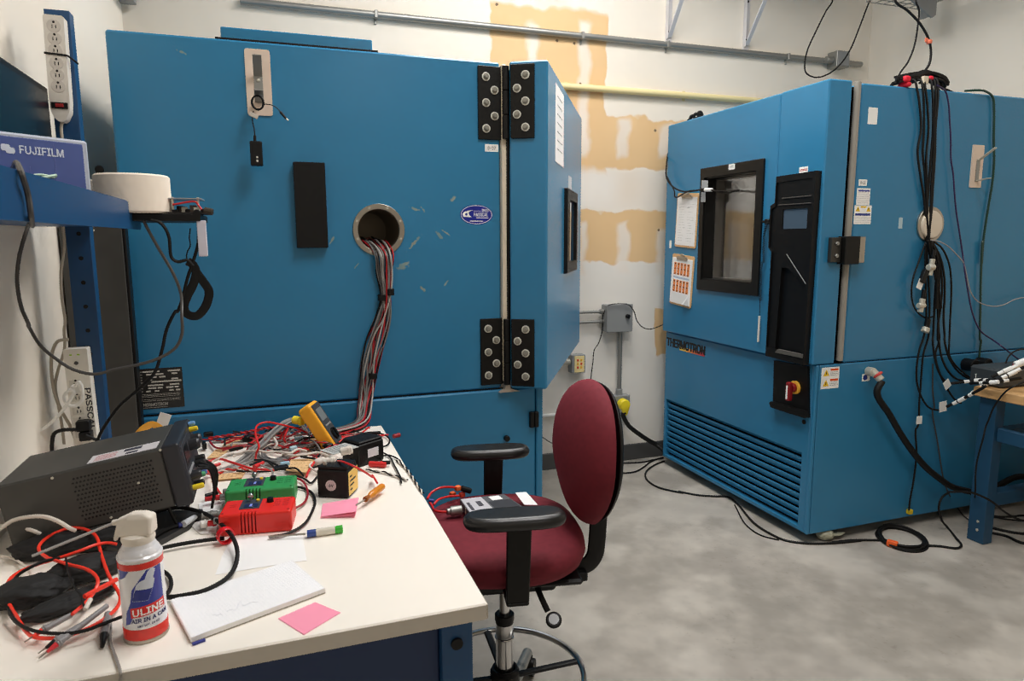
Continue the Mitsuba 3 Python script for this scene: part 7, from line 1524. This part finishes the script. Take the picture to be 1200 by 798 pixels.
def pad(front, thick_f, thick_b, inset=1., curve=.35):
    """The back cushion: an egg outline, bowed round the sitter."""
    out = []
    for side, tk in ((1, thick_f), (-1, thick_b)):
        seq = [(math.sin(s), math.cos(s)) for s in np.linspace(0 if side == 1 else math.pi / 2, math.pi / 2 if side == 1 else math.pi, 10)]
        for rad, hgt in seq:
            r_ = []
            for t in th:
                l, z = sup(t, .203, .190, .86)
                low = max(0, -z / .19)
                l *= (1 - .46 * low ** 1.5) * inset
                z *= inset
                l, z = l * rad, z * rad
                r_.append((front + (tk * hgt if hgt >= 0 else thick_b * hgt) + curve * l * l, l, z))
            out.append(r_)
    return loft(out)
BKF, BKZ = -.236, .806
BYAW = math.radians(-4)
def bk(m):
    return put(m, (BKF, 0, BKZ), (math.cos(BYAW), -math.sin(BYAW), .05), (math.sin(BYAW), math.cos(BYAW), 0))
bp_ = bk(pad(0, .088, .012))
part(k, 'backrest', ch(bp_), M_FABRIC, smooth=True)
part(k, 'back_shell', ch(bk(pad(-.014, .004, .030, .97))), M_BLACK, smooth=True)
part(k, 'back_bar', ch(tube([(-.258, 0, .72), (-.256, 0, .66), (-.252, 0, .56), (-.246, 0, .518), (-.228, 0, .494), (-.19, 0, .488), (-.10, 0, .494), (.02, 0, .505)], 0, 12, 8, flat=(.024, .008, (0, 1, 0)))), M_BLACK)
part(k, 'mechanism', ch(cat(rbox(-.13, .09, -.06, .06, .455, SZ0 - .0165, .012), rbox(-.22, -.10, -.035, .035, .462, .486, .006))), M_BLACK)
M_ARM = col(26, 26, 27, rough=.33)
for s in (-1, 1):
    y = s * .247
    m_ = hull(*[ball((.100 * math.copysign(abs(math.cos(t)) ** .55, math.cos(t)) + .007, y + .027 * math.copysign(abs(math.sin(t)) ** .8, math.sin(t)), .741), .0165, 24) for t in np.linspace(0, 2 * math.pi, 36)])
    ak_ = part(k, 'armrest', ch(m_), M_ARM, smooth=True)
    part(ak_, 'arm_post', ch(cat(hull(box(-.030, .026, y - .008, y + .008, .715, .726, .002), box(-.024, .028, y - .008, y + .008, .542, .552, .002)), box(-.024, .028, min(0, s) * .25 + (.0 if s > 0 else -.005), max(0, s) * .25 + (.005 if s > 0 else 0), .533, .5435, .003))), M_BLACKMETAL)
lk_ = part(k, 'lever', ch(tube([(-.055, .05, .525), (-.062, .12, .522), (-.066, .165, .508), (-.080, .19, .478)], .0075, 8)), M_BLACK)
lc = V(-.092, .202, .462)
ldir = unit((.1, .62, .75))
part(lk_, 'paddle', ch(cyl(lc - ldir * .006, lc + ldir * .006, .019, 24, b=.003)), M_BLACK)
part(lk_, 'paddle_sticker', ch(cyl(lc + ldir * .0061, lc + ldir * .0072, .0125, 24, b=.0002)), col(196, 200, 204))
part(k, 'gas_lift', ch(cyl((0, 0, .36), (0, 0, .47), .0135, 20)), M_CHROME)
part(k, 'lift_collar', ch(cat(cyl((0, 0, .352), (0, 0, .372), .026, 24), ring((0, 0, .345), (0, 0, 1), .015, .024, .010, 24))), M_BLACK)
part(k, 'column', ch(cyl((0, 0, .07), (0, 0, .352), .0235, 28)), M_CHROME)
part(k, 'column_band', ch(torus((0, 0, .305), (0, 0, 1), .0235, .003, 32, 8)), M_CHROME)
RZ, RR = .195, .214
fr = part(k, 'foot_ring', ch(torus((0, 0, RZ), (0, 0, 1), RR, .0085, 72, 12)), M_CHROME)
part(fr, 'ring_hub', ch(ring((0, 0, RZ - .035), (0, 0, 1), .0236, .040, .055, 28)), M_BLACK)
for a in np.radians([187, 277, 7, 97]):
    c_, s_ = math.cos(a), math.sin(a)
    part(fr, 'spoke', ch(tube([(.038 * c_, .038 * s_, RZ - .008), (RR * c_, RR * s_, RZ)], .0, 8, curve=False, flat=(.011, .006, (0, 0, 1)))), M_BLACK)
part(k, 'base_hub', ch(cyl((0, 0, .06), (0, 0, .13), .035, 24)), M_BLACK)
for i in range(5):
    a = math.radians(-112 + 72 * i)
    c_, s_ = math.cos(a), math.sin(a)
    bl = part(k, 'base_leg', ch(put(hull(cyl((.03, 0, .100), (.031, 0, .100), .020, 14), cyl((.285, 0, .078), (.286, 0, .078), .0155, 14)), (0, 0, 0), yaw=a)), M_GALV)
    part(bl, 'caster', ch(put(cat(*[cyl((.29, d, .027), (.29, d + .016, .027), .0265, 18) for d in (-.022, .006)], cyl((.28, 0, .03), (.28, 0, .068), .007, 10), rbox(.268, .312, -.012, .012, .030, .058, .005)), (0, 0, 0), yaw=a)), M_BLACK)

# instrument lying on the seat
SE = .6225
D4 = [(0.4543,1.7449,0.6520),(0.6169,1.7408,0.6520),(0.6401,1.6403,0.6520),(0.4530,1.6315,0.6520)]
def qd(a, b):
    p = [V(*x) for x in D4]
    return (p[0] * (1 - a) + p[1] * a) * (1 - b) + (p[3] * (1 - a) + p[2] * a) * b
k = thing('data_logger', 'gray data logger lying on the chair seat between the armrests', 'instrument')
part(k, 'case', poly_z([qd(.0, 0), qd(.78, 0), qd(.78, 1), qd(.0, 1)], .022, SE + .0085), col(86, 88, 92))
lid = part(k, 'label_plate', poly_z([qd(.01, .03), qd(.36, .03), qd(.36, .97), qd(.01, .97)], .0015, SE + .0306), col(186, 184, 190))
part(lid, 'print', cat(poly_z([qd(.20, .30), qd(.28, .30), qd(.28, .62), qd(.20, .62)], .0004, SE + .0322), poly_z([qd(.05, .30), qd(.10, .30), qd(.10, .80), qd(.05, .80)], .0004, SE + .0322)), col(70, 68, 76))
part(k, 'white_label', poly_z([qd(.48, .08), qd(.66, .08), qd(.66, .34), qd(.48, .34)], .001, SE + .0306), M_LABELW)
part(k, 'dark_panel', poly_z([qd(.40, .40), qd(.76, .40), qd(.76, .94), qd(.40, .94)], .001, SE + .0306), col(50, 52, 58))
for a, b in ((.07, 1.02), (.16, 1.03), (.02, .55)):
    p = qd(a, b)
    part(k, 'stud', cyl((p[0], p[1], SE + .010), (p[0], p[1], SE + .030), .005, 10), M_ZINC)
p = qd(-.03, .6)
part(k, 'socket', cat(cyl((0.4162,1.7045,0.6400), (0.4481,1.7017,0.6400), .013, 16), cyl((0.4060,1.7023,0.6400), (0.4177,1.7040,0.6400), .009, 14)), M_GALV)
solo('paper_card', 'white card lying at the right end of the data logger on the seat', 'card', poly_z([(0.6129,1.7367,0.6540),(0.6435,1.7295,0.6540),(0.6401,1.6316,0.6540),(0.6059,1.6439,0.6540)], .0012), M_PAPER)
solo('signal_cable', 'red cable from the data logger socket to the bench edge', 'cable', tube([(0.4060,1.7023,0.6400),(0.3900,1.7097,0.6400),(0.3785,1.7224,0.6400),(0.3783,1.7574,0.6400),(0.3777,1.7846,0.6400)], .0036, 8), WR['red'])
solo('signal_cable', 'red cable arching from the bench edge to the orange connector', 'cable', tube([(0.3562,1.7118,0.6800),(0.3783,1.7538,0.6800),(0.4006,1.7648,0.6850),(0.4273,1.7790,0.6800),(0.4543,1.7927,0.6700)], .0032, 8), WR['red'])
solo('signal_cable', 'second red cable from the bench edge to the lower orange connector', 'cable', tube([(0.3729,1.7101,0.6620),(0.3932,1.7346,0.6650),(0.4250,1.7577,0.6600),(0.4573,1.7663,0.6550)], .0032, 8), WR['red'])
for lab, p, c in (('orange connector on the red cable at the back of the chair seat', (0.4607,1.7912,0.6680), (232, 110, 52)), ('lower orange connector beside the data logger', (0.4476,1.8013,0.6480), (226, 98, 44)), ('orange-red connector end at the corner of the data logger', (0.4720,1.7897,0.6480), (210, 70, 50))):
    solo('connector', lab, 'connector', put(rbox(-.008, .008, -.007, .007, -.007, .007, .003), p, yaw=.4), col(*c))
solo('connector', 'black connector behind the orange one on the chair seat', 'connector', cyl((0.4700,1.7878,0.6680), (0.4973,1.7873,0.6560), .008, 14), M_BLACK)
solo('connector', 'small blue connector at the bench edge above the chair seat', 'connector', cyl((0.3584,1.7005,0.6800), (0.3702,1.6964,0.6780), .0045, 10), col(40, 50, 140))
